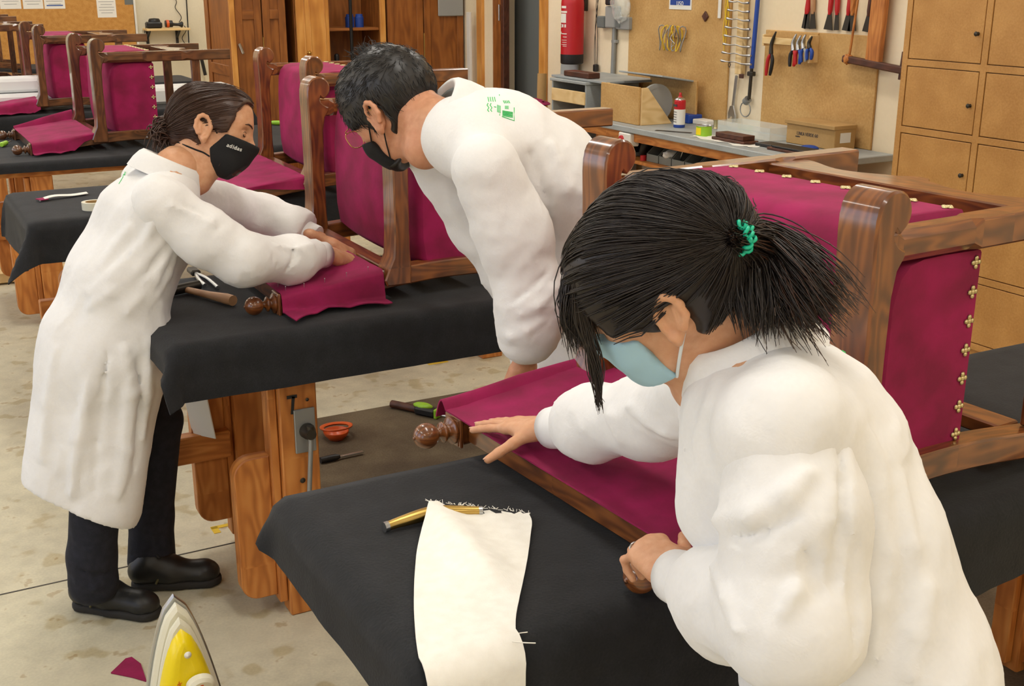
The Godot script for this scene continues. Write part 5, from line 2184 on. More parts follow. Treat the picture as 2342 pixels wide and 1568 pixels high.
	for q: Array in [
		[[[1990, 1000], [2010, 1120], [2030, 1260]], 0.018, 0.008], [[[2060, 1100], [2090, 1250], [2110, 1400]], 0.018, 0.007],
		[[[1925, 1000], [1928, 1100], [1925, 1230], [1915, 1340]], 0.012, -0.012], [[[2040, 1280], [2020, 1380], [2000, 1500]], 0.018, 0.008], [[[2120, 1350], [2100, 1450], [2080, 1550]], 0.018, 0.008],
		[[[1960, 1250], [1960, 1380], [1950, 1500]], 0.012, -0.008],  [[[1650, 1190], [1720, 1180], [1800, 1130], [1850, 1080]], 0.018, 0.010],
		[[[1660, 1230], [1740, 1225], [1820, 1180]], 0.012, -0.007],  [[[1640, 1300], [1665, 1370], [1690, 1440]], 0.014, 0.008], 
		 [[[1860, 1290], [1820, 1350], [1790, 1400]], 0.014, 0.008],  [[[1830, 1240], [1860, 1300], [1880, 1360]], 0.012, -0.008],
		 [[[1380, 900], [1400, 950], [1420, 1000]], 0.014, 0.006], [[[1440, 930], [1480, 960], [1530, 990]], 0.014, 0.007],  [[[1310, 935], [1335, 985]], 0.012, 0.007],
		[[[1640, 870], [1625, 930], [1600, 1010], [1610, 1090]], 0.014, 0.007], [[[1580, 920], [1570, 990], [1575, 1050]], 0.012, 0.006],
	]:
		fold(cf0, base, q[0], q[1], q[2])
	creases(c, 25, 0.0045, (rt * 0.9 - Vector3.UP * 0.35), 7.5, 2.4)
	creases(s1, 26, 0.0042, Vector3.DOWN + rt * 0.5, 7.0, 3.2)
	creases(s2, 27, 0.0045, er - sr, 9.0, 4.2)
	c.cut(Vector3.DOWN, Vector3(0, 0.42, 0), 0.003)
	var coat := wear(t, "coat", merged([c.mesh(0.008), s1.mesh(0.007), s2.mesh(0.008)]), M.coat)
	var nax := (hc - nb).normalized()
	put("collar", collar(nb + Vector3(0.012, 0.010, 0.008), (nax * 0.75 + Vector3.UP * 0.6).normalized(), fw, 0.063, 0.036, 0.066, 28.0), M.coat, coat)
	for a: Array in [[el, wl, 0.036], [er, wr, 0.036]]:
		var d: Vector3 = ((a[1] as Vector3) - a[0]).normalized()
		var e: Vector3 = a[1] + d * 0.006
		var cf := MB.new()
		cf.tube([e - d * 0.075, e - d * 0.068, e - d * 0.03, e - d * 0.004, e - d * 0.001, e - d * 0.006], [a[2] + 0.002, a[2] + 0.008, a[2] + 0.003, a[2] + 0.001, a[2] - 0.001, a[2] - 0.006], 30, false)
		put("cuff", cf, M.coat, coat)
	put("print", print_strokes(c, stamp(1925, 795, 1.25, 0.75), 0.0009), M.green_ink, coat)
	var tr := Field.new()
	for q: float in [-1.0, 1.0]:
		tr.chain([hip + Vector3(0, -0.1, 0) + shd * 0.08 * q, Vector3(hip.x + 0.03, 0.45, hip.z) + shd * 0.09 * q, Vector3(hip.x + 0.05, 0.08, hip.z) + shd * 0.10 * q], [0.09, 0.072, 0.062], 0.02)
	tr.cut(Vector3.DOWN, Vector3(0, 0.04, 0))
	wear(t, "trousers", tr.mesh(0.016), M.denim)
	for q: float in [-1.0, 1.0]:
		var hp := Vector3(hip.x + 0.07, 0, hip.z + 0.04) + shd * 0.10 * q
		var ff := Vector3(fw.x, 0, fw.z).normalized()
		shoe(t, Vector3(hp.x, 0, hp.z), Vector3(hp.x, 0, hp.z) + ff * 0.26)

# ---------------------------------------------------------------- velvet laid over the chair backs
# in a chair's own axes; near/far: how far the cloth hangs past the post, at even steps along x
func lerp_list(a: Array, u: float) -> float:
	var f := clampf(u, 0.0, 1.0) * (a.size() - 1)
	var i := mini(int(f), a.size() - 2)
	return lerpf(a[i], a[i + 1], f - i)

func velvet_cover(at: Vector3, yaw: float, x0: float, x1: float, near: Array, far: Array, lift: Array, sd: int, label: String) -> Node3D:
	var f := FastNoiseLite.new()
	f.seed = sd
	f.frequency = 5.0
	var pts := []
	var nc := 30
	var vals := []
	for k in 9:
		vals.append(["far", 1.0 - k / 8.0])
	for k in 16:
		vals.append(["top", k / 15.0])
	for k in range(1, 11):
		vals.append(["near", k / 10.0])
	for q: Array in vals:
		var row := []
		for c in nc + 1:
			var u := float(c) / nc
			var x := lerpf(x0, x1, u)
			var top := 0.056 + 0.045 * pow(sin(PI * clampf(x / 1.06, 0.0, 1.0)), 1.5)
			var p: Vector3
			var wr := 0.0025 * f.get_noise_2d(x * 2.0, q[1] * 3.0)
			if q[0] == "top":
				p = Vector3(x, top + wr + 0.003, lerpf(-0.358, 0.358, q[1]))
			elif q[0] == "near":
				var l: float = lerp_list(near, u) * q[1]
				var room := top - 0.006
				var wav: float = 0.018 * sin(u * 9.0 + sd) * q[1]
				if l < room:
					p = Vector3(x, top - l + 0.003 - 0.003 * q[1], 0.360 + 0.004 + l * 0.12 + wav * 0.5)
				else:
					p = Vector3(x, 0.009 + absf(wav) * 0.4, 0.364 + room * 0.12 + (l - room) + wav * 0.4)
			else:
				var l: float = lerp_list(far, u) * q[1]
				var b := lerp_list(lift, u)
				p = Vector3(x, top + 0.003 + b * sin(minf(l / maxf(lerp_list(far, u), 0.001), 1.0) * PI) - l * 0.5, -0.358 - l * 0.8)
			row.append(p)
		pts.append(row)
	var m := MB.new()
	m.sheet(pts, 0.003)
	var o := put("velvet_cover", m, M.velvet)
	o.position = at
	o.rotation.y = yaw
	tag(o, label, "cloth", "velvet covers on the chair backs")
	return o

func build_covers() -> void:
	var y := FELT + 0.004
	velvet_cover(Vector3(0.945, y, -1.615), deg_to_rad(4.0), 0.002, 0.37, [0.012, 0.012, 0.012], [0.05, 0.06, 0.05], [0.028, 0.03, 0.02], 1, "magenta velvet smoothed flat by the ponytail worker's hand")
	velvet_cover(Vector3(0.905, y, -3.345), 0.0, 0.010, 0.305, [0.165, 0.115, 0.08, 0.10, 0.125, 0.13], [0.03, 0.03, 0.03], [0.0, 0.0, 0.0], 4, "magenta velvet with pins, its flap hanging beside the round wooden knob")
	velvet_cover(Vector3(1.235, y, -4.985), deg_to_rad(-1.0), 0.010, 0.32, [0.012, 0.01, 0.03, 0.05], [0.05, 0.05, 0.05], [0.02, 0.03, 0.05], 7, "magenta velvet lying on the chair back behind the bent woman's mask")
	velvet_cover(Vector3(0.715, y, -6.80), 0.0, 0.010, 0.33, [0.115, 0.11, 0.105, 0.07, 0.03, 0.02], [0.04, 0.06, 0.08], [0.02, 0.05, 0.07], 9, "crimson velvet with a straight flap hanging over dark felt, behind the masking tape")
	velvet_cover(Vector3(0.70, y, -8.78), 0.0, 0.010, 0.33, [0.12, 0.11, 0.10, 0.06], [0.04, 0.05, 0.06], [0.02, 0.05, 0.05], 12, "crimson velvet on the chair back beside the white foam slabs")

# ---------------------------------------------------------------- things on the right wall, its bench, the cupboards and the far wall
func solo(called: String, m, mt: Material, label: String, category: String, group := "") -> MeshInstance3D:
	var o := put(called, m, mt)
	tag(o, label, category, group)
	return o

# box given by two corners
func b2(a: Vector3, b: Vector3, bev := 0.003, grain := -1) -> MB:
	return bx((a + b) * 0.5, (b - a).abs(), bev, Basis.IDENTITY, grain)

func text(parent: Node, called: String, s: String, xf: Transform3D, size: float, mt: Material, depth := 0.0015) -> void:
	var tm := TextMesh.new()
	tm.text = s
	var sf := SystemFont.new()
	sf.font_names = PackedStringArray(["Droid Sans"])
	tm.font = sf
	tm.font_size = 32
	tm.pixel_size = size / 32.0
	tm.depth = depth
	var o := MeshInstance3D.new()
	o.name = called
	o.mesh = tm
	o.material_override = mt
	parent.add_child(o, true)
	o.transform = xf

func build_background() -> void:
	wall_bench()
	wall_tools()
	lockers()
	cupboards()
	far_wall()

func wall_bench() -> void:
	# bench
	var t := thing("wall_bench", "grey topped wooden bench along the cream wall, spray can on it", "bench", Vector3(4.17, 0, -5.3))
	var L := func(p: Vector3) -> Vector3: return p - t.position
	put("top", b2(L.call(Vector3(3.90, 0.842, -6.38)), L.call(Vector3(4.44, 0.875, -4.22)), 0.004), M.bench_grey, t)
	put("apron", b2(L.call(Vector3(3.925, 0.79, -6.36)), L.call(Vector3(3.95, 0.842, -4.24))), M.pine, t)
	for z: float in [-6.20, -4.70]:
		for x: float in [3.955, 4.38]:
			put("leg", b2(L.call(Vector3(x, 0.0, z)), L.call(Vector3(x + 0.06, 0.842, z + 0.08))), M.pine, t)
	put("shelf", b2(L.call(Vector3(3.96, 0.655, -6.34)), L.call(Vector3(4.42, 0.675, -4.26))), M.pine, t)
	put("lower_shelf", b2(L.call(Vector3(3.96, 0.30, -6.34)), L.call(Vector3(4.42, 0.32, -4.26))), M.pine, t)
	# grey parts bins in a row on the shelf
	var bin := MB.new()
	bin.box(Vector3(0, 0.003, 0), Vector3(0.19, 0.006, 0.116), 0.001)
	for s: float in [-1.0, 1.0]:
		var side := PackedVector2Array([Vector2(-0.095, 0.0), Vector2(0.095, 0.0), Vector2(0.095, 0.10), Vector2(-0.03, 0.10), Vector2(-0.095, 0.045)])
		bin.prism(side, 0.004, at3(Vector3(0, 0, s * 0.056)))
	bin.box(Vector3(-0.094, 0.022, 0), Vector3(0.004, 0.044, 0.116), 0.001)
	bin.box(Vector3(0.093, 0.05, 0), Vector3(0.004, 0.10, 0.116), 0.001)
	var bm := bin.mesh()
	var what := ["bright screws", "a crumpled pale cloth", "a steel hook", "black fittings", "small dark nails", "grey washers", "brown scraps", "loose bolts"]
	for k in 8:
		var o := solo("parts_bin", bm, M.grey_bin, "grey plastic parts bin holding %s, under the grey bench top" % what[k], "bin", "parts bins under the wall bench")
		o.position = Vector3(4.10, 0.676, -5.66 + k * 0.125)
	solo("rag", _blob(Vector3(4.07, 0.735, -5.53), Vector3(0.08, 0.028, 0.045), 4), M.paper, "pale crumpled rag lying in a grey parts bin", "cloth")
	var hk := tb(curve([Vector3(4.04, 0.70, -5.44), Vector3(4.03, 0.77, -5.40), Vector3(4.04, 0.80, -5.37), Vector3(4.05, 0.77, -5.36)], 5), 0.005, 6)
	solo("steel_hook", hk, M.steel, "bent steel hook standing in a grey parts bin", "hook")
	for k in 3:
		solo("metal_part", _blob(Vector3(4.06, 0.70, -5.66 + k * 0.02), Vector3(0.012, 0.012, 0.012), 8 + k), M.steel, "small shiny metal part in the first grey bin", "part", "loose metal parts")
	# dark stack and drill to the left of the bins
	solo("tool_case", b2(Vector3(4.0, 0.70, -6.10), Vector3(4.3, 0.78, -5.92), 0.008), M.black_plastic, "black tool case under the left end of the grey bench", "case")
	solo("grey_tray", b2(Vector3(3.99, 0.676, -6.12), Vector3(4.3, 0.698, -5.90), 0.004), M.grey_plastic, "flat grey tray below the black tool case", "tray")
	solo("grease_gun", tb(curve([Vector3(4.05, 0.70, -5.82), Vector3(4.04, 0.75, -5.79), Vector3(4.06, 0.80, -5.78)], 4), 0.028, 10), M.black_plastic, "black tool standing left of the parts bins", "tool")
	solo("red_tin", lt([[0.0, 0.0], [0.018, 0.0], [0.018, 0.0], [0.018, 0.03], [0.018, 0.03], [0.0, 0.032]], at3(Vector3(4.0, 0.676, -5.745))), M.red_plastic, "small red tin beside the parts bins", "tin")
	# white switch with a round red button
	var sw := thing("switch_box", "white switch box with red stop button under the bench top", "switch", Vector3(3.93, 0.80, -5.80))
	put("case", bx(Vector3(0, 0.0, 0), Vector3(0.07, 0.075, 0.12), 0.006), M.white_plastic, sw)
	put("button", lt([[0.0, 0.0], [0.022, 0.0], [0.022, 0.0], [0.022, 0.008], [0.018, 0.012], [0.0, 0.012]], Transform3D(Basis(Vector3(0, 0, 1), Vector3(-1, 0, 0), Vector3(0, 1, 0)), Vector3(-0.035, 0.0, -0.022))), M.red_plastic, sw)
	put("button_mark", bx(Vector3(-0.0475, 0, -0.022), Vector3(0.002, 0.006, 0.022), 0.0005), M.white_plastic, sw)
	# sanding machine: plywood housing with a disc and a lid
	var g := thing("disc_sander", "plywood housed disc sander with raised lid on the grey bench", "machine", Vector3(4.2, 0.875, -5.9))
	var gl := func(x: float, y: float, z: float) -> Vector3: return Vector3(x - 4.2, y - 0.875, z + 5.9)
	put("front_panel", b2(gl.call(3.985, 0.876, -6.20), gl.call(4.0, 1.095, -5.79)), M.board, g)
	var sp := PackedVector2Array([Vector2(0, 0), Vector2(0.22, 0.0), Vector2(0.04, 0.215), Vector2(0.0, 0.215)])
	for z: float in [-5.785, -6.19]:
		var sm := MB.new()
		sm.prism(sp, 0.016, at3(gl.call(4.0, 0.876, z)), 0.001)
		put("side_panel", sm, M.light_wood, g)
	put("back_panel", b2(gl.call(4.36, 0.876, -6.22), gl.call(4.376, 1.12, -5.74)), M.board, g)
	var lid := MB.new()
	lid.box(gl.call(4.25, 1.135, -6.0), Vector3(0.24, 0.010, 0.46), 0.002, Basis(Vector3(0, 0, 1), -0.16))
	put("lid", lid, M.bench_grey, g)
	put("disc", lt([[0.0, 0.0], [0.115, 0.0], [0.115, 0.0], [0.115, 0.02], [0.115, 0.02], [0.09, 0.022], [0.09, 0.020], [0.06, 0.022], [0.05, 0.020], [0.0, 0.022]], Transform3D(Basis(Vector3(1, 0, 0), Vector3(0, 0, 1), Vector3(0, -1, 0)), gl.call(4.15, 0.99, -5.86)), 32), M.grey_plastic, g)
	put("motor", lt([[0.0, 0.0], [0.06, 0.0], [0.06, 0.0], [0.06, 0.18], [0.06, 0.18], [0.0, 0.18]], Transform3D(Basis(Vector3(1, 0, 0), Vector3(0, 0, 1), Vector3(0, -1, 0)), gl.call(4.15, 0.99, -6.08)), 20), M.dark_metal, g)
	# small drawer cabinet left of the bench
	var d := thing("drawer_cabinet", "small open cabinet with one pale drawer beside the fire extinguisher", "cabinet", Vector3(4.2, 0.0, -6.62))
	var dl := func(x: float, y: float, z: float) -> Vector3: return Vector3(x - 4.2, y, z + 6.62)
	for z: float in [-6.82, -6.41]:
		put("side", b2(dl.call(4.0, 0.0, z), dl.call(4.40, 1.06, z + 0.016)), M.bench_grey, d)
	put("top", b2(dl.call(3.99, 1.06, -6.83), dl.call(4.41, 1.078, -6.385)), M.bench_grey, d)
	put("back", b2(dl.call(4.385, 0.0, -6.82), dl.call(4.40, 1.06, -6.40)), M.board, d)
	put("shelf", b2(dl.call(4.0, 0.79, -6.804), dl.call(4.385, 0.806, -6.41)), M.board, d)
	var dr := put("drawer", b2(dl.call(3.992, 0.935, -6.81), dl.call(4.006, 1.015, -6.40)), M.light_wood, d)
	put("drawer_tray", b2(dl.call(4.006, 0.935, -6.80), dl.call(4.36, 0.95, -6.415)), M.light_wood, dr)
	solo("top_plate", b2(Vector3(4.02, 1.08, -6.86), Vector3(4.42, 1.094, -6.20), 0.002), M.bench_grey, "grey board lying on the small drawer cabinet", "board")
	solo("sanding_block", b2(Vector3(4.03, 1.096, -6.72), Vector3(4.12, 1.13, -6.42), 0.004), M.dark_wood, "dark flat block lying on the drawer cabinet's board", "block")
	solo("glass_jar", lt([[0.0, 0.0], [0.035, 0.0], [0.035, 0.0], [0.036, 0.06], [0.03, 0.075], [0.03, 0.075], [0.0, 0.078]], at3(Vector3(4.10, 0.807, -6.55))), M.steel, "shiny metal tin inside the small drawer cabinet", "tin")
	solo("blue_tin", lt([[0.0, 0.0], [0.03, 0.0], [0.03, 0.0], [0.03, 0.06], [0.03, 0.06], [0.0, 0.062]], at3(Vector3(4.08, 0.807, -6.46))), M.blue_plastic, "small blue tin inside the small drawer cabinet", "tin")
	# grey board leaning on the wall, cardboard tube, maroon cloth on white stuffing
	solo("leaning_board", bx(Vector3(4.40, 0.78, -7.28), Vector3(0.015, 1.15, 0.22), 0.002, Basis(Vector3(0, 0, 1), -0.03) * Basis(Vector3(1, 0, 0), 0.02)), M.bench_grey, "tall grey board leaning on the wall behind the fire extinguisher", "board")
	solo("cardboard_tube", lt([[0.03, 0.0], [0.034, 0.0], [0.034, 0.0], [0.034, 1.05], [0.034, 1.05], [0.03, 1.05], [0.03, 1.05], [0.03, 0.0]], Transform3D(Basis(Vector3(1, 0, 0), -0.05) * Basis(Vector3(0, 0, 1), -0.05), Vector3(4.25, 0.0, -7.42)), 18), M.cardboard, "tan cardboard tube leaning beside the doorway", "tube")
	var st := thing("side_stool", "plain wooden stand holding the maroon cloth beside the doorway", "stand", Vector3(3.95, 0, -7.20))
	put("top", bx(Vector3(0, 0.77, 0), Vector3(0.5, 0.03, 0.62), 0.004), M.pine, st)
	for q: Array in [[-1, -1], [1, -1], [-1, 1], [1, 1]]:
		put("leg", bx(Vector3(0.21 * q[0], 0.378, 0.27 * q[1]), Vector3(0.05, 0.755, 0.05), 0.003), M.pine, st)
	solo("stuffing", _blob(Vector3(3.94, 0.82, -7.12), Vector3(0.20, 0.04, 0.24), 21), M.white_foam, "white stuffing under the folded maroon cloth", "stuffing")
	solo("maroon_cloth", _blob(Vector3(3.95, 0.885, -7.16), Vector3(0.17, 0.035, 0.26), 31), M.velvet, "folded dark maroon cloth on white stuffing beside the doorway", "cloth")
	# things on the bench
	var c := thing("spray_can", "red and white spray can standing on the grey bench", "can", Vector3(4.15, 0.875, -5.61))
	put("body", lt([[0.0, 0.0], [0.030, 0.0], [0.033, 0.003], [0.033, 0.02], [0.033, 0.02], [0.033, 0.02]], Transform3D.IDENTITY, 24), M.blue_sign, c)
	put("label", lt([[0.0332, 0.018], [0.0332, 0.105]], Transform3D.IDENTITY, 24), M.paper, c)
	put("red_band", lt([[0.0332, 0.105], [0.0332, 0.150], [0.0332, 0.150], [0.031, 0.158]], Transform3D.IDENTITY, 24), M.red_paint, c)
	put("shoulder", lt([[0.031, 0.158], [0.026, 0.166], [0.016, 0.170], [0.014, 0.172]], Transform3D.IDENTITY, 24), M.steel, c)
	put("nozzle", lt([[0.014, 0.172], [0.012, 0.178], [0.008, 0.180], [0.008, 0.180], [0.008, 0.198], [0.0, 0.199]], Transform3D.IDENTITY, 14), M.red_plastic, c)
	var txt := MB.new()
	for k in 5:
		txt.box(Vector3(-0.0332, 0.09 - k * 0.014, 0.0), Vector3(0.0012, 0.003, 0.03), 0.0)
	txt.box(Vector3(-0.0335, 0.127, 0.0), Vector3(0.0012, 0.012, 0.036), 0.0)
	put("label_print", txt, M.ink, c)
	var tin := thing("food_tin", "short tin with green and yellow label on the grey bench", "tin", Vector3(4.05, 0.875, -5.245))
	put("body", lt([[0.0, 0.0], [0.044, 0.0], [0.044, 0.0], [0.044, 0.055]], Transform3D.IDENTITY, 24), M.green_plastic, tin)
	put("rim", lt([[0.045, 0.054], [0.0455, 0.058], [0.043, 0.058], [0.043, 0.050], [0.0, 0.050]], Transform3D.IDENTITY, 24), M.steel, tin)
	var fruit := MB.new()
	fruit.lathe([[0.0445, 0.012], [0.0448, 0.028], [0.0445, 0.045]], Transform3D(Basis.IDENTITY, Vector3.ZERO), 24)
	put("label_picture", _arc(0.0446, 0.008, 0.046, 150.0, 205.0), M.yellow_plastic, tin)
	solo("blue_box", b2(Vector3(4.30, 0.876, -5.85), Vector3(4.40, 0.925, -5.72), 0.004), M.blue_plastic, "small bright blue box behind the spray can", "box")
	solo("white_carton", b2(Vector3(4.32, 0.876, -5.71), Vector3(4.40, 0.905, -5.575), 0.004), M.paper, "low white carton beside the bright blue box", "carton")
	solo("thread_spool", lt([[0.0, 0.0], [0.018, 0.0], [0.018, 0.0], [0.018, 0.005], [0.014, 0.006], [0.014, 0.045], [0.018, 0.046], [0.018, 0.05], [0.018, 0.05], [0.0, 0.05]], at3(Vector3(4.30, 0.876, -5.46))), M.old_gold, "pale yellow thread spool standing by the panel edge", "spool")
	var cb := thing("clear_box", "clear plastic box lying behind the dark wooden blocks", "box", Vector3(4.28, 0.876, -5.09))
	put("bottom", bx(Vector3(0, 0.002, 0), Vector3(0.17, 0.004, 0.44), 0.0), M.clear_plastic, cb)
	for q: Array in [[-0.085, 0.0, 0.003, 0.44], [0.085, 0.0, 0.003, 0.44], [0.0, -0.22, 0.17, 0.003], [0.0, 0.22, 0.17, 0.003]]:
		put("side", bx(Vector3(q[0], 0.037, q[1]), Vector3(q[2], 0.066, q[3]), 0.0), M.clear_plastic, cb)
	solo("wooden_block", b2(Vector3(3.99, 0.878, -5.10), Vector3(4.09, 0.892, -4.83), 0.002), M.dark_wood, "lower of two dark brown blocks stacked on the white paper", "block")
	solo("wooden_block", b2(Vector3(4.0, 0.893, -5.08), Vector3(4.08, 0.918, -4.85), 0.002), M.dark_wood, "upper of two dark brown blocks stacked on the white paper", "block")
	var pap := []
	for r in 9:
		var row := []
		for q in 14:
			row.append(Vector3(3.96 + 0.13 * r / 8.0 + 0.015 * sin(q * 1.7), 0.8765 + 0.002 * sin(q * 1.1 + r), -5.25 + 0.5 * q / 13.0 + 0.01 * sin(r * 2.3)))
		pap.append(row)
	var pm := MB.new()
	pm.sheet(pap, 0.0008)
	solo("paper_sheet", pm, M.paper, "wrinkled white paper under the dark brown blocks", "paper")
	solo("dark_board", b2(Vector3(4.0, 0.876, -4.66), Vector3(4.12, 0.889, -4.34), 0.002), M.dark_wood, "thin dark boards nearest the cardboard box, lower one", "board")
	solo("dark_board", b2(Vector3(4.005, 0.890, -4.63), Vector3(4.11, 0.900, -4.36), 0.002), M.black_plastic, "blackish sanding board on the thin dark board", "board")
	solo("dark_board", b2(Vector3(4.04, 0.876, -4.80), Vector3(4.14, 0.892, -4.675), 0.002), M.black_plastic, "short black board between the paper and the thin dark boards", "board")
	solo("blue_pad", lt([[0.0, 0.0], [0.045, 0.0], [0.05, 0.004], [0.045, 0.012], [0.03, 0.018], [0.0, 0.02]], at3(Vector3(4.19, 0.876, -4.56))), M.blue_sign, "round dark blue pad in front of the cardboard box", "pad")
	var cx := thing("cardboard_box", "closed cardboard box with faint print against the tan panel", "box", Vector3(4.33, 0.876, -4.635))
	put("body", bx(Vector3(0, 0.055, 0), Vector3(0.14, 0.11, 0.36), 0.003), M.cardboard, cx)
	put("lid", bx(Vector3(-0.005, 0.112, 0), Vector3(0.155, 0.02, 0.37), 0.002), M.cardboard, cx)
	text(cx, "print", "LINEA VERDE 60", Transform3D(Basis(Vector3(0, 0, 1), Vector3(0, 1, 0), Vector3(-1, 0, 0)), Vector3(-0.071, 0.058, -0.02)), 0.022, M.ink)
	text(cx, "small_print", "madera", Transform3D(Basis(Vector3(0, 0, 1), Vector3(0, 1, 0), Vector3(-1, 0, 0)), Vector3(-0.071, 0.042, -0.09)), 0.010, M.ink)
	put("label", bx(Vector3(0.0, 0.06, 0.1812), Vector3(0.07, 0.05, 0.001), 0.0), M.paper, cx)
	solo("steel_rule", bx(Vector3(4.0, 0.877, -5.46), Vector3(0.03, 0.001, 0.22), 0.0, Basis(Vector3.UP, 0.5)), M.dark_metal, "thin dark strip lying in front of the spray can", "strip")

# part of a cylinder's skin about y
func _arc(r: float, y0: float, y1: float, a0: float, a1: float) -> MB:
	var pts := []
	for k in 2:
		var row := []
		for i in 9:
			var a := deg_to_rad(lerpf(a0, a1, i / 8.0))
			row.append(Vector3(cos(a) * r, y0 if k == 0 else y1, sin(a) * r))
		pts.append(row)
	var m := MB.new()
	m.sheet(pts, 0.0008)
	return m

# soft lumpy shape
func _blob(c: Vector3, r: Vector3, sd: int) -> MB:
	var f := FastNoiseLite.new()
	f.seed = sd
	f.frequency = 0.9
	var rings := []
	for i in 15:
		var a := -PI * 0.5 + PI * i / 14.0
		var ring := []
		for k in 22:
			var b := TAU * k / 22.0
			var d := Vector3(cos(a) * cos(b), sin(a), cos(a) * sin(b))
			var s := 1.0 + 0.35 * f.get_noise_3dv(d * 2.0) if absf(a) < 1.5 else 1.0
			ring.append(c + d * r * s + Vector3(0, 0, 0.00001 * k))
		rings.append(ring)
	var m := MB.new()
	m.loft(rings, false)
	return m

func wall_tools() -> void:
	var wx := XR
	# panels
	solo("wall_board", b2(Vector3(wx - 0.016, 0.876, -6.58), Vector3(wx - 0.002, 2.3, -5.55), 0.002), M.board, "tall tan board on the wall behind the disc sander", "panel")
	solo("wall_board", b2(Vector3(wx - 0.016, 0.876, -5.235), Vector3(wx - 0.002, 1.432, -4.385), 0.002), M.board, "shorter tan board on the wall behind the cardboard box", "panel")
	# fire extinguisher
	var e := thing("fire_extinguisher", "red fire extinguisher hanging on the cream wall", "extinguisher", Vector3(wx - 0.115, 1.135, -7.12))
	put("base_band", lt([[0.0, 0.0], [0.070, 0.0], [0.079, 0.008], [0.0795, 0.066], [0.0795, 0.066], [0.078, 0.066]], Transform3D.IDENTITY, 28), M.black_plastic, e)
	put("cylinder", lt([[0.0785, 0.064], [0.0785, 0.40], [0.074, 0.435], [0.060, 0.462], [0.035, 0.478], [0.022, 0.485], [0.022, 0.50]], Transform3D.IDENTITY, 28), M.red_paint, e)
	put("valve", lt([[0.024, 0.498], [0.024, 0.53], [0.024, 0.53], [0.0, 0.532]], Transform3D.IDENTITY, 16), M.steel, e)
	put("handle", bx(Vector3(0, 0.545, 0.05), Vector3(0.02, 0.015, 0.14), 0.004), M.black_plastic, e)
	put("hose", tb(curve([Vector3(0.0, 0.515, -0.02), Vector3(-0.01, 0.53, -0.075), Vector3(-0.005, 0.47, -0.11), Vector3(-0.005, 0.38, -0.105), Vector3(-0.01, 0.30, -0.085), Vector3(-0.02, 0.22, -0.082)], 6), 0.011, 10), M.black_plastic, e)
	put("hanger", bx(Vector3(0.10, 0.40, 0), Vector3(0.03, 0.10, 0.03), 0.003), M.dark_metal, e)
	var lab := MB.new()
	for q: Array in [[0.275, 0.335, 155, 200], [0.34, 0.352, 150, 205], [0.37, 0.385, 155, 190], [0.245, 0.265, 155, 165], [0.245, 0.265, 172, 184], [0.20, 0.215, 190, 222], [0.20, 0.206, 150, 185], [0.18, 0.184, 150, 175], [0.16, 0.163, 150, 185], [0.145, 0.148, 150, 180], [0.13, 0.133, 150, 188], [0.12, 0.123, 150, 176]]:
		lab.add(_arc(0.0792, q[0], q[1], q[2], q[3]), Transform3D.IDENTITY)
	lab.add(_arc(0.0792, 0.243, 0.247, 190, 206), Transform3D.IDENTITY)
	lab.add(_arc(0.0792, 0.263, 0.267, 190, 206), Transform3D.IDENTITY)
	lab.add(_arc(0.0792, 0.243, 0.267, 190, 192), Transform3D.IDENTITY)
	lab.add(_arc(0.0792, 0.243, 0.267, 204, 206), Transform3D.IDENTITY)
	put("label", lab, M.paper, e)
	# thin cords with a plug, black hook below the extinguisher
	var cord := thing("hanging_cord", "thin dark cords with a small plug hanging right of the extinguisher", "cord", Vector3(wx - 0.02, 1.1, -6.96))
	for k in 3:
		var pts := []
		for i in 12:
			var u := i / 11.0
			pts.append(Vector3(0.0 + 0.004 * k, 0.56 - u * 0.52, -0.02 + 0.035 * sin(u * 5.0 + k * 1.6) * (1.0 - u) + 0.01 * k))
		put("wire", tb(pts, 0.002, 6), M.rubber, cord)
	put("plug", bx(Vector3(-0.005, 0.015, 0.005), Vector3(0.03, 0.05, 0.035), 0.006), M.black_plastic, cord)
	# conduit with socket boxes
	var cd := thing("wall_conduit", "grey electric conduit with socket boxes on the cream wall", "conduit", Vector3(wx - 0.02, 1.0, -6.74))
	put("pipe", tb([Vector3(0, 0.02, -0.01), Vector3(0, 0.42, 0.0)], 0.016, 12), M.grey_metal, cd)
	for y: float in [0.08, 0.30]:
		put("clip", bx(Vector3(0.005, y, 0), Vector3(0.03, 0.02, 0.05), 0.003), M.grey_plastic, cd)
	put("junction_box", bx(Vector3(0.0, 0.455, -0.02), Vector3(0.06, 0.14, 0.12), 0.008), M.grey_plastic, cd)
	put("socket", bx(Vector3(-0.004, 0.42, -0.135), Vector3(0.05, 0.075, 0.09), 0.006), M.grey_dark, cd)
	put("socket", bx(Vector3(0.0, 0.42, 0.12), Vector3(0.05, 0.08, 0.15), 0.006), M.grey_plastic, cd)
	put("socket_face", bx(Vector3(-0.027, 0.42, 0.075), Vector3(0.004, 0.055, 0.055), 0.002), M.grey_dark, cd)
	put("plug", bx(Vector3(-0.02, 0.56, -0.035), Vector3(0.05, 0.06, 0.05), 0.008), M.black_plastic, cd)
	solo("clear_bag", _blob(Vector3(wx - 0.06, 1.53, -6.62), Vector3(0.03, 0.10, 0.10), 41), M.clear_plastic, "clear plastic bag hanging over the socket boxes", "bag")
	# blue notice
	var sg := thing("wall_sign", "white edged blue sign on the tall tan board", "sign", Vector3(wx - 0.018, 1.60, -6.03))
	put("plate", bx(Vector3(0, 0, 0), Vector3(0.003, 0.16, 0.225), 0.0), M.paper, sg)
	put("blue_field", bx(Vector3(-0.0018, 0.010, 0), Vector3(0.002, 0.13, 0.20), 0.0), M.blue_sign, sg)
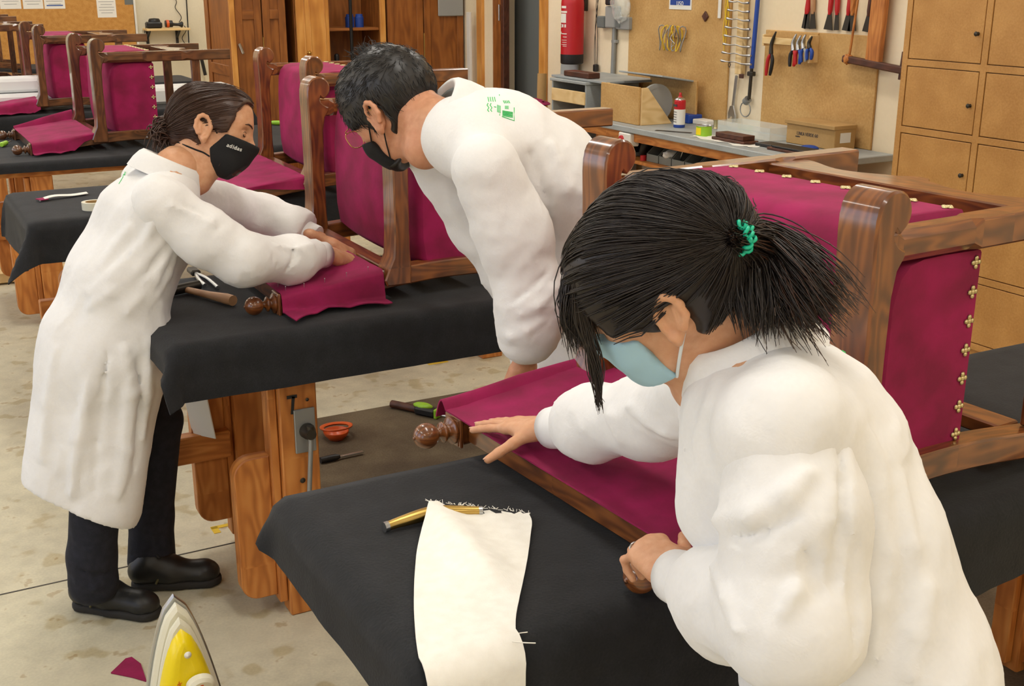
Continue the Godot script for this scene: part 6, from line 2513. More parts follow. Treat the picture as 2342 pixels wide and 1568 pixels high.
	text(sg, "lettering", "uso", Transform3D(Basis(Vector3(0, 0, 1), Vector3(0, 1, 0), Vector3(-1, 0, 0)), Vector3(-0.0032, -0.042, 0.0)), 0.045, M.paper)
	# looped wires
	var wl := thing("wire_bundle", "grey and yellow wires looped on a peg on the tall board", "wires", Vector3(wx - 0.03, 1.35, -6.07))
	put("peg", bx(Vector3(0.008, 0.03, 0.02), Vector3(0.02, 0.05, 0.2), 0.003), M.board, wl)
	for k in 7:
		var pts := []
		var zc := -0.11 + k * 0.036
		for i in 15:
			var a := TAU * i / 14.0
			pts.append(Vector3(-0.015 + 0.012 * sin(a * 2.0 + k), 0.0 + 0.075 * cos(a), zc + 0.022 * sin(a + 0.4) + 0.006 * sin(a * 3.0 + k)))
		put("loop", tb(pts, 0.0035, 6), M.yellow_tape if k % 2 else M.grey_metal, wl)
	put("twist", tb(curve([Vector3(-0.02, 0.03, 0.03), Vector3(-0.03, 0.0, 0.01), Vector3(-0.02, -0.03, 0.04), Vector3(-0.025, -0.05, 0.02)], 4), 0.003, 6), M.steel, wl)
	# little pierced wooden lozenge
	solo("wooden_lozenge", bx(Vector3(wx - 0.022, 1.487, -5.775), Vector3(0.010, 0.045, 0.045), 0.003, Basis(Vector3(1, 0, 0), PI / 4)), M.dark_wood, "small dark wooden lozenge pinned on the tall board", "ornament")
	# white spatula and string at the panel's right edge
	solo("white_spatula", bx(Vector3(wx - 0.025, 1.57, -5.64), Vector3(0.006, 0.18, 0.028), 0.003), M.white_plastic, "white spatula hanging left of the spanner rack", "spatula")
	var sk := MB.new()
	for k in 5:
		var pts := []
		for i in 9:
			var u := i / 8.0
			pts.append(Vector3(wx - 0.025, 1.66 - u * 0.36 + 0.03 * k, -5.585 + 0.012 * sin(u * 7.0 + k * 2.0) + 0.006 * k))
		sk.tube(pts, 0.0028, 5)
	solo("string_hank", sk, M.yellow_tape, "hank of dull yellow string hanging left of the spanner rack", "string")
	# spanner rack: a batten with rows of hooks
	var rk := thing("spanner_rack", "pale wooden batten with rows of steel spanners on the wall", "rack", Vector3(wx - 0.03, 1.2, -5.42))
	put("batten", bx(Vector3(0, 0.26, 0), Vector3(0.035, 0.56, 0.055), 0.003), M.light_wood, rk)
	put("knot", bx(Vector3(-0.012, -0.028, 0.03), Vector3(0.012, 0.025, 0.035), 0.003), M.dark_wood, rk)
	for k in 8:
		var y := 0.045 + k * 0.047
		var w := 1.0 - 0.055 * k
		put("spanner", tb(curve([Vector3(-0.03, y + 0.004, -0.12 * w - 0.02), Vector3(-0.03, y, -0.07 * w), Vector3(-0.032, y + 0.004, -0.01), Vector3(-0.03, y - 0.004, 0.05 * w), Vector3(-0.03, y - 0.002, 0.13 * w)], 4), [0.006, 0.008, 0.006, 0.0035, 0.0035, 0.0035, 0.0035, 0.0035, 0.0035, 0.0035, 0.0035, 0.004, 0.005, 0.006, 0.007, 0.008, 0.006], 8), M.steel, rk)
	put("ring", tb(curve([Vector3(-0.03, 0.03, -0.05), Vector3(-0.03, 0.045, -0.06), Vector3(-0.03, 0.03, -0.07), Vector3(-0.03, 0.015, -0.06), Vector3(-0.03, 0.03, -0.05)], 4), 0.002, 6), M.dark_metal, rk)
	# adjustable wrench below the batten
	var wr := thing("adjustable_wrench", "chrome adjustable wrench hanging head down under the batten", "wrench", Vector3(wx - 0.02, 1.05, -5.478))
	put("shaft", bx(Vector3(0, 0.02, 0.008), Vector3(0.010, 0.20, 0.022), 0.004, Basis(Vector3(1, 0, 0), 0.10)), M.steel, wr)
	var hd := PackedVector2Array([Vector2(-0.018, 0.03), Vector2(0.012, 0.035), Vector2(0.035, -0.02), Vector2(0.030, -0.055), Vector2(0.008, -0.070), Vector2(0.004, -0.03), Vector2(-0.012, -0.025), Vector2(-0.030, -0.045), Vector2(-0.034, -0.01)])
	var hm := MB.new()
	hm.prism(hd, 0.014, Transform3D(Basis(Vector3(0, 0, 1), Vector3(0, 1, 0), Vector3(-1, 0, 0)), Vector3(0, -0.085, -0.002)), 0.002)
	put("jaw", hm, M.steel, wr)
	# blue bar clamp
	var bc := thing("bar_clamp", "long blue bar clamp with grey screw handle on the wall", "clamp", Vector3(wx - 0.035, 1.0, -5.30))
	put("bar", tb([Vector3(0, 0.22, -0.012), Vector3(0, 0.75, 0.012)], 0.013, 10), M.blue_plastic, bc)
	put("spindle", tb([Vector3(0, 0.05, -0.02), Vector3(0, 0.23, -0.012)], 0.010, 10), M.dark_metal, bc)
	put("jaw", lt([[0.0, 0.0], [0.022, 0.0], [0.022, 0.0], [0.022, 0.03], [0.022, 0.03], [0.0, 0.03]], Transform3D(Basis(Vector3(1, 0, 0), 0.9), Vector3(0, 0.03, -0.05)), 16), M.grey_metal, bc)
	var hp := []
	for i in 15:
		var a := PI * 0.1 + TAU * 0.95 * i / 14.0
		hp.append(Vector3(-0.002, -0.01 + 0.042 * cos(a), -0.045 + 0.045 * sin(a)))
	put("ring_handle", tb(hp, 0.0035, 6), M.grey_metal, bc)
	put("slider", bx(Vector3(0, 0.19, -0.013), Vector3(0.03, 0.025, 0.045), 0.004), M.dark_metal, bc)
	# rack with pliers
	var pr := thing("plier_rack", "pale wooden rail for pliers above the shorter tan board", "rack", Vector3(wx - 0.04, 1.37, -5.0))
	put("rail", bx(Vector3(-0.03, 0.01, -0.01), Vector3(0.012, 0.035, 0.36), 0.002), M.light_wood, pr)
	put("back", bx(Vector3(0.02, 0.03, 0.0), Vector3(0.01, 0.06, 0.38), 0.002), M.board, pr)
	put("bracket", bx(Vector3(-0.005, -0.02, 0.185), Vector3(0.06, 0.14, 0.014), 0.002), M.light_wood, pr)
	put("bracket", bx(Vector3(-0.005, 0.01, -0.185), Vector3(0.06, 0.06, 0.014), 0.002), M.light_wood, pr)
	var pl := [
		[-5.10, 1.30, 0.24, "dark_metal", "red_plastic", "black_plastic", 0.14, "red and black slip joint pliers hanging at the left end of the rail"],
		[-4.925, 1.33, 0.17, "steel", "black_plastic", "red_plastic", 0.05, "black handled pointed pliers hanging on the wooden rail"],
		[-4.885, 1.335, 0.15, "steel", "red_plastic", "blue_plastic", 0.0, "red and blue handled pliers in the middle of the wooden rail"],
		[-4.845, 1.345, 0.14, "steel", "blue_plastic", "grey_plastic", -0.06, "blue handled cutters hanging on the wooden rail"],
		[-4.80, 1.35, 0.12, "dark_metal", "blue_plastic", "blue_plastic", 0.0, "small all blue pliers next to the rail's right bracket"],
	]
	for a: Array in pl:
		var t := thing("pliers", a[7], "pliers", Vector3(wx - 0.085, a[1], a[0]), 0.0, "pliers on the wooden rail")
		t.rotation.x = a[6]
		var h: float = a[2]
		put("jaw", tb(curve([Vector3(0, h * 0.05, 0), Vector3(0, h * 0.28, -0.008), Vector3(0, h * 0.55, 0.012)], 4), [0.012, 0.012, 0.011, 0.010, 0.010, 0.009, 0.008, 0.006, 0.004], 8), M[a[3]], t)
		put("handle", tb(curve([Vector3(0, h * 0.05, -0.005), Vector3(0, -h * 0.12, -0.018), Vector3(0, -h * 0.45, -0.014)], 4), [0.006, 0.008, 0.009, 0.010, 0.010, 0.010, 0.010, 0.009, 0.007], 8), M[a[4]], t)
		put("handle", tb(curve([Vector3(0, h * 0.05, 0.005), Vector3(0, -h * 0.12, 0.02), Vector3(0, -h * 0.42, 0.016)], 4), [0.006, 0.008, 0.009, 0.010, 0.010, 0.010, 0.010, 0.009, 0.007], 8), M[a[5]], t)
	# scrapers
	var sc := [[-4.93, 0.18, 0.03, "red_plastic", "narrow red handled scraper hanging slanted on the wall"], [-4.905, 0.0, 0.035, "red_plastic", "red handled putty knife behind the pliers"], [-4.86, -0.08, 0.05, "handle_wood", "wooden handled putty knife right of the pliers"], [-4.745, 0.05, 0.065, "red_plastic", "broad red handled scraper on the wall"], [-4.685, -0.04, 0.035, "red_plastic", "narrow red handled scraper beside the broad one"], [-4.615, 0.08, 0.06, "red_plastic", "dark bladed red scraper beside the wooden handled one"], [-4.575, -0.05, 0.06, "pine", "yellow wooden handled scraper on the wall"], [-4.475, 0.10, 0.055, "dark_wood", "dark handled scraper beside the bow saw"]]
	for a: Array in sc:
		var t := thing("scraper", a[4], "scraper", Vector3(wx - 0.02, 1.45, a[0]), 0.0, "scrapers hanging on the wall")
		t.rotation.x = a[1]
		var bl := PackedVector2Array([Vector2(-a[2] * 0.5, 0.0), Vector2(a[2] * 0.5, 0.0), Vector2(0.012, 0.085), Vector2(-0.012, 0.085)])
		var m := MB.new()
		m.prism(bl, 0.003, Transform3D(Basis(Vector3(0, 0, 1), Vector3(0, 1, 0), Vector3(-1, 0, 0)), Vector3.ZERO))
		put("blade", m, M.dark_metal, t)
		put("handle", tb([Vector3(0, 0.075, 0), Vector3(0, 0.10, 0), Vector3(0, 0.15, 0), Vector3(0, 0.20, 0)], [0.009, 0.013, 0.014, 0.010], 10), M[a[3]], t)
	# bow saw
	var bs := thing("bow_saw", "wooden bow saw hanging on the wall beside the lockers", "saw", Vector3(wx - 0.05, 1.3, -4.37))
	put("stretcher", bx(Vector3(0, 0.28, 0.0), Vector3(0.03, 0.56, 0.095), 0.004, Basis(Vector3(1, 0, 0), 0.03), 1), M.pine, bs)
	put("arm", bx(Vector3(-0.005, 0.0, -0.0), Vector3(0.035, 0.035, 0.42), 0.006, Basis(Vector3(1, 0, 0), 0.08)), M.dark_wood, bs)
	put("cord", tb([Vector3(-0.005, 0.0, -0.175), Vector3(-0.005, 0.09, -0.165), Vector3(-0.005, 0.40, -0.135)], 0.006, 8), M.pine, bs)
	put("knot", _blob(Vector3(-0.008, 0.015, -0.175), Vector3(0.025, 0.025, 0.02), 51), M.pine, bs)
	put("blade_pin", tb([Vector3(0, -0.06, 0.175), Vector3(0, 0.07, 0.185)], 0.011, 8), M.dark_wood, bs)
	put("blade", tb([Vector3(0, 0.06, 0.185), Vector3(0, 0.45, 0.20)], 0.003, 6), M.dark_metal, bs)

func lockers() -> void:
	var t := thing("locker_block", "tan wooden locker cabinet with rows of square doors against the wall", "lockers", Vector3(4.25, 0, -2.6))
	var fx := 4.05 - 4.25
	var z0 := -3.86
	var cw := 0.425
	put("carcass", b2(Vector3(fx + 0.02, 0.0, z0 + 2.6 - 0.0), Vector3(0.2, 2.35, z0 + 2.6 + cw * 6.0 + 0.03)), M.locker_wood, t)
	for r in 9:
		var y := 0.195 + r * 0.29
		put("rail", b2(Vector3(fx - 0.0, y - 0.014, z0 + 2.6), Vector3(fx + 0.02, y + 0.014, z0 + 2.6 + cw * 6.0 + 0.03), 0.001), M.locker_wood, t)
	for c in 7:
		put("upright", b2(Vector3(fx - 0.001, 0.0, z0 + 2.6 + c * cw), Vector3(fx + 0.02, 2.35, z0 + 2.6 + c * cw + 0.03), 0.001), M.locker_wood, t)
	var door := MB.new()
	door.box(Vector3.ZERO, Vector3(0.016, 0.29 - 0.036, cw - 0.040), 0.0015)
	var dm := door.mesh()
	var knob := lt([[0.0, 0.0], [0.008, 0.0], [0.008, 0.0], [0.006, 0.008], [0.010, 0.014], [0.007, 0.018], [0.0, 0.019]], Transform3D(Basis(Vector3(0, 0, 1), Vector3(-1, 0, 0), Vector3(0, 1, 0)), Vector3(-0.008, 0, 0)), 12).mesh()
	for r in 8:
		for c in 6:
			var o := put("door", dm, M.locker_wood, t)
			o.position = Vector3(fx + 0.008, 0.195 + r * 0.29 + 0.145, z0 + 2.6 + c * cw + cw * 0.5 + 0.015)
			var k := put("knob", knob, M.dark_metal, o)
			k.position = Vector3(0, -0.01, cw * 0.5 - 0.045)

func cupboards() -> void:
	# wide wooden cupboard standing across the room's end, one leaf open
	var t := thing("wooden_cupboard", "tall brown wooden cupboard with panelled doors and one open shelf bay", "cupboard", Vector3(3.45, 0, -9.35))
	var o := Vector3(3.45, 0, -9.35)
	var C := func(x: float, y: float, z: float) -> Vector3: return Vector3(x, y, z) - o
	var zf := -9.0
	# left side with a framed panel
	put("side", b2(C.call(2.50, 0, -9.70), C.call(2.525, 2.4, zf)), M.cabinet_wood, t)
	for q: Array in [[-9.70, -9.60], [-9.10, zf]]:
		put("side_stile", b2(C.call(2.488, 0, q[0]), C.call(2.50, 2.4, q[1]), 0.003, 1), M.cabinet_wood, t)
	for y: Array in [[0.0, 0.12], [0.98, 1.06], [2.3, 2.4]]:
		put("side_rail", b2(C.call(2.488, y[0], -9.60), C.call(2.50, y[1], -9.10)), M.cabinet_wood, t)
	put("corner_trim", b2(C.call(2.488, 0, zf), C.call(2.53, 2.4, zf + 0.02), 0.003, 1), M.cabinet_edge, t)
	put("back", b2(C.call(2.5, 0, -9.72), C.call(4.44, 2.4, -9.70)), M.cabinet_wood, t)
	put("top", b2(C.call(2.49, 2.4, -9.72), C.call(4.44, 2.44, zf + 0.03)), M.cabinet_wood, t)
	put("plinth", b2(C.call(2.50, 0, zf - 0.02), C.call(4.44, 0.10, zf)), M.cabinet_wood, t)
	for x: float in [2.998, 3.70]:
		put("partition", b2(C.call(x, 0.1, -9.70), C.call(x + 0.024, 2.4, zf - 0.02), 0.002, 1), M.cabinet_wood, t)
	# left pair of doors, pushed a little apart so the dark inside shows
	var spans := [[2.535, 2.735], [2.745, 2.925], [3.76, 4.07], [4.08, 4.43]]
	for k in spans.size():
		var a: float = spans[k][0]
		var b: float = spans[k][1]
		var d := put("door", b2(C.call(a, 0.11, zf - 0.02), C.call(b, 2.39, zf - 0.008), 0.002, 1), M.cabinet_wood, t)
		put("stile", b2(C.call(a, 0.11, zf - 0.008), C.call(a + 0.055, 2.39, zf + 0.004), 0.002, 1), M.cabinet_wood, d)
		put("stile", b2(C.call(b - 0.055, 0.11, zf - 0.008), C.call(b, 2.39, zf + 0.004), 0.002, 1), M.cabinet_wood, d)
		for y: Array in [[0.11, 0.25], [1.40 if k < 2 else 2.2, 1.47 if k < 2 else 2.25], [2.29, 2.39]]:
			put("rail", b2(C.call(a + 0.055, y[0], zf - 0.008), C.call(b - 0.055, y[1], zf + 0.004)), M.cabinet_wood, d)
		if k == 1 or k == 3:
			put("hinge", tb([C.call(a - 0.004, 1.03, zf + 0.004), C.call(a - 0.004, 1.27, zf + 0.004)], 0.004, 6), M.brass, d)
		if k == 0:
			put("handle", bx(C.call(a + 0.03, 1.19, zf + 0.012), Vector3(0.02, 0.08, 0.012), 0.004, Basis(Vector3(0, 0, 1), 0.35)), M.steel, d)
	# the yellow leaf with its lock
	var leaf := put("yellow_leaf", b2(C.call(3.005, 0.11, zf - 0.01), C.call(3.27, 2.39, zf + 0.01), 0.003, 1), M.cabinet_edge, t)
	for x: float in [3.07, 3.115, 3.235]:
		put("bead", tb([C.call(x, 0.12, zf + 0.011), C.call(x, 2.38, zf + 0.011)], 0.006, 6), M.cabinet_edge, leaf)
	put("lock", lt([[0.0, 0.0], [0.018, 0.0], [0.018, 0.0], [0.016, 0.006], [0.008, 0.012], [0.012, 0.02], [0.0, 0.024]], Transform3D(Basis(Vector3(1, 0, 0), Vector3(0, 0, 1), Vector3(0, -1, 0)), C.call(3.095, 1.145, zf + 0.01)), 14), M.brass, leaf)
	put("tag", bx(C.call(3.085, 1.10, zf + 0.015), Vector3(0.018, 0.05, 0.003), 0.001), M.red_plastic, leaf)
	# open bay with shelves
	put("bay_back", b2(C.call(3.275, 0.1, -9.42), C.call(3.70, 2.39, -9.40), 0.002, 1), M.cabinet_wood, t)
	for y: float in [1.30, 1.02, 0.6]:
		put("bay_shelf", b2(C.call(3.275, y, -9.40), C.call(3.70, y + 0.022, zf - 0.03)), M.cabinet_wood, t)
	put("bay_trim", b2(C.call(3.695, 0.0, zf - 0.012), C.call(3.742, 2.4, zf + 0.012), 0.003, 1), M.cabinet_edge, t)
	for x: float in [3.50, 3.58]:
		solo("dark_jar", lt([[0.0, 0.0], [0.035, 0.0], [0.035, 0.0], [0.036, 0.075], [0.028, 0.085], [0.028, 0.085], [0.028, 0.10], [0.0, 0.10]], at3(Vector3(x, 1.322, -9.15))), M.blue_sign, "dark blue jar on the open cupboard shelf", "jar", "jars in the open cupboard bay")
	solo("black_rod", tb([Vector3(3.475, 1.045, -9.06), Vector3(3.445, 1.75, -8.98)], 0.014, 8), M.black_plastic, "black rod leaning in the open cupboard bay", "rod")
	solo("black_bottle", lt([[0.0, 0.0], [0.02, 0.0], [0.02, 0.0], [0.02, 0.07], [0.012, 0.08], [0.0, 0.082]], at3(Vector3(3.36, 1.043, -9.10))), M.black_plastic, "small black bottle on the lower open cupboard shelf", "bottle")
	solo("grey_notice", b2(Vector3(4.20, 1.40, zf + 0.006), Vector3(4.425, 1.75, zf + 0.02), 0.006), M.grey_plastic, "grey plate fixed on the right cupboard door", "plate")
	solo("white_plank", bx(Vector3(4.38, 0.72, -8.78), Vector3(0.02, 1.43, 0.055), 0.002, Basis(Vector3(1, 0, 0), -0.02)), M.white_plastic, "white straight plank leaning between cupboard and doorway", "plank")
	# doorway: casing and a wooden door leaf standing open against the wall
	var dt := MB.new()
	dt.box(Vector3(4.437, 1.05, -7.69), Vector3(0.03, 2.1, 0.09), 0.004, Basis.IDENTITY, 1)
	dt.box(Vector3(4.437, 1.05, -8.70), Vector3(0.03, 2.1, 0.09), 0.004, Basis.IDENTITY, 1)
	dt.box(Vector3(4.437, 2.14, -8.19), Vector3(0.03, 0.09, 1.1), 0.004)
	struct("trim_1", dt, M.cabinet_edge)
	var dr := struct("door_1", b2(Vector3(4.455, 0.01, -8.64), Vector3(4.495, 2.06, -8.34), 0.003, 1), M.cabinet_wood)
	put("stile", b2(Vector3(4.448, 0.01, -8.38), Vector3(4.50, 2.06, -8.33), 0.003, 1), M.dark_wood, dr)
	put("hinge", tb([Vector3(4.447, 1.38, -8.40), Vector3(4.447, 1.50, -8.40)], 0.008, 8), M.steel, dr)
	put("hinge", tb([Vector3(4.447, 0.72, -8.40), Vector3(4.447, 0.84, -8.40)], 0.008, 8), M.steel, dr)
	put("lock_hole", lt([[0.0, 0.0], [0.012, 0.0], [0.012, 0.0], [0.0, 0.004]], Transform3D(Basis(Vector3(0, 0, 1), Vector3(-1, 0, 0), Vector3(0, 1, 0)), Vector3(4.455, 1.17, -8.565)), 12), M.black_plastic, dr)

func far_wall() -> void:
	var zw := ZB
	var pb := thing("pinboard", "large cork pinboard with papers on the far wall", "pinboard", Vector3(1.6, 0, zw + 0.004))
	put("cork", bx(Vector3(0.1, 1.3, 0.012), Vector3(2.28, 1.5, 0.02), 0.002), M.cork, pb)
	put("edge", bx(Vector3(1.255, 1.3, 0.014), Vector3(0.022, 1.52, 0.028), 0.002), M.white_plastic, pb)
	var ps := [[1.555, 1.37, 0.212, "white paper sheet with faint lines, first on the pinboard"], [1.783, 1.368, 0.205, "white paper sheet between two others on the pinboard"], [2.005, 1.366, 0.215, "white paper sheet with a blue heading on the pinboard"], [2.548, 1.265, 0.205, "creased paper list hanging alone on the pinboard"]]
	for k in ps.size():
		var a: Array = ps[k]
		var t := thing("paper_sheet", a[3], "paper", Vector3(a[0], a[1], zw + 0.026), 0.0, "papers on the pinboard")
		put("sheet", bx(Vector3(0, 0.16, 0), Vector3(a[2], 0.32, 0.002), 0.0), M.paper, t)
		var m := MB.new()
		for i in 8:
			m.box(Vector3(0.0, 0.05 + i * 0.03, 0.0016), Vector3(a[2] * (0.8 if i % 3 else 0.6), 0.005, 0.001), 0.0)
		put("print", m, M.grey_plastic, t)
		if k == 2:
			put("heading", bx(Vector3(0, 0.035, 0.0018), Vector3(0.17, 0.012, 0.001), 0.0), M.blue_ink, t)
	solo("small_photo", bx(Vector3(2.80, 1.46, zw + 0.026), Vector3(0.10, 0.12, 0.002), 0.0), M.grey_dark, "small dark picture at the pinboard's corner", "picture")
	# shelf with black devices
	var s := thing("wall_shelf", "small pale shelf on black brackets on the far wall", "shelf", Vector3(3.17, 1.13, zw))
	put("board", bx(Vector3(0.0, 0.0, 0.11), Vector3(0.49, 0.025, 0.22), 0.003), M.light_wood, s)
	for x: float in [-0.20, 0.135]:
		put("bracket", bx(Vector3(x, -0.10, 0.01), Vector3(0.03, 0.19, 0.018), 0.003), M.black_plastic, s)
		put("bracket_arm", bx(Vector3(x, -0.055, 0.09), Vector3(0.022, 0.022, 0.20), 0.003, Basis(Vector3(1, 0, 0), -0.5)), M.black_plastic, s)
	var dv := thing("black_charger", "black rounded device with cord on the pale shelf", "device", Vector3(3.03, 1.143, zw + 0.11))
	put("body", bx(Vector3(0, 0.035, 0), Vector3(0.17, 0.07, 0.13), 0.015), M.black_plastic, dv)
	put("dome", lt([[0.055, 0.07], [0.055, 0.085], [0.045, 0.105], [0.0, 0.11]], Transform3D(Basis.IDENTITY.scaled(Vector3(1.2, 1, 1)), Vector3(0.01, 0, 0)), 18), M.black_plastic, dv)
	put("cord", tb(curve([Vector3(-0.085, 0.02, 0.0), Vector3(-0.11, -0.05, 0.0), Vector3(-0.09, -0.14, -0.04), Vector3(-0.05, -0.22, -0.08), Vector3(-0.02, -0.27, -0.09)], 5), 0.004, 6), M.rubber, dv)
	var gd := thing("heat_gun", "black hand tool with copper collar lying on the pale shelf", "tool", Vector3(3.22, 1.143, zw + 0.11))
	put("head", tb([Vector3(-0.06, 0.045, 0), Vector3(0.02, 0.045, 0)], 0.038, 14), M.black_plastic, gd)
	put("collar", tb([Vector3(-0.05, 0.046, 0.0), Vector3(-0.02, 0.046, 0.0)], 0.042, 14), M.orange_plastic, gd)
	put("handle", tb(curve([Vector3(0.02, 0.04, 0), Vector3(0.07, 0.035, 0), Vector3(0.12, 0.035, 0), Vector3(0.14, 0.033, 0)], 4), [0.024, 0.018, 0.016, 0.016, 0.016, 0.016, 0.020, 0.026, 0.032, 0.034, 0.032, 0.028, 0.02], 12), M.black_plastic, gd)
	put("cord", tb(curve([Vector3(0.15, 0.02, 0), Vector3(0.19, -0.03, -0.06), Vector3(0.14, -0.12, -0.09), Vector3(0.17, -0.20, -0.09), Vector3(0.13, -0.26, -0.09)], 5), 0.004, 6), M.rubber, gd)
	var vp := []
	for i in 8:
		vp.append(Vector3(3.45 - 0.02 * i / 7.0, 1.75 - i * 0.13, zw + 0.02))
	solo("wall_cable", tb(vp, 0.007, 6), M.rubber, "straight dark cable running down the far wall", "cable")
	var lp := curve([Vector3(3.28, 1.52, zw + 0.015), Vector3(3.33, 1.43, zw + 0.015), Vector3(3.31, 1.36, zw + 0.015), Vector3(3.37, 1.26, zw + 0.015), Vector3(3.34, 1.20, zw + 0.015)], 5)
	solo("loose_cord", tb(lp, 0.004, 6), M.rubber, "thin loose cord hanging above the pale shelf", "cord")
	solo("black_hose", tb(curve([Vector3(3.40, 0.95, zw + 0.05), Vector3(3.48, 0.92, zw + 0.08), Vector3(3.54, 0.82, zw + 0.08), Vector3(3.58, 0.60, zw + 0.08)], 5), 0.02, 8), M.black_plastic, "black hose hanging at the cable's lower end", "hose")

# ---------------------------------------------------------------- small things on the floor and the benches
func build_details() -> void:
	floor_things()
	near_bench_things()
	middle_bench_things()
	far_bench_things()

func floor_things() -> void:
	# dark work mat with a pale edge
	var m := thing("floor_mat", "large dirty brown mat on the concrete floor", "mat", Vector3(1.92, 0, -2.8))
	put("surface", bx(Vector3(0, 0.011, 0), Vector3(1.64, 0.012, 2.96), 0.002), M.mat_felt, m)
	put("edge", bx(Vector3(0, 0.004, 0), Vector3(1.66, 0.006, 2.98), 0.001), M.board, m)
	# joint sawn in the concrete and yellow floor marks
	var j := MB.new()
	j.box(Vector3(0.2, 0.0006, -3.395), Vector3(7.4, 0.001, 0.006), 0.0)
	struct("trim_2", j, M.dark_metal)
	var ym := MB.new()
	ym.box(Vector3(0.832, 0.0008, -3.530), Vector3(0.06, 0.0012, 0.020), 0.0)
	ym.box(Vector3(0.812, 0.0008, -3.512), Vector3(0.022, 0.0012, 0.05), 0.0)
	solo("floor_mark", ym, M.yellow_tape, "yellow corner mark on the floor beside the bench foot", "mark")
	solo("floor_mark", bx(Vector3(2.18, 0.0008, -4.75), Vector3(0.10, 0.0012, 0.05), 0.0), M.yellow_tape, "yellow strip on the floor behind the middle bench", "mark")
	# red scrap of cloth
	var sc := PackedVector2Array([Vector2(0.355, 2.822), Vector2(0.402, 2.872), Vector2(0.418, 2.872), Vector2(0.432, 2.828), Vector2(0.428, 2.738), Vector2(0.40, 2.775)])
	var sm := MB.new()
	sm.prism(sc, 0.003, Transform3D(Basis(Vector3(1, 0, 0), Vector3(0, 0, -1), Vector3(0, 1, 0)), Vector3(0, 0.0025, 0)))
	solo("cloth_scrap", sm, M.velvet, "small triangular red cloth scrap on the floor behind the iron", "scrap")
	# things on the mat
	var y := 0.0175
	var t := thing("strap_tensioner", "dark tool with green cap lying on the brown mat", "tool", Vector3(1.835, y, -4.10), 0.0)
	t.rotation.y = -atan2(0.297, 0.185)
	put("handle", tb([Vector3(-0.175, 0.016, 0), Vector3(-0.04, 0.016, 0)], 0.016, 10), M.dark_wood, t)
	put("grip", bx(Vector3(0.0, 0.018, 0.005), Vector3(0.10, 0.034, 0.045), 0.008), M.black_plastic, t)
	put("cap", lt([[0.0, 0.0], [0.03, 0.0], [0.03, 0.0], [0.03, 0.006], [0.022, 0.012], [0.0, 0.014]], Transform3D(Basis.IDENTITY.scaled(Vector3(1.5, 1, 0.7)), Vector3(-0.02, 0.033, 0.0)), 18), M.green_plastic, t)
	put("band", bx(Vector3(0.055, 0.02, 0.004), Vector3(0.016, 0.04, 0.05), 0.004), M.green_plastic, t)
	for s: float in [-0.016, 0.016]:
		put("rod", tb([Vector3(0.06, 0.018, s), Vector3(0.15, 0.018, s)], 0.005, 8), M.steel, t)
	var hd := PackedVector2Array([Vector2(0.13, -0.035), Vector2(0.175, -0.03), Vector2(0.19, 0.06), Vector2(0.165, 0.05), Vector2(0.13, 0.03)])
	var hm := MB.new()
	hm.prism(hd, 0.035, Transform3D(Basis(Vector3(1, 0, 0), Vector3(0, 0, -1), Vector3(0, 1, 0)), Vector3(0, 0.02, 0)), 0.003)
	put("head", hm, M.black_plastic, t)
	var d := thing("orange_dish", "shiny orange dish lying on the brown mat beside the bench leg", "dish", Vector3(1.42, y, -4.03))
	put("bowl", lt([[0.0, 0.0], [0.028, 0.0], [0.046, 0.022], [0.050, 0.034], [0.047, 0.034], [0.042, 0.022], [0.026, 0.006], [0.0, 0.005]], Transform3D.IDENTITY, 28), M.orange_plastic, d)
	put("rim", lt([[0.050, 0.030], [0.062, 0.034], [0.064, 0.040], [0.058, 0.040], [0.048, 0.035]], Transform3D(Basis(Vector3(1, 0, 0), -0.12), Vector3(0.01, 0.004, -0.02)), 28), M.orange_plastic, d)
	var ch := thing("chisel", "steel chisel with black handle on the brown mat", "chisel", Vector3(1.36, y, -3.835), 0.05)
	put("handle", tb([Vector3(-0.075, 0.012, 0), Vector3(-0.02, 0.012, 0), Vector3(0.0, 0.012, 0)], [0.012, 0.013, 0.008], 10), M.black_plastic, ch)
	put("blade", bx(Vector3(0.045, 0.010, 0), Vector3(0.10, 0.006, 0.014), 0.002), M.steel, ch)

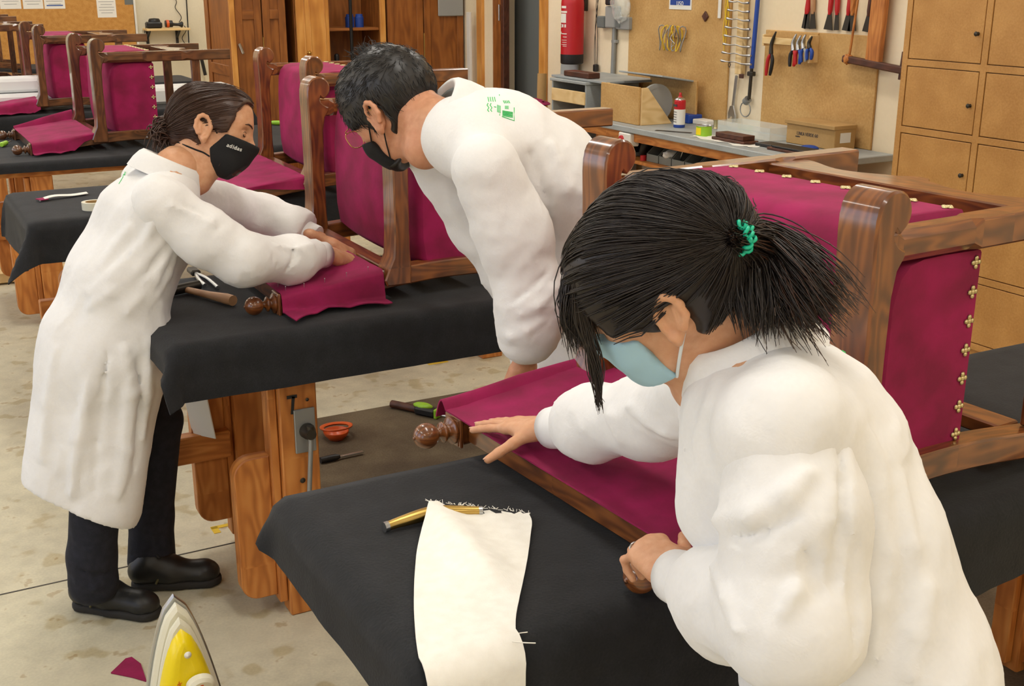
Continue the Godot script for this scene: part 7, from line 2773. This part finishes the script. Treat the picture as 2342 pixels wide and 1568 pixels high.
func iron() -> void:
	# steam iron standing on its heel; local y up to the tip, z towards its soleplate's back, x across
	var at := pt(402, 1375, 2.0)
	var yb := 0.44
	var t := thing("steam_iron", "yellow and white steam iron standing on its heel", "iron", Vector3(at.x, yb, at.z))
	var view := Vector3(-at.x, 0, -at.z).normalized()
	t.rotation.y = atan2(view.x, view.z) + 0.16
	var tip: float = at.y - yb
	# outline of the soleplate in x,y
	var half := []
	for i in 13:
		var u := i / 12.0
		half.append(Vector2(0.074 * pow(1.0 - u, 0.56) * (1.0 if u > 0.12 else 0.94 + 0.5 * u), u * tip))
	var layer := func(grow: float, top: float) -> PackedVector2Array:
		var p := PackedVector2Array()
		for q: Vector2 in half:
			p.append(Vector2(q.x * grow, 0.004 + q.y * top))
		for k in range(half.size() - 2, -1, -1):
			var q: Vector2 = half[k]
			p.append(Vector2(-q.x * grow, 0.004 + q.y * top))
		return p
	var sole := MB.new()
	sole.prism(layer.call(1.06, 1.0), 0.010, at3(Vector3(0, 0, -0.020)), 0.002)
	put("soleplate", sole, M.steel, t)
	var skirt := MB.new()
	skirt.prism(layer.call(1.0, 0.965), 0.024, at3(Vector3(0, 0, -0.004)), 0.006)
	put("skirt", skirt, M.cream_plastic, t)
	var step := MB.new()
	step.prism(layer.call(0.90, 0.90), 0.016, at3(Vector3(0, 0, 0.015)), 0.005)
	put("collar", step, M.cream_plastic, t)
	# yellow tank: loft of shrinking outlines, bulging forward
	var rings := []
	for k in 7:
		var u := k / 6.0
		var g := 0.90 * sqrt(1.0 - u * u * 0.8)
		var ring := []
		for q: Vector2 in layer.call(g, 0.845 - 0.10 * u):
			ring.append(Vector3(q.x, q.y, 0.020 + 0.034 * sin(u * PI * 0.5) * (0.45 + 0.55 * clampf(1.2 - q.y / tip, 0.0, 1.0))))
		rings.append(ring)
	var tank := MB.new()
	tank.loft(rings, true)
	put("tank", tank, M.yellow_plastic, t)
	put("spray_nozzle", lt([[0.0, 0.0], [0.007, 0.0], [0.007, 0.0], [0.006, 0.006], [0.0, 0.009]], Transform3D(Basis(Vector3(1, 0, 0), Vector3(0, 0, 1), Vector3(0, -1, 0)), Vector3(0.004, tip * 0.70, 0.040)), 14), M.white_plastic, t)
	var ph := PackedVector2Array()
	for k in 13:
		var a := PI * k / 12.0
		ph.append(Vector2(0.0235 * cos(a), 0.02 * sin(a)))
	ph.append(Vector2(-0.0205, -0.13))
	ph.append(Vector2(0.0205, -0.13))
	var pm := MB.new()
	pm.prism(ph, 0.022, Transform3D(Basis(Vector3(1, 0, 0), 0.20), Vector3(0.018, tip * 0.50, 0.060)), 0.005)
	put("control_panel", pm, M.cream_plastic, t)
	put("steam_mark", bx(Vector3(0.018, tip * 0.50 + 0.004, 0.0725), Vector3(0.005, 0.007, 0.001), 0.0), M.orange_plastic, t)
	put("dial", lt([[0.0, 0.0], [0.016, 0.0], [0.016, 0.0], [0.014, 0.018], [0.014, 0.018], [0.0, 0.018]], Transform3D(Basis(Vector3(1, 0, 0), Vector3(0, 0.3, 0.95), Vector3(0, -0.95, 0.3)), Vector3(0.030, tip * 0.27, 0.078)), 18), M.yellow_plastic, t)
	put("emblem", lt([[0.0, 0.0], [0.008, 0.0], [0.008, 0.0], [0.0, 0.0006]], Transform3D(Basis(Vector3(1, 0, 0), Vector3(-0.35, 0.1, 0.93), Vector3(0, -0.93, 0.1)), Vector3(-0.030, tip * 0.40, 0.0478)), 16), M.orange_plastic, t)
	text(t, "lettering", "solac", Transform3D(Basis(Vector3(0.42, 0.86, 0.20), Vector3(-0.84, 0.46, -0.30), Vector3(-0.35, 0.0, 0.94)).orthonormalized(), Vector3(-0.018, tip * 0.50, 0.0480)), 0.010, M.orange_plastic, 0.001)
	put("handle", tb(curve([Vector3(0.0, tip * 0.42, 0.06), Vector3(0.0, tip * 0.38, 0.10), Vector3(0.0, tip * 0.12, 0.105), Vector3(0.0, 0.01, 0.07)], 6), 0.016, 12), M.yellow_plastic, t)
	# ironing board it stands on, below the picture's edge
	var b := thing("ironing_board", "dark covered ironing board under the yellow iron", "board", Vector3(at.x, 0, at.z))
	put("top", bx(Vector3(0.02, yb - 0.018, 0.16), Vector3(0.34, 0.034, 0.42), 0.015), M.felt, b)
	for s: float in [-1.0, 1.0]:
		put("leg", tb([Vector3(0.02, 0.01, 0.16 + 0.22 * s), Vector3(0.02, yb - 0.034, 0.16 - 0.16 * s)], 0.012, 10), M.grey_metal, b)

func near_bench_things() -> void:
	iron()
	# upholsterer's hammer, head on the felt, handle under the cloth strip
	var y := FELT + 0.0035
	var h := thing("tack_hammer", "bronze coloured tack hammer lying under the torn white strip", "hammer", Vector3(0.745, y, -1.652))
	var hx := Vector3(0.147, 0, 0.022).normalized()
	put("head", tb(curve([-hx * 0.085 + Vector3(0, 0.010, 0.016), -hx * 0.05 + Vector3(0, 0.012, 0.008), Vector3(0, 0.014, 0), hx * 0.04 + Vector3(0, 0.012, 0.004), hx * 0.078 + Vector3(0, 0.010, 0.012)], 5), ring_radii(21, func(u: float) -> float: return 0.0078 + 0.004 * pow(sin(u * PI), 2.0)), 14), M.brass, h)
	put("face", tb([-hx * 0.083 + Vector3(0, 0.010, 0.016), -hx * 0.091 + Vector3(0, 0.010, 0.018)], 0.0088, 14), M.steel, h)
	put("tip", tb([hx * 0.076 + Vector3(0, 0.010, 0.012), hx * 0.082 + Vector3(0, 0.010, 0.013)], 0.0080, 14), M.steel, h)
	put("handle", tb([Vector3(0.0, 0.012, 0.006), Vector3(-0.002, 0.010, 0.03), Vector3(-0.008, 0.0095, 0.12), Vector3(-0.015, 0.0095, 0.22)], [0.007, 0.007, 0.009, 0.009], 12), M.handle_wood, h)
	# torn white strip laid over the hammer's handle, hanging off the near edge
	var lft := [Vector3(0.748, 0, -1.672), Vector3(0.728, 0, -1.640), Vector3(0.700, 0, -1.60), Vector3(0.672, 0, -1.553), Vector3(0.640, 0, -1.49), Vector3(0.612, 0, -1.43), Vector3(0.590, 0, -1.38), Vector3(0.566, 0, -1.32), Vector3(0.550, 0, -1.275)]
	var rgt := [Vector3(0.895, 0, -1.590), Vector3(0.885, 0, -1.560), Vector3(0.860, 0, -1.52), Vector3(0.828, 0, -1.47), Vector3(0.795, 0, -1.42), Vector3(0.760, 0, -1.37), Vector3(0.732, 0, -1.33), Vector3(0.712, 0, -1.30), Vector3(0.698, 0, -1.275)]
	var pts := []
	var fz := FastNoiseLite.new()
	fz.seed = 77
	fz.frequency = 6.0
	var sl := curve(lft, 4)
	var sr := curve(rgt, 4)
	for i in sl.size():
		var row := []
		for k in 22:
			var u := k / 21.0
			var p: Vector3 = (sl[i] as Vector3).lerp(sr[i], u)
			# over the hammer's handle the cloth stands up like a low tent
			var hxx := 0.745 - 0.058 * (p.z + 1.652)
			var tent := 0.022 * exp(-pow((p.x - hxx) / 0.034, 2.0)) * smoothstep(-1.36, -1.46, p.z)
			p.y = FELT + 0.007 + tent + 0.004 * (0.5 + fz.get_noise_2d(p.x * 2.0, p.z * 2.0))
			if i == 0:
				p += Vector3(0.004 * sin(k * 3.1), 0, 0.008 * sin(k * 1.9) + 0.005 * sin(k * 4.7))
			row.append(p)
		pts.append(row)
	for s in range(1, 13):
		var row := []
		for k in 22:
			var u := k / 21.0
			var e: Vector3 = (sl[sl.size() - 1] as Vector3).lerp(sr[sr.size() - 1], u)
			var a := minf(s / 5.0, 1.0) * PI * 0.5
			var dn := maxf(0.0, s - 5.0) * 0.030
			row.append(Vector3(e.x - 0.012 * s / 8.0, FELT + 0.009 - 0.045 * (1.0 - cos(a)) - dn, e.z + 0.045 * sin(a) + dn * 0.10 + 0.008 * sin(u * 5.0) * s / 12.0))
		pts.append(row)
	var m := MB.new()
	m.sheet(pts, 0.0025)
	var strip := solo("cloth_strip", m, M.canvas, "torn white cloth strip lying over the hammer handle", "cloth")
	var th := MB.new()
	th.tube(curve([Vector3(0.683, FELT + 0.006, -1.262), Vector3(0.695, FELT + 0.005, -1.268), Vector3(0.712, FELT + 0.004, -1.266)], 4), 0.0009, 5)
	th.tube(curve([Vector3(0.680, FELT + 0.006, -1.252), Vector3(0.694, FELT + 0.005, -1.243), Vector3(0.708, FELT + 0.004, -1.236)], 4), 0.0009, 5)
	for i in 60:
		var k := rng.randf()
		var a: Vector3 = (pts[0][0] as Vector3).lerp(pts[0][21], k)
		th.tube([a, a + Vector3(rng.randfn() * 0.004, 0.001, -0.006 + rng.randfn() * 0.003)], 0.0005, 4)
	put("frayed_threads", th, M.canvas, strip)

func middle_bench_things() -> void:
	var y := FELT + 0.0035
	# mallet handle and pliers by the bending worker's coat
	var h := thing("hammer_handle", "pale wooden tool handle lying beside the bent worker's coat", "hammer", Vector3(0.785, y, -3.235))
	var d := Vector3(0.078, 0, 0.189).normalized()
	put("handle", tb([-d * 0.11 + Vector3(0, 0.012, 0), Vector3(0, 0.014, 0), d * 0.08 + Vector3(0, 0.0165, 0), d * 0.105 + Vector3(0, 0.016, 0)], [0.009, 0.011, 0.0155, 0.0150], 14), M.handle_wood, h)
	put("head", tb([-d * 0.115 + Vector3(-0.045, 0.016, 0.015), -d * 0.115 + Vector3(0.045, 0.016, -0.015)], 0.015, 12), M.dark_metal, h)
	var p := thing("webbing_pliers", "steel pliers with open handles lying beside the wooden tool handle", "pliers", Vector3(0.82, y, -3.43))
	put("handle", tb(curve([Vector3(0.0, 0.008, -0.10), Vector3(0.012, 0.010, -0.02), Vector3(0.014, 0.008, 0.10)], 4), 0.006, 8), M.steel, p)
	put("handle", tb(curve([Vector3(0.0, 0.008, -0.10), Vector3(-0.012, 0.010, -0.02), Vector3(-0.012, 0.008, 0.055)], 4), 0.006, 8), M.steel, p)
	put("jaw", bx(Vector3(0, 0.010, -0.125), Vector3(0.03, 0.018, 0.06), 0.005), M.dark_metal, p)
	# pins along the velvet's edge
	var pin := MB.new()
	pin.tube([Vector3(0, -0.004, 0), Vector3(0, 0.010, 0)], 0.0007, 5)
	pin.lathe([[0.0, 0.009], [0.0016, 0.010], [0.0016, 0.012], [0.0, 0.013]], Transform3D.IDENTITY, 7)
	var pmesh := pin.mesh()
	for q: Array in [[0.925, -3.167], [0.925, -3.102], [0.93, -3.054], [0.935, -3.005], [0.985, -2.998], [1.045, -3.0], [1.11, -3.003], [1.175, -3.006], [1.200, -3.60], [1.200, -3.54], [1.202, -3.47], [0.925, -3.24]]:
		var x: float = q[0] - 0.905
		var top := 0.056 + 0.045 * pow(sin(PI * clampf(x / 1.06, 0.0, 1.0)), 1.5)
		var o := solo("pin", pmesh, M.steel, "small steel pin standing in the edge of the magenta velvet", "pin", "pins in the velvet")
		o.position = Vector3(q[0], FELT + 0.008 + top, q[1])
	# tools inside the chair frame
	solo("cutter", bx(Vector3(1.50, y + 0.010, -3.22), Vector3(0.13, 0.016, 0.03), 0.005, Basis(Vector3.UP, 0.3)), M.light_wood, "pale wooden handled tool between the chair legs on the felt", "tool")
	solo("white_card", bx(Vector3(1.31, y + 0.006, -3.50), Vector3(0.06, 0.010, 0.045), 0.002, Basis(Vector3.UP, 0.25)), M.white_plastic, "small white case lying inside the middle chair frame", "case")
	solo("small_hook", tb(curve([Vector3(1.53, y + 0.008, -3.33), Vector3(1.56, y + 0.012, -3.31), Vector3(1.60, y + 0.008, -3.30), Vector3(1.61, y + 0.008, -3.27)], 4), 0.004, 8), M.steel, "bent steel hook on the felt inside the middle chair", "hook")
	# cardboard-like roll of dark felt inside
	# metal vice plate with rod on the bench leg
	var v := thing("bench_vice", "grey metal vice plate with hanging rod on the bench leg", "vice", Vector3(0.915, 0.55, -2.872))
	put("plate", bx(Vector3(0.008, 0.0, 0.004), Vector3(0.058, 0.125, 0.008), 0.002), M.grey_metal, v)
	put("boss", lt([[0.0, 0.0], [0.022, 0.0], [0.022, 0.0], [0.020, 0.018], [0.014, 0.026], [0.014, 0.04], [0.014, 0.04], [0.0, 0.04]], Transform3D(Basis(Vector3(1, 0, 0), Vector3(0, 0, 1), Vector3(0, -1, 0)), Vector3(0.012, 0.0, 0.006)), 18), M.dark_metal, v)
	put("rod", tb([Vector3(0.013, 0.012, 0.035), Vector3(0.012, -0.03, 0.036), Vector3(-0.004, -0.20, 0.040)], 0.0065, 10), M.grey_metal, v)
	put("rod_knob", tb([Vector3(0.013, 0.010, 0.035), Vector3(0.013, 0.022, 0.035)], 0.010, 12), M.dark_metal, v)
	put("bolt", lt([[0.0, 0.0], [0.005, 0.0], [0.005, 0.0], [0.0, 0.003]], Transform3D(Basis(Vector3(1, 0, 0), Vector3(0, 0, 1), Vector3(0, -1, 0)), Vector3(0.02, 0.085, 0.001)), 10), M.dark_metal, v)
	put("bolt", lt([[0.0, 0.0], [0.008, 0.0], [0.008, 0.0], [0.0, 0.004]], Transform3D(Basis(Vector3(1, 0, 0), Vector3(0, 0, 1), Vector3(0, -1, 0)), Vector3(-0.005, -0.145, 0.001)), 10), M.dark_metal, v)
	var tm := MB.new()
	tm.box(Vector3(0.893, 0.650, -2.8705), Vector3(0.028, 0.009, 0.001), 0.0)
	tm.box(Vector3(0.894, 0.626, -2.8705), Vector3(0.008, 0.050, 0.001), 0.0, Basis(Vector3(0, 0, 1), -0.12))
	solo("painted_mark", tm, M.rubber, "black painted T mark on the bench leg above the vice", "mark")
	# white paper hanging at the bench end behind the coat
	solo("paper_flap", bx(Vector3(0.735, 0.60, -3.33), Vector3(0.004, 0.40, 0.10), 0.001, Basis(Vector3(0, 0, 1), 0.12) * Basis(Vector3(0, 1, 0), 0.5)), M.paper, "white card hanging at the bench end behind the dark trousers", "card")

func far_bench_things() -> void:
	var y := FELT + 0.0035
	var t := thing("masking_tape", "cream masking tape roll standing flat on the felt", "tape", Vector3(0.742, y, -4.80))
	put("roll", lt([[0.032, 0.0], [0.046, 0.0], [0.046, 0.0], [0.046, 0.030], [0.046, 0.030], [0.032, 0.030], [0.032, 0.030], [0.032, 0.0]], Transform3D.IDENTITY, 32), M.cream_plastic, t)
	put("core", lt([[0.030, 0.001], [0.032, 0.001], [0.032, 0.001], [0.032, 0.0295], [0.032, 0.0295], [0.030, 0.0295], [0.030, 0.0295], [0.030, 0.001]], Transform3D.IDENTITY, 28), M.cardboard, t)
	var st := thing("paper_strip", "white folded strip with pink end beside the masking tape", "strip", Vector3(0.675, y, -5.09))
	var pts := []
	for r in 3:
		var row := []
		for k in 16:
			var u := k / 15.0
			row.append(Vector3(-0.10 + u * 0.20, 0.004 + 0.008 * sin(u * PI) + 0.004 * sin(u * 7.0), 0.03 - u * 0.075 - 0.03 + r * 0.022 - 0.01))
		pts.append(row)
	var m := MB.new()
	m.sheet(pts, 0.002)
	put("strip", m, M.paper, st)
	put("pink_end", bx(Vector3(-0.088, 0.008, 0.012), Vector3(0.034, 0.004, 0.046), 0.001, Basis(Vector3.UP, 0.35)), M.velvet, st)
	# screwdrivers
	for a: Array in [[Vector3(2.195, y, -7.10), 2.2, "green_plastic", "green handled screwdriver on the felt behind the man's chair"], [Vector3(0.64, y, -6.88), 1.2, "green_plastic", "green and black tool lying beside the dark chair's knob"]]:
		var s := thing("screwdriver", a[3], "screwdriver", a[0], a[1], "screwdrivers on the felt")
		put("handle", tb([Vector3(-0.055, 0.014, 0), Vector3(-0.04, 0.014, 0), Vector3(0.0, 0.014, 0), Vector3(0.02, 0.014, 0), Vector3(0.03, 0.014, 0)], [0.010, 0.015, 0.013, 0.009, 0.013], 12), M[a[2]], s)
		put("shaft", tb([Vector3(0.03, 0.013, 0), Vector3(0.12, 0.010, 0)], 0.0035, 8), M.steel, s)
	var r := thing("red_awl", "red knobbed awl lying on the felt in front of the foam", "awl", Vector3(2.03, y, -8.62))
	put("handle", lt([[0.0, -0.03], [0.02, -0.025], [0.026, 0.0], [0.02, 0.025], [0.012, 0.035], [0.0, 0.036]], Transform3D(Basis(Vector3(0, 1, 0), Vector3(1, 0, 0), Vector3(0, 0, -1)), Vector3(0, 0.026, 0)), 16), M.red_paint, r)
	put("spike", tb([Vector3(0.035, 0.024, 0), Vector3(0.24, 0.012, -0.02)], 0.004, 8), M.steel, r)
	# white foam slabs on the bench, printed ends
	var f1 := thing("foam_slab", "white foam slab with orange and black print on the bench", "foam", Vector3(1.55, y, -8.83))
	put("slab", bx(Vector3(0.0, 0.055, 0.0), Vector3(1.72, 0.11, 0.36), 0.018), M.white_foam, f1)
	put("orange_print", bx(Vector3(0.62, 0.1105, 0.06), Vector3(0.14, 0.001, 0.05), 0.0), M.orange_plastic, f1)
	var bp := MB.new()
	for k in 3:
		bp.box(Vector3(0.76 + k * 0.03, 0.1105, 0.05 - 0.02 * k), Vector3(0.05, 0.001, 0.018), 0.0, Basis(Vector3.UP, 0.5))
	put("black_print", bp, M.ink, f1)
	solo("foam_slab", bx(Vector3(1.02, y + 0.16, -8.90), Vector3(0.7, 0.09, 0.30), 0.018), M.white_foam, "upper white foam slab stacked on the printed one", "foam")
	# pale boards on the next chairs' stretchers
	solo("pale_board", bx(Vector3(1.45, 0.10, -7.55), Vector3(2.3, 0.08, 0.12), 0.004), M.light_wood, "long pale beam on the floor between the benches", "beam")
	solo("pale_board", bx(Vector3(1.45, 0.04, -7.30), Vector3(2.3, 0.06, 0.10), 0.004), M.light_wood, "lower pale beam on the floor beside the long one", "beam")
